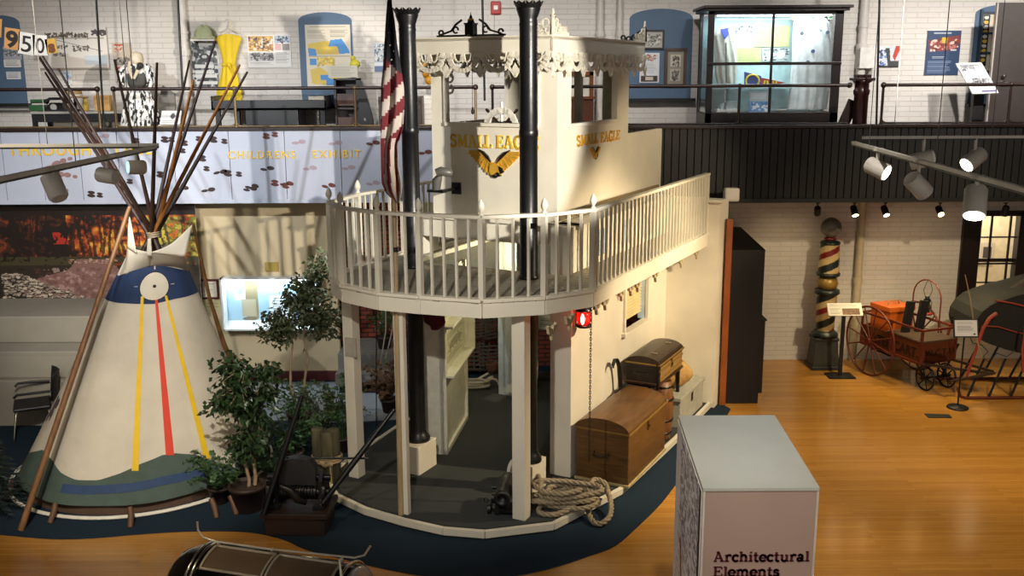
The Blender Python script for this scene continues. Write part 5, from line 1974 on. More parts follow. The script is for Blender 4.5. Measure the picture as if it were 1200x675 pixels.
# ================================================================== right side of ground floor
# tall black cabinet
A_, B2, C2 = G(850, 473, 0), G(886, 473, 0), None
zt_ = 2.32
fl_, fr_ = Vector((W(850, 293, A_.y).x, A_.y, 0)), Vector((W(897, 293, A_.y).x, A_.y, 0))
cb_ = thing('tall_cabinet', 'tall matt black cabinet standing beside the riverboat stern', 'cabinet', fl_.lerp(fr_, .5))
b = B()
bl_, br_ = G(848, 266, zt_), G(868, 266, zt_)
b.prism([(fl_.x - .3, fl_.y), (fr_.x, fr_.y), (br_.x, br_.y), (bl_.x - .3, bl_.y)], 0, zt_)
obj('carcass', b, P('matt_black', '#050506', .6), cb_, bev=.01)
b = B().mm((fr_.x - .02, fl_.y + .06, .14), (fr_.x + .07, fl_.y + .5, 1.25)).mm((fr_.x - .02, fl_.y + .04, 1.25), (fr_.x + .09, fl_.y + .52, 1.28))
obj('side_shelf', b, P('matt_black', '#050506', .6), cb_, bev=.01)
hp = W(852, 387, fl_.y)
obj('door_knob', B().ball((hp.x, hp.y - .02, hp.z), .018), P('dull_steel', '#5a6068', .3, .9), cb_)
# orange wood post
pz = W(846, 258, 13.6).z
p_ = G(846.5, 476, 0)
tag(obj('wooden_post', B().mm((p_.x - .045, p_.y, 0.013), (p_.x + .045, p_.y + .07, W(846, 257, p_.y).z)), P('varnished_orange_wood', '#8a4a1c', .35, noise_=(4, .25, (2, 2, .5))), base=p_, bev=.006), 'tall varnished orange wood post between boat stern and black cabinet', 'post')
# floodlight box
p_ = W(857, 228, 14.2)
fx = thing('floodlight', 'small white floodlight box before the black apron above the stern', 'light', p_)
obj('housing', B().box(p_, (.22, .14, .2)), P('white_housing', '#c9c4bc', .4), fx, bev=.03)
obj('bracket', B().mm((p_.x - .03, p_.y + .05, p_.z - .03), (p_.x + .03, YE + .0, p_.z + .03)), BLACKP, fx)

# barber pole
bp = Vector((5.19, 15.78, 0.0))
bpt = thing('barber_pole', 'old carved barber pole with red, cream and black spiral and grey ball top', 'barber pole', bp)
b = B(Matrix.Translation(bp) @ Matrix.Scale(.976, 4))
b.add([(-.23, -.2, 0), (.23, -.2, 0), (.23, .2, 0), (-.23, .2, 0), (-.19, -.15, .5), (.19, -.15, .5), (.19, .15, .5), (-.19, .15, .5)], [(0, 1, 5, 4), (1, 2, 6, 5), (2, 3, 7, 6), (3, 0, 4, 7), (4, 5, 6, 7), (3, 2, 1, 0)])
b.box((0, 0, .03), (.50, .44, .06)).box((0, 0, .52), (.42, .34, .05))
obj('pedestal', b, P('grey_black_stone', '#26271f', .5, noise_=(9, .3)), bpt, bev=.01)


def spiral(z0, z1, r0, r1, mi=(0, 1, 2), name='striped_shaft'):
    b = B(Matrix.Translation(bp) @ Matrix.Scale(.976, 4))

    def mif(u, v):
        k = (v * (z1 - z0) / .46 - u * 1.0) % 1.0
        return 1 if k < .22 else (0 if k < .46 else (2 if k < .74 else 0))
    b.grid(lambda u, v: Vector(((r0 + (r1 - r0) * v) * math.cos(2 * PI * u), (r0 + (r1 - r0) * v) * math.sin(2 * PI * u), z0 + (z1 - z0) * v)), 60, 40, mif=mif)
    obj(name, b, [P('aged_cream', '#b8a070', .35), P('aged_red', '#6e1a1c', .35), P('aged_black_green', '#1c2422', .35)], bpt)


spiral(.66, 1.28, .15, .17)
spiral(1.62, 2.14, .175, .155)
for pr_ in ([(.17, .54), (.22, .56), (.22, .6), (.16, .66)], [(.17, 1.27), (.21, 1.30), (.2, 1.36), (.12, 1.38)], [(.11, 1.58), (.19, 1.60), (.20, 1.64), (.17, 1.66)], [(.155, 2.13), (.17, 2.15), (.15, 2.18), (.06, 2.21), (.05, 2.25)]):
    obj('dark_moulding', B(Matrix.Translation(bp) @ Matrix.Scale(.976, 4)).lathe(pr_, n=24), P('aged_black_green', '#1c2422', .35), bpt)
obj('gilt_ball', B(Matrix.Translation(bp) @ Matrix.Scale(.976, 4)).lathe([(.10, 1.36), (.15, 1.39), (.175, 1.47), (.15, 1.56), (.1, 1.59)], n=24), P('old_gilt', '#96783a', .35, .3), bpt)
obj('red_collar', B(Matrix.Translation(bp) @ Matrix.Scale(.976, 4)).lathe([(.06, 2.2), (.11, 2.225), (.06, 2.25)], n=20).lathe([(.12, 1.345), (.16, 1.36), (.12, 1.375)], n=20).lathe([(.12, 1.585), (.17, 1.6), (.12, 1.615)], n=20), P('aged_red', '#6e1a1c', .35), bpt)
obj('top_ball', B(Matrix.Translation(bp) @ Matrix.Scale(.976, 4)).ball((0, 0, 2.41), .17, 16), P('aged_grey_paint', '#6a675e', .4, noise_=(9, .25)), bpt)


def sign_stand(label, g, zt_, w_, h_, tilt, pic, base_kind='plate', post=.03):
    t = thing('sign_stand', label, 'sign stand', g)
    b = B(Matrix.Translation(g))
    if base_kind == 'plate':
        b.box((0, 0, .01), (.42, .3, .02))
    else:
        b.lathe([(.15, 0), (.15, .015), (.13, .03), (.03, .04)], n=24)
    obj('base', b, BLACKP, t)
    obj('post', B(Matrix.Translation(g)).mm((-post, -post * .4, .015), (post, post * .4, zt_ - .06)) if base_kind == 'plate' else B(Matrix.Translation(g)).cyl((0, 0, .03), (0, 0, zt_ - .03), .012), BLACKP, t)
    M = Matrix.Translation(g + Vector((0, -.03, zt_))) @ Matrix.Rotation(tilt, 4, 'X')
    b = B(M).box((0, .012, 0), (w_, .016, h_))
    obj('panel_board', b, BLACKP if base_kind != 'plate' else PAPER, t)
    m = .02 if base_kind != 'plate' else 0.0
    picture(M @ Vector((-w_ / 2 + m, -.001, h_ / 2 - m)), M.to_3x3() @ Vector((w_ - 2 * m, 0, 0)), M.to_3x3() @ Vector((0, 0, -h_ + 2 * m)), pic, 'printed_sheet', t, .002)
    return t


pc = Pic(60, 30, '#d4d0c4')
pc.lines(.06, .1, .9, .3, 2, '#6a6a60').rect(.42, .42, .92, .92, '#6a4a2c').speck(.45, .45, .9, .9, ['#8a6a44', '#3c2a1c'], 40, .03).lines(.06, .45, .38, .9, 5, '#8a8a80')
g = G(984, 441, 0)
sign_stand('low slanted label stand in front of the barber pole', g, W(983, 362, g.y).z, .55, .22, math.radians(-38), pc)
pc = Pic(50, 40, '#c2c4c8')
pc.lines(.1, .12, .9, .28, 2, '#5a5c62').lines(.1, .36, .9, .8, 6, '#7c7e86').rect(.82, .82, .92, .93, '#2a2c30')
g = G(1122, 478, 0)
sign_stand('black framed label on a thin round-based stand before the cart', g, W(1127, 384, g.y).z, .36, .27, math.radians(-16), pc, 'round')
a = G(1084, 486, 0)
g = G(1101, 487, 0)
tag(obj('floor_plate', B().prism([tuple(G(x, y, 0)[:2]) for x, y in ((1083, 485), (1112, 486), (1116, 490), (1088, 490))], .001, .008), BLACKP, base=g), 'small black plate set on the maple floor before the stand', 'plate')

# ---- water cart
CA = math.radians(20)
N0 = G(1078, 428, .42)
CM = Matrix.Translation((N0.x, N0.y, 0)) @ Matrix.Rotation(CA, 4, 'Z')    # x = along lettered end, y = back along the side
ct = thing('hand_cart', 'old red-brown two-wheeled water cart lettered W.C.T.U. near the back wall', 'cart', CM @ Vector((.3, .6, 0)))
CW, CL = .66, 1.35
CRED = P('cart_red_brown', '#5a2c18', .4, noise_=(6, .25))
b = B(CM)
b.mm((0, 0, .42), (CW, CL, .45)).mm((0, 0, .42), (CW, .03, .76)).mm((0, CL - .03, .42), (CW, CL, .76)).mm((0, 0, .42), (.03, CL, .76)).mm((CW - .03, 0, .42), (CW, CL, .76))
obj('body', b, CRED, ct, bev=.005)
obj('lid', B(CM).mm((-.01, -.01, .76), (CW + .01, .75, .79)), P('lid_grey_brown', '#4a3c30', .45), ct, bev=.005)
b = B(CM)
for (x, y) in ((0, 0), (CW, 0), (0, CL), (CW, CL), (0, CL * .5)):
    b.box((x, y, .7), (.035, .035, .56))
b.beam((0, 0, .96), (0, CL + .05, .96), .03, .035).beam((CW, 0, .96), (CW, CL + .05, .96), .03, .035).beam((-.02, 0, .96), (CW + .02, 0, .96), .03, .035).beam((0, CL, .96), (CW, CL, .96), .03, .03)
b.beam((0, -.02, .44), (0, CL, .44), .04, .04)
obj('rail_frame', b, REDBRN, ct, bev=.004)
b = B()
Ms_ = frame_m(CM @ Vector((0, CL, .52)), CM.to_3x3() @ Vector((0, -1, 0)))
text_bits(b, 'WATER CART.', Ms_ @ Matrix.Translation((.05, -.001, 0)) @ Matrix.Diagonal((1.0, 1, 1.15, 1)), .185, .006, bold=.006, space=1.05)
obj('lettering', b, P('cart_letter_dark', '#1c100a', .5), ct)
b = B()
Me_ = frame_m(CM @ Vector((0, 0, .55)), CM.to_3x3() @ Vector((1, 0, 0)))
text_bits(b, 'W.C.T.U.', Me_ @ Matrix.Translation((.09, -.001, 0)), .13, .006, bold=.003, space=1.15)
obj('lettering', b, P('cart_letter_dark', '#1c100a', .5), ct)


def wheel(M, R_, ns, name='wheel', mt=None, rim=.035, hub=.05):
    mt = mt or REDBRN
    b = B(M)
    b.tube([(0, R_ * math.cos(t), R_ * math.sin(t)) for t in [2 * PI * i / 40 for i in range(40)]], rim * .5, 8, closed=True, caps=False)
    w_ = obj(name, b, mt, ct)
    for k in range(ns):
        a = 2 * PI * k / ns + .2
        obj('spoke', B(M).tube([(0, 0, 0), (0, R_ * .5 * math.cos(a), R_ * .5 * math.sin(a)), (0, R_ * math.cos(a), R_ * math.sin(a))], [rim * .4, rim * .34, rim * .28], 7), mt, w_)
    obj('hub', B(M).cyl((-.06, 0, 0), (.06, 0, 0), hub, hub * .8), mt, w_)
    return w_


RW = .56
wy = .98
wheel(CM @ Matrix.Translation((-.14, wy, RW + .01)), RW, 12)
wheel(CM @ Matrix.Translation((CW + .14, wy, RW + .01)), RW, 12)
for x in (.12, CW - .12):
    wheel(CM @ Matrix.Translation((x, .0, .20)), .185, 6, 'small_wheel', BLACKI, .03, .035)
b = B(CM).cyl((-.14, wy, RW + .01), (CW + .14, wy, RW + .01), .02).cyl((.05, .0, .2), (CW - .05, .0, .2), .015)
b.tube([(.12, .25, .42), (.12, .12, .3), (.12, 0, .2)], .015, 6).tube([(CW - .12, .25, .42), (CW - .12, .12, .3), (CW - .12, 0, .2)], .015, 6)
b.tube([(.1, wy - .4, .42), (.1, wy - .2, .35), (.1, wy, .36), (.1, wy + .2, .35), (.1, wy + .35, .42)], .014, 6)
obj('axles_and_springs', b, BLACKI, ct)
tip = CM.inverted() @ G(1163, 438, .38)
b = B(CM).beam((.02, .02, .44), tuple(tip), .035, .04).beam((CW - .02, .02, .44), tuple(tip + Vector((.02, 0, .03))), .035, .04)
obj('draw_bars', b, P('shaft_dark', '#3a2a1e', .45), ct)
h0, h1 = CM.inverted() @ G(1113, 447, .36), CM.inverted() @ G(1166, 437, .38)
obj('pull_handle', B(CM).tube([h0, h0.lerp(h1, .5), h1], [.018, .028, .02], 8), P('shaft_dark', '#3a2a1e', .45), ct)
# hoop for the lantern
b = B(CM)
hx, hy = .50, .62
pts = [(CW - .02, .35, .78)] + [(CW - .02, .35 + .30 * (1 - math.cos(t)), 1.30 + .28 * math.sin(t)) for t in [PI * i / 10 for i in range(11)]] + [(CW - .02, .95, .96)]
b.tube(pts, .012, 6)
obj('hoop', b, REDBRN, ct)
hl = CM @ Vector((CW - .02, .64, 1.02))
lt = thing('railway_lantern', 'glass oil lantern hanging on the hoop above the cart', 'lantern', hl)
b = B().lathe([(.09, 0), (.10, .01), (.10, .03), (.05, .04)], hl, 16)
obj('red_base', b, P('lantern_red', '#7c2018', .4), lt)
obj('glass_globe', B().lathe([(.04, .06), (.065, .1), (.06, .16), (.035, .2)], hl, 14), P('smoky_glass', '#5a4a40', .1, trans=.6), lt)
b = B().lathe([(.05, .2), (.055, .22), (.03, .27), (.035, .29), (.01, .3)], hl, 14).lathe([(.05, .035), (.055, .06), (.04, .07)], hl, 14)
for s_ in (-1, 1):
    b.tube([hl + Vector((s_ * .03, 0, .27)), hl + Vector((s_ * .07, 0, .4)), hl + Vector((s_ * .03, 0, .53)), hl + Vector((0, 0, .56))], .005, 5)
    b.tube([hl + Vector((s_ * .075, 0, .04)), hl + Vector((s_ * .075, 0, .2)), hl + Vector((s_ * .04, 0, .26))], .005, 5)
obj('wire_frame', b, BLACKI, lt)
# load on the cart
og = CM @ Vector((.28, 1.05, .455))
oc = thing('orange_crate', 'bright orange wooden box standing in the cart', 'crate', og)
Mo = CM @ Matrix.Translation((.30, 1.06, .455))
obj('box_body', B(Mo).mm((-.22, -.24, 0), (.26, .2, .66)), P('bright_orange', '#bc5a1c', .45, noise_=(5, .1)), oc, bev=.006)
obj('box_lid', B(Mo).mm((-.235, -.255, .6), (.275, .215, .68)), P('bright_orange', '#bc5a1c', .45, noise_=(5, .1)), oc, bev=.006)
obj('handle', B(Mo).tube([(-.1, -.05, .68), (-.08, -.05, .74), (.1, -.05, .74), (.12, -.05, .68)], .012, 6), P('tan_leather', '#8c6a44', .6), oc)
for k, (x, y, side) in enumerate(((.16, .55, 'left'), (.40, .52, 'right'))):
    g = CM @ Vector((x, y, .792))
    Mk = CM @ Matrix.Translation((x, y, .792)) @ Matrix.Rotation(math.radians(8), 4, 'Y')
    t = obj('black_board', B(Mk).mm((-.07, -.025, 0), (.08, .025, .50)), P('board_black', '#17181a', .5), base=g, bev=.004)
    tag(t, side + ' of the two upright black boards standing on the cart lid', 'board')

# ---- sleigh on the right
SY = 14.1
sl = thing('cutter_sleigh', 'dark green horse sleigh with red trim at the right frame edge', 'sleigh', W(1180, 440, SY) * Vector((1, 1, 0)) if False else Vector((W(1180, 440, SY).x, SY, 0.0)))
prof = [(1141, 385), (1143, 375), (1150, 365), (1160, 357), (1172, 352), (1190, 346), (1215, 340), (1250, 330), (1260, 430), (1230, 425), (1200, 416), (1180, 411), (1160, 404), (1148, 398), (1142, 392)]
pl_ = [(W(x, y, SY).x, W(x, y, SY).z) for x, y in prof]
b = B()
ws = [(-.0, .965), (.05, .985), (.15, 1.0), (.7, 1.0), (.84, .985), (.9, .965)]
cx = sum(p[0] for p in pl_) / len(pl_)
cz = sum(p[1] for p in pl_) / len(pl_)
n = len(pl_)
rings = [[Vector((cx + (x - cx) * k, SY + d, cz + (z - cz) * k)) for x, z in pl_] for d, k in ws]
vs = [p for r in rings for p in r]
fs = [(i * n + j, i * n + (j + 1) % n, (i + 1) * n + (j + 1) % n, (i + 1) * n + j) for i in range(len(ws) - 1) for j in range(n)] + [tuple(range(n))[::-1], tuple(range(n * (len(ws) - 1), n * len(ws)))]
b.add(vs, fs, 0, False)
obj('body', b, P('sleigh_green', '#090c0a', .75, noise_=(5, .2)), sl)
for pp, r in (([(1166, 352), (1185, 355), (1205, 360), (1250, 368)], .014), ([(1151, 382), (1170, 383), (1190, 389), (1250, 402)], .010)):
    obj('red_pinstripe', B().tube([W(x, y, SY - .02) for x, y in pp], r, 6), P('sleigh_red', '#8c3a2c', .4), sl)
obj('seat_hood', B().tube([W(1168, 352, SY + .4), W(1200, 336, SY + .4), W(1250, 328, SY + .4)], [.06, .12, .14], 10), P('hood_brown', '#22150f', .7), sl)
for dy in (-.05, .9):
    rn = [(1166, 366), (1158, 372), (1150, 384), (1145, 400), (1138, 420), (1131, 440)]
    b = B().tube([W(x, y, SY - .04) + Vector((0, dy, 0)) for x, y in rn], [.03, .03, .028, .024, .022, .02], 8)
    obj('dash_upright', b, P('sleigh_red', '#8c3a2c', .4), sl)
    e0 = W(1131, 447, SY - .04)
    x0 = e0.x - .05
    b = B().tube([(x0 - .06, SY + dy, .18), (x0, SY + dy, .05), (x0 + .1, SY + dy, .028), (x0 + 2.0, SY + dy, .028)], .024, 8)
    obj('runner', b, REDBRN, sl)
    for k, dx in enumerate((.1, .42, .75, 1.2)):
        obj('strut', B().tube([(x0 + dx, SY + dy, .03), (x0 + dx + .22, SY + dy + (.05 if dy < 0 else -.05), .62)], .018, 6), BLACKI, sl)
b = B().tube([W(x, y, SY - .1) for x, y in ((1137, 396), (1140, 402), (1150, 404), (1158, 412), (1152, 418), (1158, 424), (1168, 414), (1180, 418), (1190, 410))], .007, 5)
obj('iron_scroll', b, BLACKI, sl)
wr = [W(1131, 322, SY - .2), W(1137, 350, SY - .2), W(1142, 385, SY - .2), W(1150, 420, SY - .2)]
rp_ = obj('whip_rod', B().tube(wr, [.006, .008, .01, .012], 6), P('pale_rod', '#9a8462', .5), sl)
for x, sgn in ((1195, 1),):
    obj('dash_upright', B().tube([W(1203, 375, SY - .3), W(1198, 410, SY - .3), W(1199, 436, SY - .3)], .02, 6), P('sleigh_red', '#8c3a2c', .4), sl)

# ---- right wall details: conduit, window, spots
a, c = W(999, 238, YW - .1), W(999, 421, YW - .1)
tag(obj('drain_pipe', B().cyl((c.x, YW - .08, 0.0), (c.x, YW - .08, ZU + .1), .062).cyl((c.x, YW - .08, 1.35), (c.x, YW - .08, 1.45), .075), P('pipe_cream', '#b8ac90', .4), base=(c.x, YW - .08, 0)), 'cream pipe on the lower wall right of the barber pole', 'pipe')
wg = bpy.data.objects.new('window_1', None)
COL.objects.link(wg)
a, c = W(1129, 247, YW), W(1203, 363, YW)
wg.location = ((a.x + c.x) / 2, YW, c.z)
wg['kind'] = 'structure'
WOODK = P('dark_window_wood', '#1e1210', .4)
ia, ic = W(1150, 253, YW), W(1183, 361, YW)
b = B().mm((a.x, YW - .06, c.z), (ia.x, YW + .1, a.z)).mm((ic.x, YW - .06, c.z), (c.x, YW + .1, a.z)).mm((a.x, YW - .06, ia.z), (c.x, YW + .1, a.z)).mm((a.x, YW - .08, c.z - .06), (c.x, YW + .1, c.z + .04))
b.prism([(a.x - .02, 0), (c.x + .02, 0), (c.x - .15, .0)], 0, .01)
obj('window_frame', b, WOODK, wg, bev=.006)
b = B()
ym_ = YW - .0
for px in (1145.5, 1159, 1181):
    x = W(px, 300, YW).x
    b.mm((x - .015, ym_, c.z), (x + .015, ym_ + .03, ia.z))
for py, t_ in ((278, .012), (305, .03), (309, .015), (331, .012)):
    z = W(1165, py, YW).z
    b.mm((a.x + .1, ym_, z - t_), (ic.x, ym_ + .03, z + t_))
obj('glazing_bars', b, WOODK, wg)
obj('window_sill', B().mm((a.x - .05, YW - .12, c.z - .12), (c.x + .05, YW, c.z - .06)), P('sill_cream', '#b0a480', .5), wg)
# room seen through the window
b = B().mm((7.0, YW + 1.6, 0.3), (9.6, YW + 1.7, 3.2))
struct('wall_back_room', b, P('lit_room_cream', '#d8c8a4', .7))
b = B()
b.prism([(7.2, YW + .5), (8.3, YW + .5), (8.9, YW + 1.6), (7.2, YW + 1.6)], 1.0, 1.06)
pc = Pic(20, 26, '#c8b8a0')
pc.rect(.2, .2, .8, .8, '#4a4440')
fpic = picture((8.62, YW + 1.58, 1.75), (.26, 0, 0), (0, 0, -.42), pc, 'framed_print')
tag(fpic, 'small framed print in the room beyond the dark window', 'framed print')
light('POINT', (8.2, YW + .9, 2.9), (8, 17, 0), 26, (1, .93, .78), .1)
# under-gallery track spots
def spot_head(label, p, aim, r, L_, mat, lit=None, group=None, stem=.06, emi=14):
    p = Vector(p)
    t = thing('spotlight', label, 'spotlight', p, group)
    d = (Vector(aim) - p).normalized()
    obj('can', B().tube([p - d * L_ * .5, p - d * L_ * .4, p + d * L_ * .5], [r * .8, r, r], 18), mat, t)
    obj('yoke', B().cyl(p + Vector((0, 0, 0)), p + Vector((0, 0, r + stem)), r * .2).box(p + Vector((0, 0, r + stem)), (r * 1.1, r * .5, r * .3)), mat, t)
    if lit:
        b = B().cyl(p + d * (L_ * .5 - .002), p + d * (L_ * .5 + .004), r * .86)
        obj('lit_lens', b, P('lens_' + lit, '#fff4e0', .3, emis=(lit, emi)), t)
    else:
        b = B().cyl(p + d * (L_ * .5 - .002), p + d * (L_ * .5 + .003), r * .86)
        obj('lens', b, P('dark_lens', '#3a4450', .2), t)
    return t


zs = W(1001, 246, 15.0).z
struct('trim_9', B().mm((W(930, 236, 15.0).x, 14.98, zs + .13), (9.5, 15.02, zs + .17)), BLACKP)
for px, lit, aim, lab in ((958, None, (5.1, 16.2, 1.5), 'unlit black spotlight under the gallery above the barber pole'), (1001, '#ffe6b0', (5.6, 13.6, .4), 'lit black spotlight under the gallery above the wall pipe'), (1037, '#ffd890', (6.1, 13.4, .8), 'lit black spotlight under the gallery above the cart wheel'), (1101, '#ffd080', (6.6, 12.6, .9), 'brightly lit black spotlight under the gallery above the cart lantern'), (1178, None, (7.6, 15.6, 1.0), 'unlit black spotlight under the gallery above the dark window')):
    p = W(px, 247, 15.0)
    spot_head(lab, p, aim, .05, .16, BLACKP, lit, None, .07, 9)
for px, tgt, pw in ((1001, (5.6, 15.2, .4), 10), (1037, (6.3, 15.0, 0.3), 20), (1101, (6.6, 14.6, .2), 26), (1060, (6.9, 16.2, 1.0), 7), (1165, (7.6, 13.4, .0), 6), (930, (4.6, 16.2, 1.2), 5)):
    p = W(px, 250, 15.0)
    light('SPOT', p + Vector((0, -.1 if px != 1060 else -.5, -.06)), tgt, pw, (1, .78, .42), .04, 95, .9)

# ================================================================== hanging track lights
STEEL = P('track_grey', '#b0ada6', .4, .1)
CANG = P('can_grey', '#b4aea4', .4)


def track(label, p, q):
    t = thing('lighting_track', label, 'lighting track', Vector(p).lerp(Vector(q), .5))
    obj('rail', B().beam(p, q, .024, .018), STEEL, t)
    obj('rail_lip', B().beam(Vector(p) + Vector((0, 0, -.014)), Vector(q) + Vector((0, 0, -.014)), .02, .01), BLACKP, t)
    for f in (.12, .5, .88):
        c = Vector(p).lerp(Vector(q), f)
        obj('hanging_wire', B().cyl(c, (c.x, c.y, 8.6), .0025, n=5), P('wire_grey', '#55524e', .5), t)
    return t


zk = 4.36
ta, tb_ = G(1000, 167, zk), G(1290, 247, zk)
track('pale grey lighting track running toward the viewer at upper right', ta, tb_)
tc_, td = G(1008, 166, zk + .0), G(1330, 165, zk)
td.y = tc_.y
track('pale grey lighting track running level at upper right', tc_ + Vector((.05, .1, .02)), td + Vector((0, .1, .02)))


def head(px, py, line, dz, aim, r, L_, lit, lab):
    # find the point on the track above the head
    p, q = line
    best = None
    for i in range(400):
        c = p.lerp(q, i / 399)
        v = c - CAM
        x = 600 + FPX * v.dot(RX) / v.dot(FW)
        if best is None or abs(x - px) < best[0]:
            best = (abs(x - px), c)
    c = best[1]
    t = W(px, py, c.y)
    t.x = c.x
    st = c.z - t.z - r
    h_ = spot_head(lab, t, t + Vector(aim), r, L_, CANG, lit, None, max(.01, st), 3)
    return h_


L1, L2 = (ta, tb_), (tc_ + Vector((0, .1, .02)), td + Vector((0, .1, .02)))
head(1029, 197, L1, 0, (.8, -.8, -.45), .050, .13, '#fff4e4', 'leftmost lit grey spotlight on the right-hand tracks')
head(1078, 217, L1, 0, (.8, .3, -.7), .048, .13, None, 'unlit grey spotlight pointing down right on the slanting track')
head(1146, 236, L1, 0, (-.25, -.55, -.9), .048, .14, '#fff4e4', 'lit grey spotlight with glowing face lowest on the slanting track')
head(1083, 187, L2, 0, (-.8, .5, -.25), .055, .15, None, 'unlit grey spotlight facing away on the level track')
head(1144, 186, L2, 0, (-.8, -.3, -.55), .055, .15, '#fff4e4', 'lit grey spotlight facing left on the level track')
la, lb_ = G(182, 172, 4.4), G(-60, 222, 4.4)
lc2, ld = G(180, 173, 4.4), G(-80, 174, 4.4)
track('pale grey lighting track running toward the viewer at upper left', la, lb_)
track('pale grey lighting track running level at upper left', lc2 + Vector((0, .08, .01)), Vector((ld.x, lc2.y, 4.4)) + Vector((0, .08, .01)))
head(62, 220, (la, lb_), 0, (-.45, .5, -.75) if False else (-.4, .35, .7), .044, .12, None, 'tilted grey spotlight with dark open end at upper left')
head(125, 206, (la, lb_), 0, (-.9, .4, .08), .040, .11, None, 'middle grey spotlight of the left tracks pointing left')
h3 = head(158, 196, (lc2 + Vector((0, .08, .01)), Vector((ld.x, lc2.y + .08, 4.41))), 0, (-.8, -.55, .05), .042, .10, None, 'rightmost grey spotlight of the left tracks with pale blue lens')
for c in h3.children:
    if c.name.startswith('lens'):
        c.data = c.data.copy()
        c.data.materials[0] = P('pale_blue_lens', '#a8c4e4', .2, emis=('#8cb0e0', .5))

# ================================================================== kiosk in the foreground
zk2 = 2.1
FL, FR, BL, BR = G(824.7, 572, zk2), G(960, 572, zk2), G(796, 487, zk2), G(908, 487, zk2)
FR.y = FL.y
wd = FR.x - FL.x
BL.y = BR.y = (BL.y + BR.y) / 2
BR.x = BL.x + wd
ks = thing('display_kiosk', 'large pale display plinth lettered Architectural Elements in the foreground', 'plinth', (FL + BR) / 2 * Vector((1, 1, 0)) if False else Vector(((FL.x + BR.x) / 2, (FL.y + BR.y) / 2, 0)))
KP = P('kiosk_taupe', '#a98f82', .4, noise_=(3, .03))
KT = P('kiosk_top_grey', '#b4b3a8', .35, noise_=(3, .04))
b = B().prism([tuple(FL[:2]), tuple(FR[:2]), tuple(BR[:2]), tuple(BL[:2])], 0.0, zk2 - .02)
obj('carcass', b, KP, ks)
obj('top_board', B().prism([(FL.x - .006, FL.y - .006), (FR.x + .006, FR.y - .006), (BR.x + .006, BR.y + .006), (BL.x - .006, BL.y + .006)], zk2 - .025, zk2), KT, ks, bev=.006)
b = B()
for (p, q) in ((FL, FR), (FR, BR), (BL, FL)):
    pass
b.mm((FL.x - .004, FL.y - .004, 0), (FL.x + .012, FL.y + .01, zk2 - .02)).mm((FR.x - .01, FR.y - .004, 0), (FR.x + .004, FR.y + .01, zk2 - .02))
obj('corner_strip', b, P('kiosk_edge', '#c8bcae', .4), ks)
b = B()
Mk = frame_m((FL.x, FL.y, 0), (1, 0, 0))


def kt(s_, x0, x1, ybase, ytop):
    a, c = W(x0, ybase, FL.y), W(x1, ybase, FL.y)
    hh = W(x0, ytop, FL.y).z - a.z
    slab(b, s_, frame_m((a.x, FL.y - .001, a.z), (1, 0, 0)), hh, c.x - a.x, .003, .22, .13)


kt('Architectural', 836, 948.5, 658, 646.5)
kt('Elements', 835.5, 913.5, 675.3, 664)
obj('lettering', b, P('maroon_letters', '#4a0c18', .5), ks)
pc = Pic(90, 150, '#e8e4e8')
random.seed(3)
q, u = pc.q, pc.u
pc.speck(.2, .0, .98, .45, ['#8a8088', '#aca4ac', '#6a6068', '#c8c0c8'], 500, .03, .012)
pc.speck(.1, .35, .5, .8, ['#b4acb0', '#e0dcdc'], 200, .05, .01)
pc.poly([(.25, .42), (.32, .42), (.5, .75), (.45, .78)], '#8a3a34').poly([(.35, .7), (.4, .7), (.8, .98), (.75, 1)], '#2c2830')
pc.rect(.93, 0, 1, 1, '#17181c')
s0_ = (BL - FL)
nrm = Vector((-1, 0, 0))
picture((BL.x - .012, BL.y, zk2 - .03), (FL.x - BL.x + .0, FL.y - BL.y + .012, 0), (0, 0, -2.0), pc, 'photo_panel', ks, .006)

# ================================================================== black carriage lamp shaped sleigh at lower left
ZA = 1.05
a0 = G(222, 640, ZA + .32)
a1 = G(412, 668, ZA + .32)
a0.z = a1.z = ZA
ax = (a1 - a0).normalized()
ya_ = Vector((0, 0, 1)).cross(ax)
VM = Matrix(((ax.x, ya_.x, 0, a0.x), (ax.y, ya_.y, 0, a0.y), (0, 0, 1, ZA), (0, 0, 0, 1)))
LV = (a1 - a0).length
vh = thing('glazed_carriage', 'black rounded antique carriage body with glazed panels and chrome rails, lower left', 'carriage', Vector((a0.x, a0.y, 0)).lerp(Vector((a1.x, a1.y, 0)), .5))
RB = .33
b = B(VM)
prof = [(.02, -.16), (.12, -.15), (.2, -.11), (.27, -.05), (.31, .03), (RB, .12), (RB, LV)]
T = Matrix(((0, 0, 1, 0), (0, 1, 0, 0), (-1, 0, 0, 0), (0, 0, 0, 1)))
b.lathe(prof, n=36, M=T)
obj('body_shell', b, P('black_lacquer', '#060607', .15), vh)
for x, r in ((.13, RB + .008), (.17, RB + .008), (LV - .03, RB + .012)):
    b = B(VM)
    b.tube([(x, r * math.cos(t), r * math.sin(t)) for t in [2 * PI * i / 40 for i in range(40)]], .012, 8, closed=True, caps=False)
    obj('chrome_hoop', b, CHROME, vh)
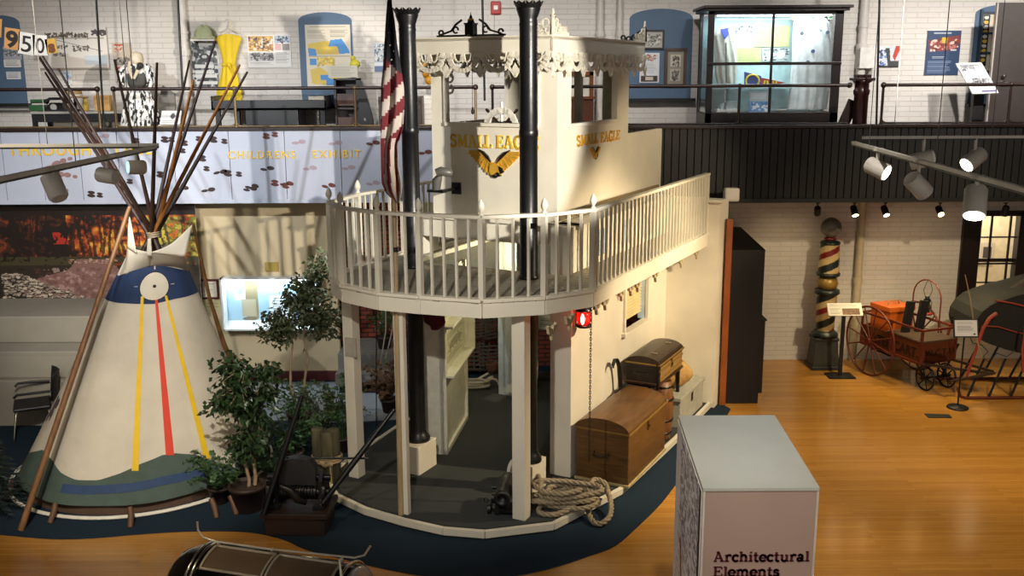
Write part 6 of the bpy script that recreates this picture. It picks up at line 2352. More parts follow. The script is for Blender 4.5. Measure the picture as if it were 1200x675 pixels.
for k in range(2):
    x0_, x1_ = .22 + k * (LV - .28) / 2, .22 + (k + 1) * (LV - .28) / 2 - .03
    f = lambda r: (lambda u, v: Vector((x0_ + (x1_ - x0_) * u, -(r) * math.sin(math.radians(-4 + 40 * v)), r * math.cos(math.radians(-4 + 40 * v)))))
    obj('glazed_panel', B(VM).grid(f(RB + .006), 8, 14), P('brown_glass', '#62503e', .35, noise_=(4, .15)), vh)
    b = B(VM)
    ff = f(RB + .012)
    ed = [ff(i / 8, 0) for i in range(9)] + [ff(1, i / 14) for i in range(1, 15)] + [ff(1 - i / 8, 1) for i in range(1, 9)] + [ff(0, 1 - i / 14) for i in range(1, 14)]
    b.tube(ed, .011, 6, closed=True, caps=False)
    obj('panel_beading', b, P('pewter', '#b8ac98', .35, .4), vh)
b = B(VM)
b.lathe([(RB * .98, 0), (RB * .95, .03), (RB * .8, .045), (RB * .3, .05), (.02, .05)], n=32, M=Matrix.Translation((LV, 0, 0)) @ Matrix(((0, 0, 1, 0), (0, 1, 0, 0), (-1, 0, 0, 0), (0, 0, 0, 1))))
obj('end_disc', b, P('dull_plate', '#b4b0ae', .3, .4), vh)
b = B(VM)
b.tube([(.05, .05, RB + .17), (.05, .05, RB + .1), (.09, .05, RB + .05), (.2, .05, RB + .03), (.6, .05, RB + .03), (LV, .05, RB + .06), (LV + .08, .05, RB + .09), (LV + .13, .05, RB + .17)], .008, 8)
b.tube([(LV * .5 + k * .012, .05, RB + .03) for k in (0, .5, 1)], .016, 8)
b.cyl((.22, .05, RB - .02), (.22, .05, RB + .03), .012).cyl((LV - .1, .05, RB - .02), (LV - .1, .05, RB + .04), .012)
b.tube([(LV - .02, -.14, RB + .14), (LV + .0, -.16, RB + .02), (LV + .02, -.24, RB - .2)], [.006, .012, .014], 8)
obj('chrome_rail', b, P('pale_chrome', '#d4cebe', .3, .5), vh)
b = B(VM)
for x in (.3, LV - .25):
    b.mm((x - .04, -.2, -ZA), (x + .04, .2, -RB + .03))
b.mm((.1, -.26, -ZA), (LV - .05, .26, -ZA + .08))
obj('stand', b, BLACKP, vh)

# ================================================================== THE GALLERY ABOVE
ZFL = 3.55
ZR = W(900, 100.5, YE).z


def railing(label, pl, pr, posts, mat_post=None):
    xl, xr_ = W(pl, 120, YE).x, W(pr, 120, YE).x
    yR = YE + .10
    t = thing('gallery_railing', label, 'railing', ((xl + xr_) / 2, yR, ZT + .02))
    b = B()
    el = pl > 0
    er = pr < 1200
    b.tube([(xl, yR, ZR), (xr_, yR, ZR)], .026, 10)
    for x, e in ((xl, el), (xr_, er)):
        if e:
            b.ball((x, yR, ZR), .042)
    obj('handrail', b, DKBRN, t)
    for px in posts:
        x = W(px, 120, YE).x
        s_ = -1 if px == pr else 1
        b = B().tube([(x, yR, ZR), (x, yR, ZT + .09), (x, yR, ZT + .02)], [.02, .02, .024], 10)
        for sg in ((1, -1) if px not in (pl, pr) else ((1,) if px == pl else (-1,))):
            b.tube([(x, yR, ZT + .13)] + [(x + sg * .09 * (1 - math.cos(a)), yR, ZT + .12 - .085 * math.sin(a)) for a in [PI / 2 * i / 6 for i in range(7)]] + [(x + sg * .2, yR, ZT + .035)], .013, 8)
        b.ball((x, yR, ZR), .036)
        obj('post', b, mat_post or DKBRN, t)
    obj('bottom_bar', B().tube([(xl, yR, ZT + .035), (xr_, yR, ZT + .035)], .012, 8), mat_post or DKBRN, t)
    return t


TANP = P('tan_rail_post', '#6e5a3c', .35, .3)
railing('brown pipe railing of the gallery at the far left', -90, 112, [112], TANP)
railing('brown pipe railing of the gallery behind the tepee poles', 131, 557, [131, 273, 415, 557], TANP)
railing('dark pipe railing of the gallery behind the pilothouse and big showcase', 577, 997, [577, 720, 868], DKBRN)
railing('dark pipe railing of the gallery at the far right', 1037, 1290, [1037, 1187], DKBRN)


# ---- blue arched niches
def niche(n, x0, x1, ytop, ybot, rise, sill=True, xe0=None):
    a, c = W(x0, ytop, YW), W(x1, ybot, YW)
    n_ = 14
    w2 = (c.x - a.x) / 2
    cx = (a.x + c.x) / 2
    pts = [(a.x, c.z), (c.x, c.z)] + [(cx + w2 * math.cos(PI * i / n_), a.z - rise + rise * math.sin(PI * i / n_)) for i in range(n_ + 1)]
    b = B().plate(pts, Matrix.Translation((0, YW - .001, 0)), .012)
    o = struct(n, b, NICHE)
    if sill:
        obj('window_sill', B().mm((a.x - .03, YW - .14, c.z - .05), (c.x + .06, YW - .0, c.z)), BLACKP, o)
    return o


niche('window_2', -22, 33, 18, 121, .12)
niche('window_3', 349, 416, 14.5, 122, .13)
niche('window_4', 738, 809, 10.5, 115, .15)
n5 = niche('window_5', 1144, 1210, 5, 121, .15, True)

# wall prints
Yp = YW - .016


def R(px, x0, y0, x1, y1, pic, name, label, cat, Y=None, **k):
    return wallpic(name, x0, y0, x1, y1, Y or Yp, pic, label, cat, **k)


pc = Pic(40, 30, '#a8aab0')
pc.speck(0, .2, 1, .7, ['#4a4a50', '#77777c', '#d0d0d0'], 120, .05)
R(0, 3, 55, 24, 70, pc, 'photo_card', 'grey photo card topmost in the leftmost blue niche', 'photo', Y=YW - .03)
pc = Pic(30, 14, '#dddad4').lines(.1, .15, .9, .85, 4, '#8a8a8c')
R(0, 4, 70, 24, 79, pc, 'caption_card', 'white caption card under the grey photo in the leftmost blue niche', 'card', Y=YW - .03)
pc = Pic(30, 14, '#d4d4d8').lines(.1, .15, .9, .85, 4, '#8a8a8c')
R(0, 7, 84, 24, 93, pc, 'caption_card', 'lowest white caption card in the leftmost blue niche', 'card', Y=YW - .03)
random.seed(21)
pc = Pic(120, 66, '#ddd6cc')
pc.rect(.0, .0, 1, .08, '#cfcac4').speck(.12, .14, .72, .26, ['#4a4238', '#6c6254', '#8a8070', '#3a342c'], 170, .014, .03).rect(.1, .25, .95, .28, '#a89e90').speck(.78, .08, .98, .2, ['#4a4440'], 40, .02, .03)
pc.speck(.25, .42, .42, .5, ['#5a5248', '#8a8478'], 30, .012, .02).speck(.5, .44, .72, .56, ['#5a5248', '#8a8478', '#6c6458'], 70, .014, .02).speck(.2, .6, .38, .68, ['#6a6258'], 30, .012, .014)
pc.rect(.64, .66, .97, .9, '#c4ccd2').rect(.0, .96, 1, 1, '#9a9288').rect(.985, 0, 1, 1, '#9a9288')
R(0, 42, 32, 125, 82, pc, 'river_scene_panel', 'wide pale panel with drawn town skyline and boats behind tepee poles', 'wall panel')
pc = Pic(44, 76, '#b8aa98')
pc.speck(.1, .03, .5, .22, ['#c05a38', '#d8c8b0'], 40, .05, .02).rect(.1, .04, .6, .08, '#b4482c').speck(.1, .38, .9, .56, ['#3c3834', '#6a625a', '#8c8478'], 80, .06, .03).rect(.05, .6, .95, .7, '#b8442c').rect(.1, .7, .95, .98, '#8fb4d4').lines(.15, .75, .9, .95, 5, '#7090b0')
R(0, 131, 50, 154, 97, pc, 'exhibit_poster', 'narrow poster with red heading and blue foot behind the mannequin', 'poster')
pc = Pic(110, 80, '#dcd8d2')
pc.rect(.03, .04, .6, .5, '#c89a48').speck(.05, .08, .58, .48, ['#a85a2c', '#e0b860', '#4a3a34', '#d8d0c0', '#8c6a3c'], 150, .035, .04).rect(.03, .54, .6, .8, '#c8c4c0').speck(.05, .56, .58, .78, ['#3a3634', '#8a8684', '#5c5856'], 110, .03, .03)
pc.rect(.64, .04, .98, .24, '#6a7c90').speck(.64, .04, .98, .24, ['#2c3440', '#a8b4c0'], 40, .03, .04).rect(.64, .28, .78, .48, '#c8a0a0').rect(.8, .28, .97, .48, '#8c8480').lines(.64, .54, .96, .9, 9, '#8a8684').lines(.05, .84, .6, .95, 3, '#9a9694')
R(0, 289, 41, 340, 79, pc, 'photo_collage_poster', 'white poster of colour photographs right of the yellow dress', 'poster')
pc = Pic(80, 110, '#cfc5b0')
pc.lines(.1, .03, .9, .05, 1, '#6a6250').lines(.05, .08, .45, .22, 6, '#8a8270').lines(.55, .08, .95, .2, 5, '#8a8270')
pc.poly([(.05, .30), (.35, .26), (.75, .24), (.78, .40), (.2, .46), (.05, .40)], '#d4b428').poly([(.05, .36), (.22, .38), (.24, .48), (.06, .48)], '#2f7fc0').poly([(.55, .24), (.8, .22), (.95, .38), (.98, .44), (.74, .46), (.7, .34), (.5, .34)], '#2f7fc0').rect(.25, .38, .72, .46, '#c8a830').rect(.05, .48, .98, .5, '#a89a78').rect(.08, .53, .22, .63, '#2f7fc0').rect(.25, .51, .62, .62, '#cdb040').speck(.25, .5, .65, .65, ['#b89828', '#e0c860'], 40, .03, .02).poly([(.08, .7), (.3, .66), (.5, .76), (.8, .84), (.8, .95), (.5, .94), (.1, .92)], '#cdb040').poly([(.3, .78), (.5, .78), (.5, .84), (.8, .86), (.8, .95), (.42, .95), (.42, .86), (.3, .86)], '#2f7fc0').rect(.72, .6, .97, .75, '#c8c4b0')
R(0, 357, 29, 410, 104, pc, 'town_map', 'yellow and blue historic map in the blue arched niche', 'map', Y=YW - .03)
pc = Pic(36, 60, '#a8b0bc')
pc.rect(.05, .03, .95, .6, '#c8c8c8').speck(.05, .05, .95, .6, ['#4a5a6a', '#8a98a4', '#e0e0e0'], 90, .06, .04).rect(0, .8, 1, 1, '#5a6e90').rect(0, .66, 1, .8, '#d8dce0')
R(0, 438, 51, 452, 84, pc, 'small_poster', 'small narrow poster just left of the hanging flag', 'poster')
BF, BRF = P('black_picture_frame', '#1a1612', .4), P('brown_picture_frame', '#4c3426', .4)
pc = Pic(36, 36, '#a8a59c')
pc.speck(.2, .2, .9, .9, ['#4a4844', '#77746c', '#d4d0c4'], 70, .06)
wall_frame('framed_photo', 'black-framed photo at the top of the middle blue niche', 'framed photo', 752, 35, 778, 58, YW - .014, pc, BF, .03)
pc = Pic(40, 60, '#d4d4d6')
pc.speck(.15, .06, .9, .28, ['#c8a078', '#a86850', '#8c8c94'], 40, .06, .03).lines(.12, .34, .88, .7, 9, '#9a9aa0').rect(.08, .76, .92, .96, '#3c302c').rect(.3, .8, .7, .92, '#c8b8a8')
R(0, 750, 62, 773, 97, pc, 'text_card', 'white text card with pictures below the black-framed photo', 'card', Y=YW - .03)
pc = Pic(40, 80, '#8a8478')
pc.rect(.18, .1, .82, .46, '#c0b8a4').speck(.3, .16, .7, .44, ['#3a3634', '#5a5650'], 26, .06, .04).rect(.18, .54, .82, .9, '#b0a894').speck(.3, .6, .7, .88, ['#3a3634', '#5a5650', '#8a867c'], 40, .06, .04)
wall_frame('framed_photo', 'tall brown frame holding two portraits in the middle blue niche', 'framed photo', 779, 56.5, 803.5, 102, YW - .014, pc, BRF, .05)
pc = Pic(50, 50, '#c8ccd0')
pc.speck(0, .1, .5, .95, ['#2f4c8c', '#6a8cc0', '#d8dce0', '#3a3a44'], 110, .06).poly([(.45, .1), (.62, .1), (.7, .95), (.6, .95)], '#3a3c40').poly([(.75, .5), (.85, .0), (1, .0), (1, .2), (.85, .7)], '#b83a2a').rect(.65, .7, 1, 1, '#3c3e3a').rect(0, .93, 1, 1, '#2a2a2c')
R(0, 1024, 54, 1054.5, 79, pc, 'photo_print', 'small blue and red photo print right of the wall pipe', 'print')
pc = Pic(76, 100, '#2c4060')
pc.lines(.2, .04, .8, .1, 1, '#c8ccd4').poly([(.05, .22), (.95, .10), (.98, .28), (.8, .42), (.1, .48)], '#7a3a34').rect(.45, .15, .6, .28, '#d8a82c').speck(.1, .2, .95, .45, ['#b8746a', '#5a2c2c', '#d8c0b0', '#8c3428'], 60, .05, .03).rect(.72, .42, .9, .45, '#c8ccd4').lines(.2, .58, .6, .64, 2, '#d8dce4').lines(.08, .68, .8, .98, 9, '#7c8ca8')
R(0, 1087, 36, 1127, 88, pc, 'blue_poster', 'dark blue exhibit poster on the right of the gallery wall', 'poster')
# bright white box on pipe
a, c = W(1008, 56, YW - .2), W(1027, 80, YW - .2)
tag(obj('junction_box', B().mm((a.x, YW - .22, c.z), (c.x, YW - .001, a.z)), P('white_box_paint', '#d8d4cc', .5), base=((a.x + c.x) / 2, YW, c.z), bev=.005), 'white box fixed beside the right wall pipe', 'box')

# "1950s" cards on a string
cards = [(-6, 32, 7.5, 10, '#b88848', '1'), (14, 45.5, 8.5, 11.5, '#c08a50', '9'), (31, 51, 9, 12, '#d8d4cc', '5'), (47, 53, 8, 11, '#dcd8d0', '0'), (60, 54, 6, 8, '#c89a3c', 's')]
for i, (cx_, cy_, hw, hh_, colr, chx) in enumerate(cards):
    Y = 14.2
    p = W(cx_, cy_, Y)
    k = 14.4 / 1150
    rot = math.radians(-9 if i < 3 else (-3 if i == 3 else 6))
    M = frame_m(p, (1, 0, 0)) @ Matrix.Rotation(rot, 4, 'Y') @ Matrix.Identity(4)
    M = Matrix.Translation(p) @ Matrix.Rotation(-rot, 4, 'Y')
    t = thing('hanging_card', {0: 'tan card partly cut by the left edge, first of the hanging row', 1: 'tan hanging card with a black figure 9', 2: 'white hanging card with a black figure 5', 3: 'white hanging card with a thin figure 0', 4: 'small yellow hanging card with a letter s'}[i], 'card', p)
    obj('card_board', B(M).box((0, .004, 0), (hw * 2 * k, .008, hh_ * 2 * k)), P('card_' + colr[1:], colr, .6), t)
    b = B()
    sz = hh_ * 2 * k * (1.05 if i != 4 else 1.1)
    text_bits(b, chx, M @ Matrix.Translation((-.0, -.001, -sz * .36)) @ Matrix.Diagonal((1.1 if i != 3 else .9, 1, 1, 1)), sz, .004, bold=.012 * (1 if i in (0, 1, 4) else .2), align='CENTER')
    obj('figure', b, P('ink', '#17130f', .6) if i != 4 else P('brown_ink', '#6a3a14', .6), t)
pts = [W(x, y, 14.205) for x, y in ((-40, 10), (-6, 22), (6, 30), (22, 37), (40, 41), (55, 44), (66, 47), (120, 60))]
tag(obj('string', B().tube(pts, .003, 5), P('string', '#3a3632', .8), base=pts[3]), 'thin sagging string carrying the row of number cards', 'string')

# pipes, cables, alarm
for px, y0, y1, r, lab in ((216, -30, 150, .075, 'white wall pipe left of the collage board'), (703, -30, 60, .055, 'thinner white pipe behind the pilothouse roof'), (725.5, -30, 60, .045, 'white pipe with a collar behind the pilothouse roof end'), (1010, -30, 92, .07, 'white wall pipe above the dark newel post')):
    x = W(px, 60, YW - .1).x
    zb = max(ZFL, W(px, y1, YW - .1).z) if px in (1010,) else ZFL
    b = B().cyl((x, YW - .1, zb), (x, YW - .1, 8.6), r)
    zc = W(px, 62 if px in (216,) else 40, YW - .1).z if px != 1010 else W(px, 55, YW - .1).z
    b.cyl((x, YW - .1, zc - .04), (x, YW - .1, zc + .05), r * 1.35).cyl((x, YW - .1, zc + .3), (x, YW - .1, zc + .34), r * 1.2)
    tag(obj('wall_pipe', b, P('pipe_white', '#c8c2ba', .4), base=(x, YW - .1, zb)), lab, 'pipe')
for x0, y0, x1, y1, lab in ((112, -12, 122, 150, 'black hanging rod crossing the pale skyline panel'), (208, -12, 214, 106, 'black hanging rod before the left wall pipe'), (565, -12, 568, 118, 'black hanging rod behind the pilothouse lantern'), (1031, -12, 1027, 146, 'black hanging rod above the right railing end')):
    a, c = W(x0, y0, 14.4), W(x1, y1, 14.4)
    a2 = a + (a - c) * .4
    tag(obj('hanging_rod', B().tube([c, a, a2], .016, 8), BLACKP, base=c), lab, 'rod')
al = W(581, 9, YW - .06)
t = thing('fire_alarm', 'small red fire alarm high on the wall above the pilothouse', 'alarm', al)
obj('backplate', B().box((al.x, YW - .03, al.z), (.16, .05, .2)), P('alarm_red', '#a81c1c', .35), t, bev=.015)
obj('strobe', B().box((al.x, YW - .06, al.z), (.07, .03, .07)), P('strobe_white', '#e8e4dc', .3), t, bev=.008)
cnd = obj('conduit', B().tube([(al.x + .08, YW - .02, al.z), (al.x + .3, YW - .02, al.z)], .008, 6).cyl((al.x - .03, YW - .02, al.z - .1), (al.x - .03, YW - .02, al.z - .9), .006), P('pipe_white', '#c8c2ba', .4), t)

# ---- collage board, hat shelf, yellow dress
pc = Pic(60, 110, '#c8c6c0')
random.seed(5)
pc.rect(0, 0, 1, 1, '#8c8c88').speck(0, .02, 1, .98, ['#17181a', '#3a3c3e', '#5a5c5c', '#c8c8c4', '#22242a'], 190, .1, .05)
for y in (.06, .3, .52, .64, .72, .86):
    pc.rect(.3 if y < .5 else .1, y, .85 if y < .7 else .95, y + .07, '#dedcd6')
pc.ell(.5, .36, .2, .07, '#2a2a2c').ell(.5, .36, .1, .035, '#c8c8c4')
R(0, 223, 46, 253, 103, pc, 'photo_collage_board', 'tall black and white photo collage board left of the yellow dress', 'board')
p = W(239, 46, YW - .15)
sh_ = obj('wall_shelf', B().box((p.x, YW - .13, p.z - .015), (.38, .24, .025)), P('shelf_white', '#d0ccc4', .4), base=p)
tag(sh_, 'small white wall shelf above the collage board', 'shelf')
hb = Vector((p.x, YW - .14, p.z))
t = thing('rumpled_hat', 'pale green rumpled hat on the small wall shelf', 'hat', hb)
obj('brim', B().lathe([(.18, .0), (.19, .01), (.16, .05), (.11, .06)], hb, 20, sy=.6), P('green_felt', '#b4b890', .8, bump=(20, .8)), t)
obj('crown', B().grid(lambda u, v: hb + Vector(((.16 + .012 * math.sin(u * 30)) * math.cos(2 * PI * u) * math.cos(v * PI / 2 * .95), .1 * math.sin(2 * PI * u) * math.cos(v * PI / 2 * .95), .04 + (.17 + .015 * math.sin(u * 22)) * math.sin(v * PI / 2))), 30, 10), P('green_felt', '#b4b890', .8, bump=(20, .8)), t)
# yellow dress
YD = P('yellow_dress', '#d8b818', .7, noise_=(4, .06))
hk = W(269.5, 27, YW - .1)
t = thing('yellow_dress', 'sleeveless bright yellow dress on a hanger on the gallery wall', 'dress', W(268, 116, YW - .1))
out = [(40, 7, 3), (42, 13, 13), (46, 15, 15), (56, 11.5, 11.5), (66, 8.5, 9), (74, 7, 8), (76, 7, 8), (84, 8.5, 9.5), (100, 12, 13), (108, 14, 16), (116, 13, 13.5)]


def dress(u, v):
    y = 40 + 76 * v
    l = interp([(a, b_) for a, b_, c_ in out], y)
    r = interp([(a, c_) for a, b_, c_ in out], y)
    a = 2 * PI * u
    cx_ = 268.5 - (y - 40) * .01
    x = cx_ + (math.cos(a)) * (r if math.cos(a) > 0 else l)
    p_ = W(x, y, YW - .10)
    p_.y += -.06 * math.sin(a) * (.6 + .8 * v) - .008 * math.sin(a * 9) * (1 if v > .5 else .2)
    return p_


obj('cloth', B().grid(dress, 44, 40), YD, t)
wz = W(268, 76, YW - .1)
obj('tied_belt', B().lathe([(.105, -.03), (.115, 0), (.105, .03)], (wz.x, wz.y, wz.z), 24, sy=.6).ball((wz.x + .03, wz.y - .08, wz.z), .035, 8).tube([(wz.x + .03, wz.y - .09, wz.z), (wz.x + .08, wz.y - .09, wz.z - .12)], [.02, .012], 6), YD, t)
obj('hanger', B().tube([hk + Vector((-.03, 0, .01)), hk + Vector((-.03, 0, .04)), hk + Vector((0, 0, .06)), hk + Vector((.03, 0, .03)), hk + Vector((.01, 0, -.01)), hk + Vector((0, 0, -.08))], .006, 6).tube([hk + Vector((-.17, 0, -.17)), hk + Vector((0, 0, -.08)), hk + Vector((.17, 0, -.17))], .008, 6), P('hanger_cream', '#d0c8a8', .5), t)


# ---- mannequin in patterned dress
mb = W(166, 148, 15.3)
mb = Vector((mb.x, 15.3, ZFL))
k = 15.5 / 1150
t = thing('dress_mannequin', 'headed mannequin in a long black and white patterned dress', 'mannequin', mb)
ztop = W(166, 64, 15.3).z


def zz(y):
    return W(166, y, 15.3).z


prof = [(ZFL + .02, 26), (zz(148), 22), (zz(130), 18), (zz(115), 14), (zz(104), 10), (zz(100), 9), (zz(92), 11), (zz(84), 13), (zz(77), 13), (zz(75), 9), (zz(73.5), 4)]


def gown(u, v):
    zmin, zmax = prof[0][0], prof[-1][0]
    z = zmin + (zmax - zmin) * v
    r = interp([(a, c_) for a, c_ in prof], z) * k
    a = 2 * PI * u
    fl_ = (1 + .13 * math.sin(a * 11)) if z < zz(102) else 1
    return Vector((mb.x + r * math.cos(a) * fl_, mb.y + r * .62 * math.sin(a) * fl_, z))


m = bpy.data.materials.new('patterned_cloth')
m.use_nodes = True
nt = m.node_tree
tc = nt.nodes.new('ShaderNodeTexCoord')
nn = nt.nodes.new('ShaderNodeTexNoise')
nn.inputs['Scale'].default_value = 20
nn.inputs['Detail'].default_value = 3
mp = nt.nodes.new('ShaderNodeMapping')
mp.inputs['Scale'].default_value = (1.2, 1.2, .5)
rr = nt.nodes.new('ShaderNodeValToRGB')
rr.color_ramp.interpolation = 'CONSTANT'
rr.color_ramp.elements[0].color = (.02, .02, .02, 1)
rr.color_ramp.elements[1].position = .47
rr.color_ramp.elements[1].color = (.75, .73, .70, 1)
nt.links.new(tc.outputs['Object'], mp.inputs[0])
nt.links.new(mp.outputs[0], nn.inputs['Vector'])
nt.links.new(nn.outputs['Fac'], rr.inputs[0])
nt.links.new(rr.outputs[0], nt.nodes['Principled BSDF'].inputs['Base Color'])
nt.nodes['Principled BSDF'].inputs['Roughness'].default_value = .8
obj('gown', B().grid(gown, 88, 44), m, t)
for s_ in (-1, 1):
    obj('sleeve', B().tube([(mb.x + s_ * 10 * k, mb.y, zz(78)), (mb.x + s_ * 15 * k, mb.y - .03, zz(84)), (mb.x + s_ * 17 * k, mb.y - .08, zz(97)), (mb.x + s_ * 15 * k, mb.y - .14, zz(103))], [.07, .075, .06, .045], 12), m, t)
obj('waist_sash', B().lathe([(.135, 0), (.155, .05), (.16, .13), (.175, .2)], (mb.x, mb.y, zz(102)), 24, sy=.7), P('sash_grey', '#4a4844', .7), t)
b = B()
hz = zz(71)
b.ball((mb.x - .0, mb.y, hz), .088, 12, sy=1.05, sz=1.25)
b.lathe([(.045, -.2), (.042, -.09), (.05, -.05)], (mb.x, mb.y, hz), 12)
hd = obj('mannequin_head', b, P('mannequin_ivory', '#d8c8ae', .5), t)
obj('nose', B().add([(mb.x - .014, mb.y - .088, hz - .03), (mb.x + .014, mb.y - .088, hz - .03), (mb.x, mb.y - .115, hz - .025), (mb.x, mb.y - .09, hz + .02)], [(0, 1, 2), (0, 2, 3), (1, 3, 2), (0, 3, 1)]), P('mannequin_ivory', '#d8c8ae', .5), hd)
b = B().lathe([(.07, -.10), (.098, -.02), (.102, .05), (.085, .10), (.05, .125), (.001, .135)], (mb.x, mb.y + .025, hz), 18)
b.tube([(mb.x - .085, mb.y - .05, hz - .02), (mb.x - .07, mb.y - .12, hz - .14), (mb.x - .02, mb.y - .15, hz - .27)], [.02, .028, .02], 8)
b.tube([(mb.x + .085, mb.y - .05, hz - .02), (mb.x + .06, mb.y - .12, hz - .14), (mb.x + .0, mb.y - .15, hz - .27)], [.02, .028, .02], 8)
obj('veil', b, P('veil_cloth', '#cfc0a8', .8), t)
obj('collar_flower', B().ball((mb.x + .1, mb.y - .12, zz(77)), .05, 8).ball((mb.x + .07, mb.y - .13, zz(80)), .03, 8), P('dark_fabric_flower', '#2c2826', .7), t)


# ---- long tables and display tables
def table(label, x0, x1, ytop, Y, depth, mat, leg_h=None, name='display_table'):
    a, c = W(x0, ytop, Y), W(x1, ytop, Y)
    z = a.z
    t = thing(name, label, 'table', ((a.x + c.x) / 2, Y + depth / 2, ZFL))
    obj('tabletop', B().mm((a.x, Y, z - .035), (c.x, Y + depth, z)), mat, t, bev=.005)
    for x in (a.x + .04, c.x - .04):
        for y in (Y + .05, Y + depth - .05):
            obj('leg', B().mm((x - .03, y - .03, ZFL), (x + .03, y + .03, z - .035)), BLACKP, t)
    obj('apron', B().mm((a.x + .03, Y + .03, z - .16), (c.x - .03, Y + .06, z - .035)), BLACKP, t)
    return t, z


TT = P('table_grey_top', '#a8a49c', .4)
t, z = table('long dark table with goods on the gallery left of the mannequin', 35, 150, 131, 15.35, .6, TT)


def onT(px, Y=15.6):
    p = W(px, 120, Y)
    return Vector((p.x, Y, z + .001))


p = onT(45)
t = thing('green_cash_box', 'green metal box at the left end of the gallery table', 'box', p)
obj('box_body', B().box((p.x, p.y, p.z + .05), (.22, .2, .09)), P('box_green', '#2c5a34', .4), t, bev=.01)
obj('raised_lid', B().box((p.x - .0, p.y + .05, p.z + .15), (.24, .14, .06)), P('box_green', '#2c5a34', .4), t, bev=.01)
p = onT(66)
t = thing('black_telephone', 'black rounded telephone on the gallery table beside the green box', 'telephone', p)
obj('phone_body', B().add([(p.x - .16, p.y - .12, p.z), (p.x + .16, p.y - .12, p.z), (p.x + .16, p.y + .12, p.z), (p.x - .16, p.y + .12, p.z), (p.x - .09, p.y - .04, p.z + .13), (p.x + .09, p.y - .04, p.z + .13), (p.x + .09, p.y + .08, p.z + .13), (p.x - .09, p.y + .08, p.z + .13)], [(0, 1, 5, 4), (1, 2, 6, 5), (2, 3, 7, 6), (3, 0, 4, 7), (4, 5, 6, 7), (3, 2, 1, 0)]), BLACKP, t, bev=.015)
obj('handset', B().tube([(p.x - .17, p.y, p.z + .13), (p.x - .1, p.y, p.z + .19), (p.x + .1, p.y, p.z + .19), (p.x + .17, p.y, p.z + .13)], [.04, .022, .022, .04], 10), BLACKP, t)
obj('dial', B().cyl((p.x, p.y - .1, p.z + .07), (p.x, p.y - .12, p.z + .06), .05, n=18), P('dial_white', '#b8b8b4', .4), t)
p = onT(88)
t = thing('sun_hat', 'tan straw hat on a stand on the gallery table', 'hat', p)
obj('hat_brim', B().lathe([(.2, .20), (.21, .215), (.12, .23)], p, 20), P('straw_tan', '#a8885c', .8), t)
obj('hat_crown', B().lathe([(.12, .225), (.115, .3), (.09, .33), (.001, .335)], p, 20), P('straw_tan', '#a8885c', .8), t)
obj('hat_stand', B().lathe([(.09, 0), (.09, .02), (.02, .03), (.02, .25)], p, 14), BLACKP, t)
obj('hat_ribbon', B().lathe([(.122, .228), (.122, .255), (.118, .255)], p, 20), P('ribbon_white', '#d8d4cc', .6), t)
p = onT(100)
t = thing('glass_vase', 'slim yellow vase standing on the gallery table', 'vase', p)
obj('vase_body', B().lathe([(.03, 0), (.04, .02), (.05, .1), (.03, .18), (.035, .22)], p, 14), P('vase_yellow', '#c8a848', .4), t)
p = onT(121)
t = thing('paper_bag', 'upright tan paper bag at the right end of the gallery table', 'bag', p)
obj('bag_body', B().box((p.x, p.y, p.z + .12), (.24, .14, .24)), P('kraft_tan', '#b08850', .8), t, bev=.01)
obj('bag_fold', B().box((p.x, p.y - .072, p.z + .2), (.22, .01, .06)), P('kraft_dark', '#8a6838', .8), t)
p = W(79, 90, YW - .02)
pc = Pic(24, 34, '#d8d8d4')
pc.speck(.1, .05, .9, .5, ['#6a98c8', '#a8c0d8'], 30, .1, .06).speck(.1, .5, .9, .95, ['#c89878', '#8ab0d0', '#d8d8d0'], 30, .1, .06)
wallpic('small_poster', 73, 83, 84, 100, YW - .02, pc, 'small blue and white picture above the straw hat', 'poster')
# garments hung under the first table
for px, colr, lab in ((46, '#d8d4cc', 'white cup'), (60, '#b8c8c4', 'pale jar')):
    p = onT(px + 8, 15.45)
# grey enclosure + info stand right of mannequin
a = W(186, 148, 15.7)
t = thing('folded_easel_board', 'grey pointed display board standing behind the slanted info stand', 'board', Vector((W(196, 120, 15.7).x, 15.7, ZFL)))
pts = [(W(x, y, 15.7).x, W(x, y, 15.7).z) for x, y in ((183, 148), (186, 114), (190, 100), (204, 110), (206, 148))]
pts = [(x, max(z_, ZFL) if y_ < 148 else ZFL) for (x, z_), y_ in zip(pts, (148, 114, 100, 110, 148))]
obj('board', B().plate(pts, Matrix.Translation((0, 15.75, 0)), .04), P('board_grey', '#77736c', .6), t)
obj('rear_strut', B().beam((pts[2][0], 15.76, pts[2][1] - .1), (pts[2][0], 16.05, ZFL), .03, .02), BLACKP, t)
p = Vector((W(200, 130, 15.1).x, 15.1, ZFL))
t = thing('info_stand', 'low white slanted information panel beside the left wall pipe', 'info stand', p)
zc = W(200, 140, 15.1).z
obj('support', B().mm((p.x - .2, p.y - .02, ZFL), (p.x + .2, p.y + .1, zc - .08)), P('shelf_white', '#d0ccc4', .4), t)
M = Matrix.Translation((p.x, p.y - .02, zc + .03)) @ Matrix.Rotation(math.radians(-35), 4, 'X')
obj('panel_board', B(M).box((0, .012, 0), (.3, .02, .24)), PAPER, t)
pc = Pic(30, 24, '#dcdcd8')
pc.ell(.6, .4, .12, .22, '#5a5c60').lines(.1, .7, .9, .92, 3, '#7a7a7c')
picture(M @ Vector((-.15, -.001, .12)), M.to_3x3() @ Vector((.3, 0, 0)), M.to_3x3() @ Vector((0, 0, -.24)), pc, 'printed_sheet', t, .002)

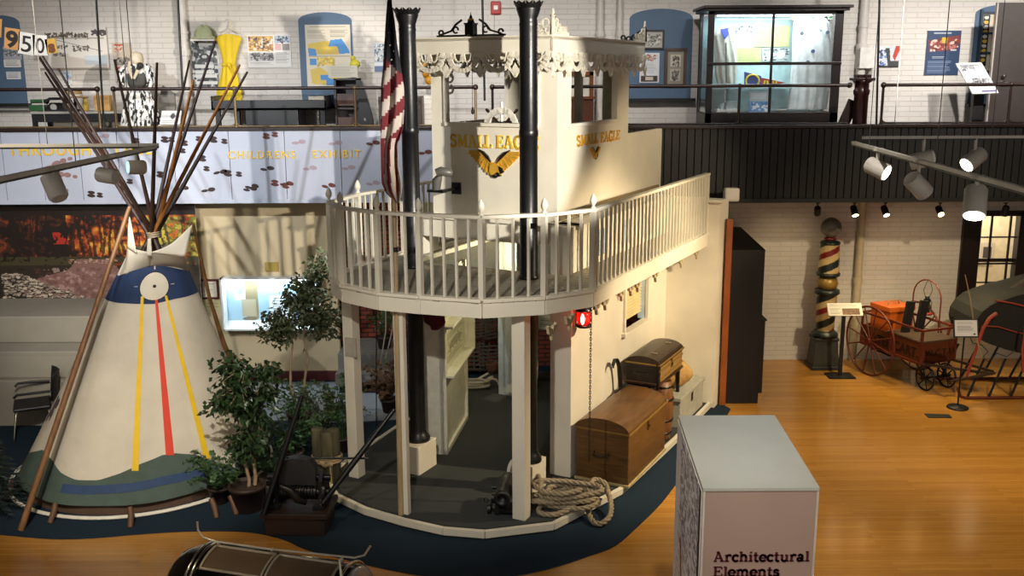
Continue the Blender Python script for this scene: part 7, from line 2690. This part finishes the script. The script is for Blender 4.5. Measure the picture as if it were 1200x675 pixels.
# glazed display table below the dress
a, c = W(247, 118, 15.2), W(382, 118, 15.2)
zt_ = a.z
t = thing('glazed_display_table', 'long black glass-topped display table below dress and map', 'display case', ((a.x + c.x) / 2, 15.5, ZFL))
b = B().mm((a.x, 15.2, zt_ - .14), (c.x, 15.9, zt_ - .11)).mm((a.x, 15.2, zt_ - .14), (c.x, 15.22, zt_ - .0)).mm((a.x, 15.2, zt_ - .14), (a.x + .03, 15.9, zt_ + .07)).mm((c.x - .03, 15.2, zt_ - .14), (c.x, 15.9, zt_ + .07)).mm((a.x, 15.87, zt_ - .14), (c.x, 15.9, zt_ + .07))
b.mm((a.x + .5, 15.25, ZFL + .0), (c.x - .45, 15.85, zt_ - .14))
obj('case_body', b, P('case_black', '#0d0d0e', .35), t, bev=.004)
for x in (a.x + .06, c.x - .08, a.x + .36):
    obj('leg', B().mm((x - .035, 15.3, ZFL), (x + .035, 15.37, zt_ - .14)), BLACKP, t)
obj('linen_lining', B().mm((a.x + .03, 15.22, zt_ - .11), (c.x - .03, 15.87, zt_ - .10)), P('lining_grey', '#8c8a84', .8), t)
gl = obj('glass_lid', B().box(((a.x + c.x) / 2, 15.55, zt_ + .035), (c.x - a.x - .06, .69, .006), rx=math.radians(5.6)), P('clear_glass', '#ffffff', .02, trans=1.0), t)
items = [(262, '#d8d8d4', .14, 'white paper sheet at the left end of the glass display table', 'paper'), (280, '#c8d0d8', .14, 'pale blue paper sheet in the glass display table', 'paper'), (306, '#c8b048', .08, 'yellowish card in the glass display table', 'card'), (322, '#b06a34', .12, 'orange brown object at the middle of the glass display table', 'keepsake'), (350, '#c8c0b0', .14, 'pale cloth piece in the glass display table', 'cloth'), (372, '#a8a49c', .08, 'grey card at the right end of the glass display table', 'card')]
for px, colr, w_, lab, cat in items:
    x = W(px, 120, 15.5).x
    if cat == 'keepsake':
        for q in range(3):
            tag(obj('keepsake', B().ball((x - .1 + q * .1, 15.55, zt_ - .065), .035, 10, sx=1.2), P('k_' + colr[1:], colr, .5), base=(x - .1 + q * .1, 15.55, zt_ - .1)), ('left', 'middle', 'right')[q] + ' orange-brown rounded keepsake in the glass display table', 'keepsake')
    else:
        tag(obj('display_' + cat, B().box((x, 15.58, zt_ - .085), (w_ * 1.6, .3, .012), rz=random.uniform(-.3, .3), rx=.03), P('k_' + colr[1:], colr, .6), base=(x, 15.58, zt_ - .09), solid=0), lab, cat)
# black bookcase with papers, guitar case, old television
a, c = W(391, 92, 15.6), W(421, 140, 15.6)
t = thing('dark_cabinet', 'dark wooden display cabinet beside the blue niche with map', 'cabinet', ((a.x + c.x) / 2, 15.75, ZFL))
b = B().mm((a.x, 15.6, ZFL), (a.x + .03, 15.95, a.z)).mm((c.x - .03, 15.6, ZFL), (c.x, 15.95, a.z)).mm((a.x, 15.92, ZFL), (c.x, 15.95, a.z))
for f in (0.02, .33, .63, 1.0):
    z_ = ZFL + (a.z - ZFL) * f
    b.mm((a.x, 15.6, z_ - .025), (c.x, 15.95, z_))
obj('shelving', b, P('cabinet_dark', '#1c1512', .4), t)
for f, lab in ((.36, 'lower'), (.66, 'upper')):
    z_ = ZFL + (a.z - ZFL) * f
    obj('drawer_front', B().mm((a.x + .04, 15.61, z_), (c.x - .04, 15.63, z_ + .18)), P('drawer_brown', '#3a221a', .4), t)
pc = Pic(40, 30, '#c8c4b4')
pc.lines(.1, .1, .9, .9, 8, '#8a867a')
p1 = W(384, 77, 15.7)
o_ = picture((p1.x, 15.7, p1.z + .0), (W(419, 90, 15.7).x - p1.x, 0, 0), (0, 0.02, -.18), pc, 'propped_sheet')
tag(o_, 'pale printed sheet propped on top of the dark cabinet', 'sheet')
p = W(415, 76, 15.75)
p.z = a.z
t = thing('small_figurine', 'small yellow rounded figurine on top of the dark cabinet', 'figurine', Vector((p.x, 15.85, a.z)))
obj('figurine_body', B().ball((p.x, 15.85, a.z + .22), .07, 10, sx=1.2).ball((p.x - .03, 15.85, a.z + .31), .04, 10), P('lime_yellow', '#c8c038', .5), t)
obj('figurine_base', B().cyl((p.x, 15.85, a.z), (p.x, 15.85, a.z + .16), .05), PAPER, t)
p = Vector((W(429, 140, 15.6).x, 15.6, ZFL))
zc = W(427, 95, 15.6).z
t = thing('instrument_case', 'black tapering instrument case standing beside the dark cabinet', 'case', p)
hC = zc - ZFL
obj('case_shell', B(Matrix.Translation(p)).plate([(-.09, 0), (.14, 0), (.12, hC * .5), (.04, hC * .8), (-.03, hC), (-.09, hC)], Matrix.Identity(4), .12), P('case_black', '#0d0d0e', .35), t, bev=.015)
obj('latch', B(Matrix.Translation(p)).box((.0, -.125, hC * .5), (.03, .01, .04)), CHROME, t)
a, c = W(443, 113, 15.6), W(495, 146, 15.6)
t = thing('television_set', 'old wooden television set behind the flag and left chimney', 'television', ((a.x + c.x) / 2, 15.8, ZFL))
b = B().mm((a.x, 15.6, ZFL + .1), (c.x, 16.0, a.z))
obj('cabinet', b, P('tv_wood', '#4a4036', .4), t, bev=.012)
b = B().mm((a.x + .06, 15.575, c.z + .04), (a.x + .09, 15.605, a.z - .04)).mm((c.x - .17, 15.575, c.z + .04), (c.x - .14, 15.605, a.z - .04)).mm((a.x + .06, 15.575, a.z - .07), (c.x - .14, 15.605, a.z - .04))
obj('bezel', b, P('tv_bezel', '#8a7c60', .4), t)
obj('screen', B().mm((a.x + .09, 15.585, ZFL + .2), (c.x - .17, 15.6, a.z - .07)), P('tv_screen', '#1a1d1c', .15), t)
obj('legs', B().mm((a.x + .03, 15.65, ZFL), (a.x + .08, 15.7, ZFL + .1)).mm((c.x - .08, 15.65, ZFL), (c.x - .03, 15.7, ZFL + .1)).mm((a.x + .03, 15.9, ZFL), (a.x + .08, 15.95, ZFL + .1)).mm((c.x - .08, 15.9, ZFL), (c.x - .03, 15.95, ZFL + .1)), BLACKP, t)
for k_ in range(2):
    obj('knob', B().cyl((c.x - .07, 15.58, a.z - .1 - .08 * k_), (c.x - .07, 15.6, a.z - .1 - .08 * k_), .018), P('tv_bezel', '#8a7c60', .4), t)
# amber sign / lamp seen right of the left chimney
p = W(499, 85, 15.9)
t = thing('amber_ornament', 'amber yellow hanging ornament right of the left chimney', 'ornament', p)
obj('ornament_body', B().ball(p, .09, 10, sx=.7).ball(p + Vector((.05, 0, -.12)), .07, 10).ball(p + Vector((-.02, 0, .12)), .05, 10), P('amber', '#c88a18', .4), t)
obj('wall_hook', B().cyl(p, (p.x, YW, p.z), .012), BLACKP, t)
# wooden object seen through the pilothouse window
a, c = W(664, 84, 15.7), W(695, 136, 15.7)
t = thing('wooden_secretary', 'orange-brown wooden cabinet with open frame seen through the pilothouse window', 'cabinet', ((a.x + c.x) / 2, 15.85, ZFL))
zmid = W(680, 116, 15.7).z
WB = P('chestnut_wood', '#6c3c1a', .35, noise_=(4, .25, (1, 1, 8)))
obj('lower_case', B().mm((a.x, 15.65, ZFL), (c.x, 16.0, zmid)), P('chestnut_dark', '#4a2614', .35), t, bev=.008)
b = B().mm((a.x, 15.7, zmid), (a.x + .05, 15.75, a.z)).mm((c.x - .06, 15.7, zmid), (c.x, 15.75, a.z)).mm((a.x, 15.7, a.z - .06), (c.x, 15.75, a.z)).mm((a.x - .02, 15.62, zmid), (c.x + .02, 15.8, zmid + .04))
obj('upper_frame', b, WB, t)
obj('mirror_board', B().mm((a.x + .05, 15.74, zmid + .04), (c.x - .06, 15.755, a.z - .06)), P('pale_lining', '#c8c4b8', .5), t)
# hanging bulb cord inside pilothouse
bp_ = BM @ Vector((-1.0, 1.0, ZR1 - .05))
pz_ = W(554, 131, bp_.y)
pp_ = Vector((pz_.x, bp_.y, ZR1 - .05))
t = thing('bell_pull', 'black bell pull cord with turned grip hanging in the pilothouse', 'bell pull', pp_)
zb = W(554, 134, bp_.y).z
obj('cord', B().cyl(pp_, (pp_.x, pp_.y, zb + .09), .004), BLACKP, t)
obj('grip', B().lathe([(.008, 0), (.022, .02), (.02, .05), (.009, .07), (.012, .09)], (pp_.x, pp_.y, zb), 12), BLACKP, t)

# ---- big showcase
SYc = 15.05
a, c = W(836, 15, SYc), W(978, 141, SYc)
al_ = W(822, 10, SYc + .0)
t = thing('tall_showcase', 'tall dark wooden glass showcase brightly lit on the gallery', 'showcase', ((a.x + c.x) / 2, SYc + .4, ZFL))
SD = .75
DW = P('showcase_wood', '#1c0f0d', .35, noise_=(5, .25))
X0, X1 = W(829, 70, SYc).x, W(986, 70, SYc).x
ZTp = W(900, 13, SYc).z
zg0, zg1 = W(900, 132, SYc).z, W(900, 17, SYc).z
b = B()
fwL, fwR = W(836, 70, SYc).x - X0, X1 - W(976, 70, SYc).x
b.mm((X0, SYc, ZFL), (X0 + fwL, SYc + .06, ZTp)).mm((X1 - fwR, SYc, ZFL), (X1, SYc + .06, ZTp)).mm((X0, SYc, ZFL), (X1, SYc + SD, zg0)).mm((X0, SYc, zg1), (X1, SYc + .06, ZTp))
b.mm((X0, SYc + SD - .06, zg0), (X0 + .06, SYc + SD, ZTp)).mm((X1 - .06, SYc + SD - .06, zg0), (X1, SYc + SD, ZTp))
b.mm((X0 - .06, SYc - .07, ZTp), (X1 + .06, SYc + SD + .02, ZTp + .04)).mm((X0 - .1, SYc - .11, ZTp + .04), (X1 + .1, SYc + SD + .04, ZTp + .08))
xm = W(904.5, 70, SYc).x
zm_ = W(900, 74.5, SYc).z
b.mm((xm - .018, SYc, zg0), (xm + .018, SYc + .04, zg1)).mm((X0, SYc - .02, zm_ - .022), (X1, SYc + .04, zm_ + .022))
obj('frame', b, DW, t, bev=.006)
CI = P('case_inner', '#a4c4c6', .6)
b = B().mm((X0 + .02, SYc + SD - .05, zg0), (X1 - .02, SYc + SD - .03, zg1))
obj('back_panel', b, CI, t)
obj('glass_panes', B().mm((X0 + fwL, SYc + .02, zg0), (X1 - fwR, SYc + .026, zg1)).mm((X0 + .02, SYc + .06, zg0), (X0 + .026, SYc + SD - .06, zg1)).mm((X1 - .026, SYc + .06, zg0), (X1 - .02, SYc + SD - .06, zg1)), P('clear_glass', '#ffffff', .02, trans=1.0), t)
ZSF = zg0 + .005
obj('shelf', B().mm((X0 + .1, SYc + .3, W(900, 103, SYc).z - .02), (W(935, 100, SYc).x, SYc + SD - .06, W(900, 103, SYc).z)), P('clear_shelf', '#c8dcdc', .2, trans=.6), t)
obj('light_tube', B().cyl((X0 + .15, SYc + .12, zg1 + .0), (X1 - .15, SYc + .12, zg1 + .0), .02), P('case_tube', '#ffffff', .5, emis=('#e4f2ff', 2)), t)
light('AREA', ((X0 + X1) / 2, SYc + .2, zg1 - .03), ((X0 + X1) / 2, SYc + .45, zg0), 9, (.86, .97, 1), X1 - X0 - .3, size_y=.45)
# contents
YBk = SYc + SD - .07
pc = Pic(40, 40, '#c8d0cc')
pc.speck(.05, .05, .95, .5, ['#5a6464', '#98a4a4', '#e0e4e0'], 70, .06).lines(.1, .55, .9, .95, 6, '#98a4a4')
wallpic('photo_sheet', 858, 29, 884, 56, YBk, pc, 'pale photo sheet right of the white jacket in the showcase', 'sheet')
pc = Pic(50, 46, '#b8bc88')
pc.lines(.08, .08, .92, .92, 11, '#9a9e70')
wallpic('information_board', 885, 30, 926, 55, YBk, pc, 'upper yellowish text panel at the back of the showcase', 'panel')
pc = Pic(50, 30, '#b4bc84')
pc.lines(.08, .08, .92, .92, 7, '#949a6c')
wallpic('information_board', 864, 56, 892, 73, YBk - .01, pc, 'lower yellowish text panel beside the white jacket', 'panel')
pc = Pic(50, 36, '#a8b4b4')
pc.speck(.05, .1, .95, .9, ['#5a6468', '#8a9698', '#d4dcdc', '#3c464a'], 90, .06).ell(.3, .5, .16, .3, '#c8d0d0').ell(.7, .5, .16, .3, '#c8d0d0')
wallpic('group_photo', 893, 56, 925, 72, YBk - .01, pc, 'grey group photograph left of the white uniform in the showcase', 'photo')
# jacket left
CJ = P('white_jacket_cloth', '#b4b8ac', .8, bump=(12, .8))


def garment(name, label, outline, Yg, col, dep=.12, cat='garment', folds=9):
    p0_ = W(outline[-1][1], outline[-1][0], Yg)
    t_ = thing(name, label, cat, Vector((p0_.x, Yg, p0_.z)))
    y0_, y1_ = outline[0][0], outline[-1][0]

    def f(u, v):
        y = y0_ + (y1_ - y0_) * v
        l = interp([(a_, b_) for a_, b_, c_ in outline], y)
        r = interp([(a_, c_) for a_, b_, c_ in outline], y)
        th = 2 * PI * u
        x = (l + r) / 2 + (r - l) / 2 * math.cos(th)
        q_ = W(x, y, Yg)
        q_.y += -dep * math.sin(th) + .014 * math.sin(th * folds + v * 6)
        return q_
    obj('cloth', B().grid(f, 48, 36), col, t_)
    return t_, f


t1, f1 = garment('white_jacket', 'white jacket with blue collar lining on the left of the showcase', [(33, 844, 851), (36, 839, 857), (42, 836, 862), (55, 837, 863), (75, 838, 864), (88, 838, 863), (98, 840, 862)], SYc + .42, CJ)
cc = W(849, 39, SYc + .29)
obj('blue_collar', B().plate([(-.07, .06), (.05, .08), (.06, -.02), (.0, -.09)], Matrix.Translation(cc), .03), P('collar_blue', '#2c3c9c', .6), t1)
obj('zip', B().tube([W(851, y, SYc + .28) for y in (50, 60, 75, 97)], .01, 6), P('zip_grey', '#5a5c58', .4), t1)
obj('hanger_post', B().cyl((W(850, 98, SYc + .42).x, SYc + .42, zg0), (W(850, 98, SYc + .42).x, SYc + .42, W(850, 60, SYc + .42).z), .015), CHROME, t1)
UW = P('white_uniform_cloth', '#c0c8c8', .8, bump=(8, .8))
t2, f2 = garment('white_uniform', 'long white uniform dotted with badges on the right of the showcase', [(20, 934, 964), (26, 930, 972), (40, 929, 974), (70, 928, 975), (95, 926, 974), (108, 925, 972), (128, 922, 968)], SYc + .42, UW, .14, folds=13)
for px, py, colr, lab in ((930, 21, '#c88a30', 'orange badge'), (939, 25, '#5a6870', 'grey badge'), (947, 23, '#b89a60', 'tan badge'), (953, 20, '#1c5a9c', 'blue badge'), (973, 20, '#4a8c48', 'green badge'), (940, 39, '#4a5458', 'grey badge'), (970, 38, '#3a4450', 'dark badge'), (953, 60, '#2a4470', 'navy badge'), (947, 73, '#3a4a6a', 'navy badge'), (962, 33, '#8a9490', 'pale badge')):
    p = W(px, py, SYc + .25)
    obj('badge', B().cyl(p, p + Vector((0, .03, 0)), .028, n=10), P('badge_' + colr[1:], colr, .4), t2)
obj('standing_rod', B().cyl((W(950, 98, SYc + .42).x, SYc + .42, zg0), (W(950, 98, SYc + .42).x, SYc + .42, W(950, 60, SYc + .42).z), .015), CHROME, t2)
# pennant
p0_ = W(872, 84, SYc + .3)
t = thing('felt_pennant', 'blue, yellow and red pennant leaning on the showcase shelf', 'pennant', W(895, 102, SYc + .3))
M = Matrix.Translation((0, SYc + .3, 0))
P_ = lambda x, y: (W(x, y, SYc + .3).x, W(x, y, SYc + .3).z)
obj('felt', B().plate([P_(872, 84), P_(892, 89), P_(892, 101), P_(872, 102)], M, .006), P('pennant_blue', '#2c4a94', .8), t)
obj('red_tail', B().plate([P_(892, 91), P_(921, 97), P_(892, 102)], M, .006), P('pennant_red', '#b03028', .8), t)
b = B()
b.tube([Vector((W(881.5, 95, SYc + .3).x + .1 * math.cos(q_), SYc + .288, W(881.5, 95, SYc + .3).z + .095 * math.sin(q_))) for q_ in [2 * PI * i / 24 for i in range(24)]], .014, 6, closed=True, caps=False)
obj('yellow_ring', b, P('pennant_yellow', '#d8c81c', .7), t)
b = B()
for i in range(5):
    b.box((W(896 + i * 3.4, 96.5, SYc + .285).x, SYc + .288, W(896, 96.5, SYc + .285).z), (.025, .006, .06 - .007 * i), ry=.2 * (-1) ** i)
obj('yellow_lettering', b, P('pennant_yellow', '#d8c81c', .7), t)
# lower items
pc = Pic(30, 36, '#a8b8c0')
pc.rect(.1, .08, .9, .4, '#c0ccd0').rect(0, .5, 1, 1, '#5a90c4').speck(0, .5, 1, 1, ['#d0d8dc', '#3a78b4'], 30, .08)
p = W(878, 107, SYc + .35)
o_ = picture((p.x, SYc + .35, p.z), (W(900, 107, SYc + .35).x - p.x, 0, 0), (0, -.03, -(p.z - ZSF) + .0), pc, 'standing_card')
tag(o_, 'pale blue standing card on the floor of the showcase', 'card')
p = W(852, 128, SYc + .3)
t = thing('small_model', 'small white model at the lower left of the showcase', 'model', Vector((p.x, SYc + .3, ZSF)))
obj('model_base', B().box((p.x, SYc + .3, ZSF + .02), (.36, .2, .04)), PAPER, t)
obj('model_body', B().box((p.x + .05, SYc + .3, ZSF + .1), (.16, .1, .12)).box((p.x - .08, SYc + .32, ZSF + .08), (.06, .1, .08)), P('model_grey', '#8c9a9c', .5), t)
p = W(916, 128, SYc + .25)
tag(obj('porcelain_dish', B().lathe([(.03, 0), (.035, .01), (.085, .03), (.085, .035), (.03, .015)], (p.x, SYc + .25, ZSF), 18), P('pink_white', '#d8c8c0', .4), base=(p.x, SYc + .25, ZSF)), 'small pinkish dish on the floor of the showcase', 'dish')
p = W(948, 120, SYc + .5)

# newel post, info lectern, door
p = W(1007, 145, 14.85)
t = thing('newel_post', 'thick dark red stair newel post with square cap on the gallery', 'post', Vector((p.x, 14.85, ZFL)))
zc = W(1007, 88, 14.85).z
NW = P('newel_dark_red', '#2c1212', .35)
b = B(Matrix.Translation((p.x, 14.85, ZFL))).lathe([(.115, 0), (.12, .05), (.105, .1), (.105, zc - ZFL - .3), (.12, zc - ZFL - .27), (.12, zc - ZFL - .22), (.105, zc - ZFL - .2), (.105, zc - ZFL - .12), (.15, zc - ZFL - .08)], n=12)
obj('shaft', b, NW, t)
obj('cap', B(Matrix.Translation((p.x, 14.85, ZFL))).box((0, 0, zc - ZFL - .06), (.29, .29, .04)).box((0, 0, zc - ZFL - .015), (.2, .2, .05)), NW, t, bev=.006)
pts = [W(985, 143, 15.0), W(1000, 118, 15.0)]
tag(obj('stair_stringer', B().beam((pts[0].x, 14.98, ZT - .1), (pts[1].x, 14.98, pts[1].z), .05, .16), DKBRN, base=(pts[0].x, 14.98, ZT)), 'dark sloping stair board between showcase and newel post', 'stair board')
p = Vector((W(1143, 141, 15.3).x, 15.3, ZFL))
t = thing('reading_lectern', 'slanted white reading panel on a black stand by the gallery door', 'lectern', p)
zc = W(1143, 112, 15.3).z
obj('pedestal', B().mm((p.x - .07, p.y - .03, ZFL), (p.x + .09, p.y + .06, zc + .1)), BLACKP, t)
obj('foot', B().box((p.x, p.y, ZFL + .015), (.4, .36, .03)), BLACKP, t)
pTL, pTR, pBR, pBL = W(1120, 74, 15.45), W(1150, 73, 15.45), W(1169, 109, 15.05), W(1140, 110, 15.05)
pc = Pic(60, 60, '#d4d4d0')
pc.speck(.1, .08, .6, .25, ['#6a6a6c', '#98989a'], 40, .05, .03).rect(.1, .06, .9, .1, '#8a8a8c').lines(.1, .32, .9, .5, 5, '#9a9a9c').speck(.2, .52, .9, .66, ['#5a5a5c', '#98989a'], 50, .05, .03).lines(.1, .72, .9, .84, 3, '#9a9a9c').rect(.4, .9, .95, .95, '#6a5a8c')
picture(pTL, pTR - pTL, pBL - pTL, pc, 'reading_panel', t, .02)
# gallery door
a, c = W(1170.5, 3, 15.35), W(1215, 143, 15.35)
d = bpy.data.objects.new('door_1', None)
COL.objects.link(d)
d.location = (a.x, 15.35, ZFL)
d['kind'] = 'structure'
b = B().mm((a.x, 15.35, ZFL), (c.x + .6, 15.40, a.z))
obj('door_leaf', b, P('door_grey_brown', '#3c3430', .45), d, bev=.004)
obj('door_edge', B().mm((a.x - .02, 15.345, ZFL), (a.x, 15.405, a.z)), P('door_edge_pale', '#a8a098', .4), d)
p = W(1174, 97, 15.3)
obj('door_handle', B().ball((p.x + .03, 15.31, p.z + .1), .03, 10).cyl((p.x + .03, 15.3, p.z), (p.x + .03, 15.35, p.z), .03).tube([(p.x + .03, 15.29, p.z), (p.x + .15, 15.29, p.z)], .012, 8), CHROME, d)
# window inside the right niche
a, c = W(1151, 15, YW), W(1175, 84, YW)
t = bpy.data.objects.new('window_6', None)
COL.objects.link(t)
t.location = ((a.x + c.x) / 2, YW, c.z)
t['kind'] = 'structure'
pc = Pic(40, 90, '#b88a4a')
pc.rect(.0, .0, .42, 1, '#c8c4b8').rect(.04, .03, .3, .9, '#2c2420')
for i in range(10):
    pc.ell(.17, .08 + .08 * i, .09, .03, '#d8b448' if i % 2 else '#d8d4cc')
picture((a.x, YW - .02, a.z), (c.x - a.x, 0, 0), (0, 0, c.z - a.z), pc, 'seen_display', t, .005)
b = B()
for py in (15, 39, 62, 84):
    z_ = W(1160, py, YW).z
    b.mm((a.x - .02, YW - .05, z_ - .015), (c.x + .02, YW - .02, z_ + .015))
b.mm((a.x - .04, YW - .06, c.z - .02), (a.x, YW - .015, a.z + .05))
obj('glazing_bars', b, P('niche_bar', '#2c3a4c', .5), t)

# ---- shared group names for repeated things
GROUPS = {'hanging_card': 'number cards hanging on the string', 'lighting_track': 'hanging lighting tracks', 'gallery_railing': 'pipe railings along the gallery edge', 'fern_plant': 'ferns around tepee and windlass', 'slatted_trap': 'slatted traps stacked behind the porch', 'steamer_trunk': 'dome-top trunks beside the boat', 'black_board': 'upright boards on the cart', 'caption_card': 'caption cards in the leftmost niche', 'keepsake': 'keepsakes in the glass display table', 'framed_photo': 'framed photos in the middle niche', 'wall_pipe': 'white pipes on the gallery wall', 'hanging_rod': 'black hanging rods', 'bare_stalk': 'bare stalks before the red brick bay', 'sign_stand': 'label stands on the maple floor', 'exhibit_stand': 'white exhibit stands in the porch', 'potted_ficus': 'ficus trees beside the tepee', 'information_board': 'text panels in the tall showcase'}
for o in list(COL.objects):
    if o.parent is None and o.get('category'):
        n_ = o.name.split('.')[0]
        if n_ in GROUPS:
            o['group'] = GROUPS[n_]
        elif n_ == 'spotlight':
            o['group'] = 'black spotlights under the gallery' if 'under the gallery' in o['label'] else 'grey spotlights on the hanging tracks'
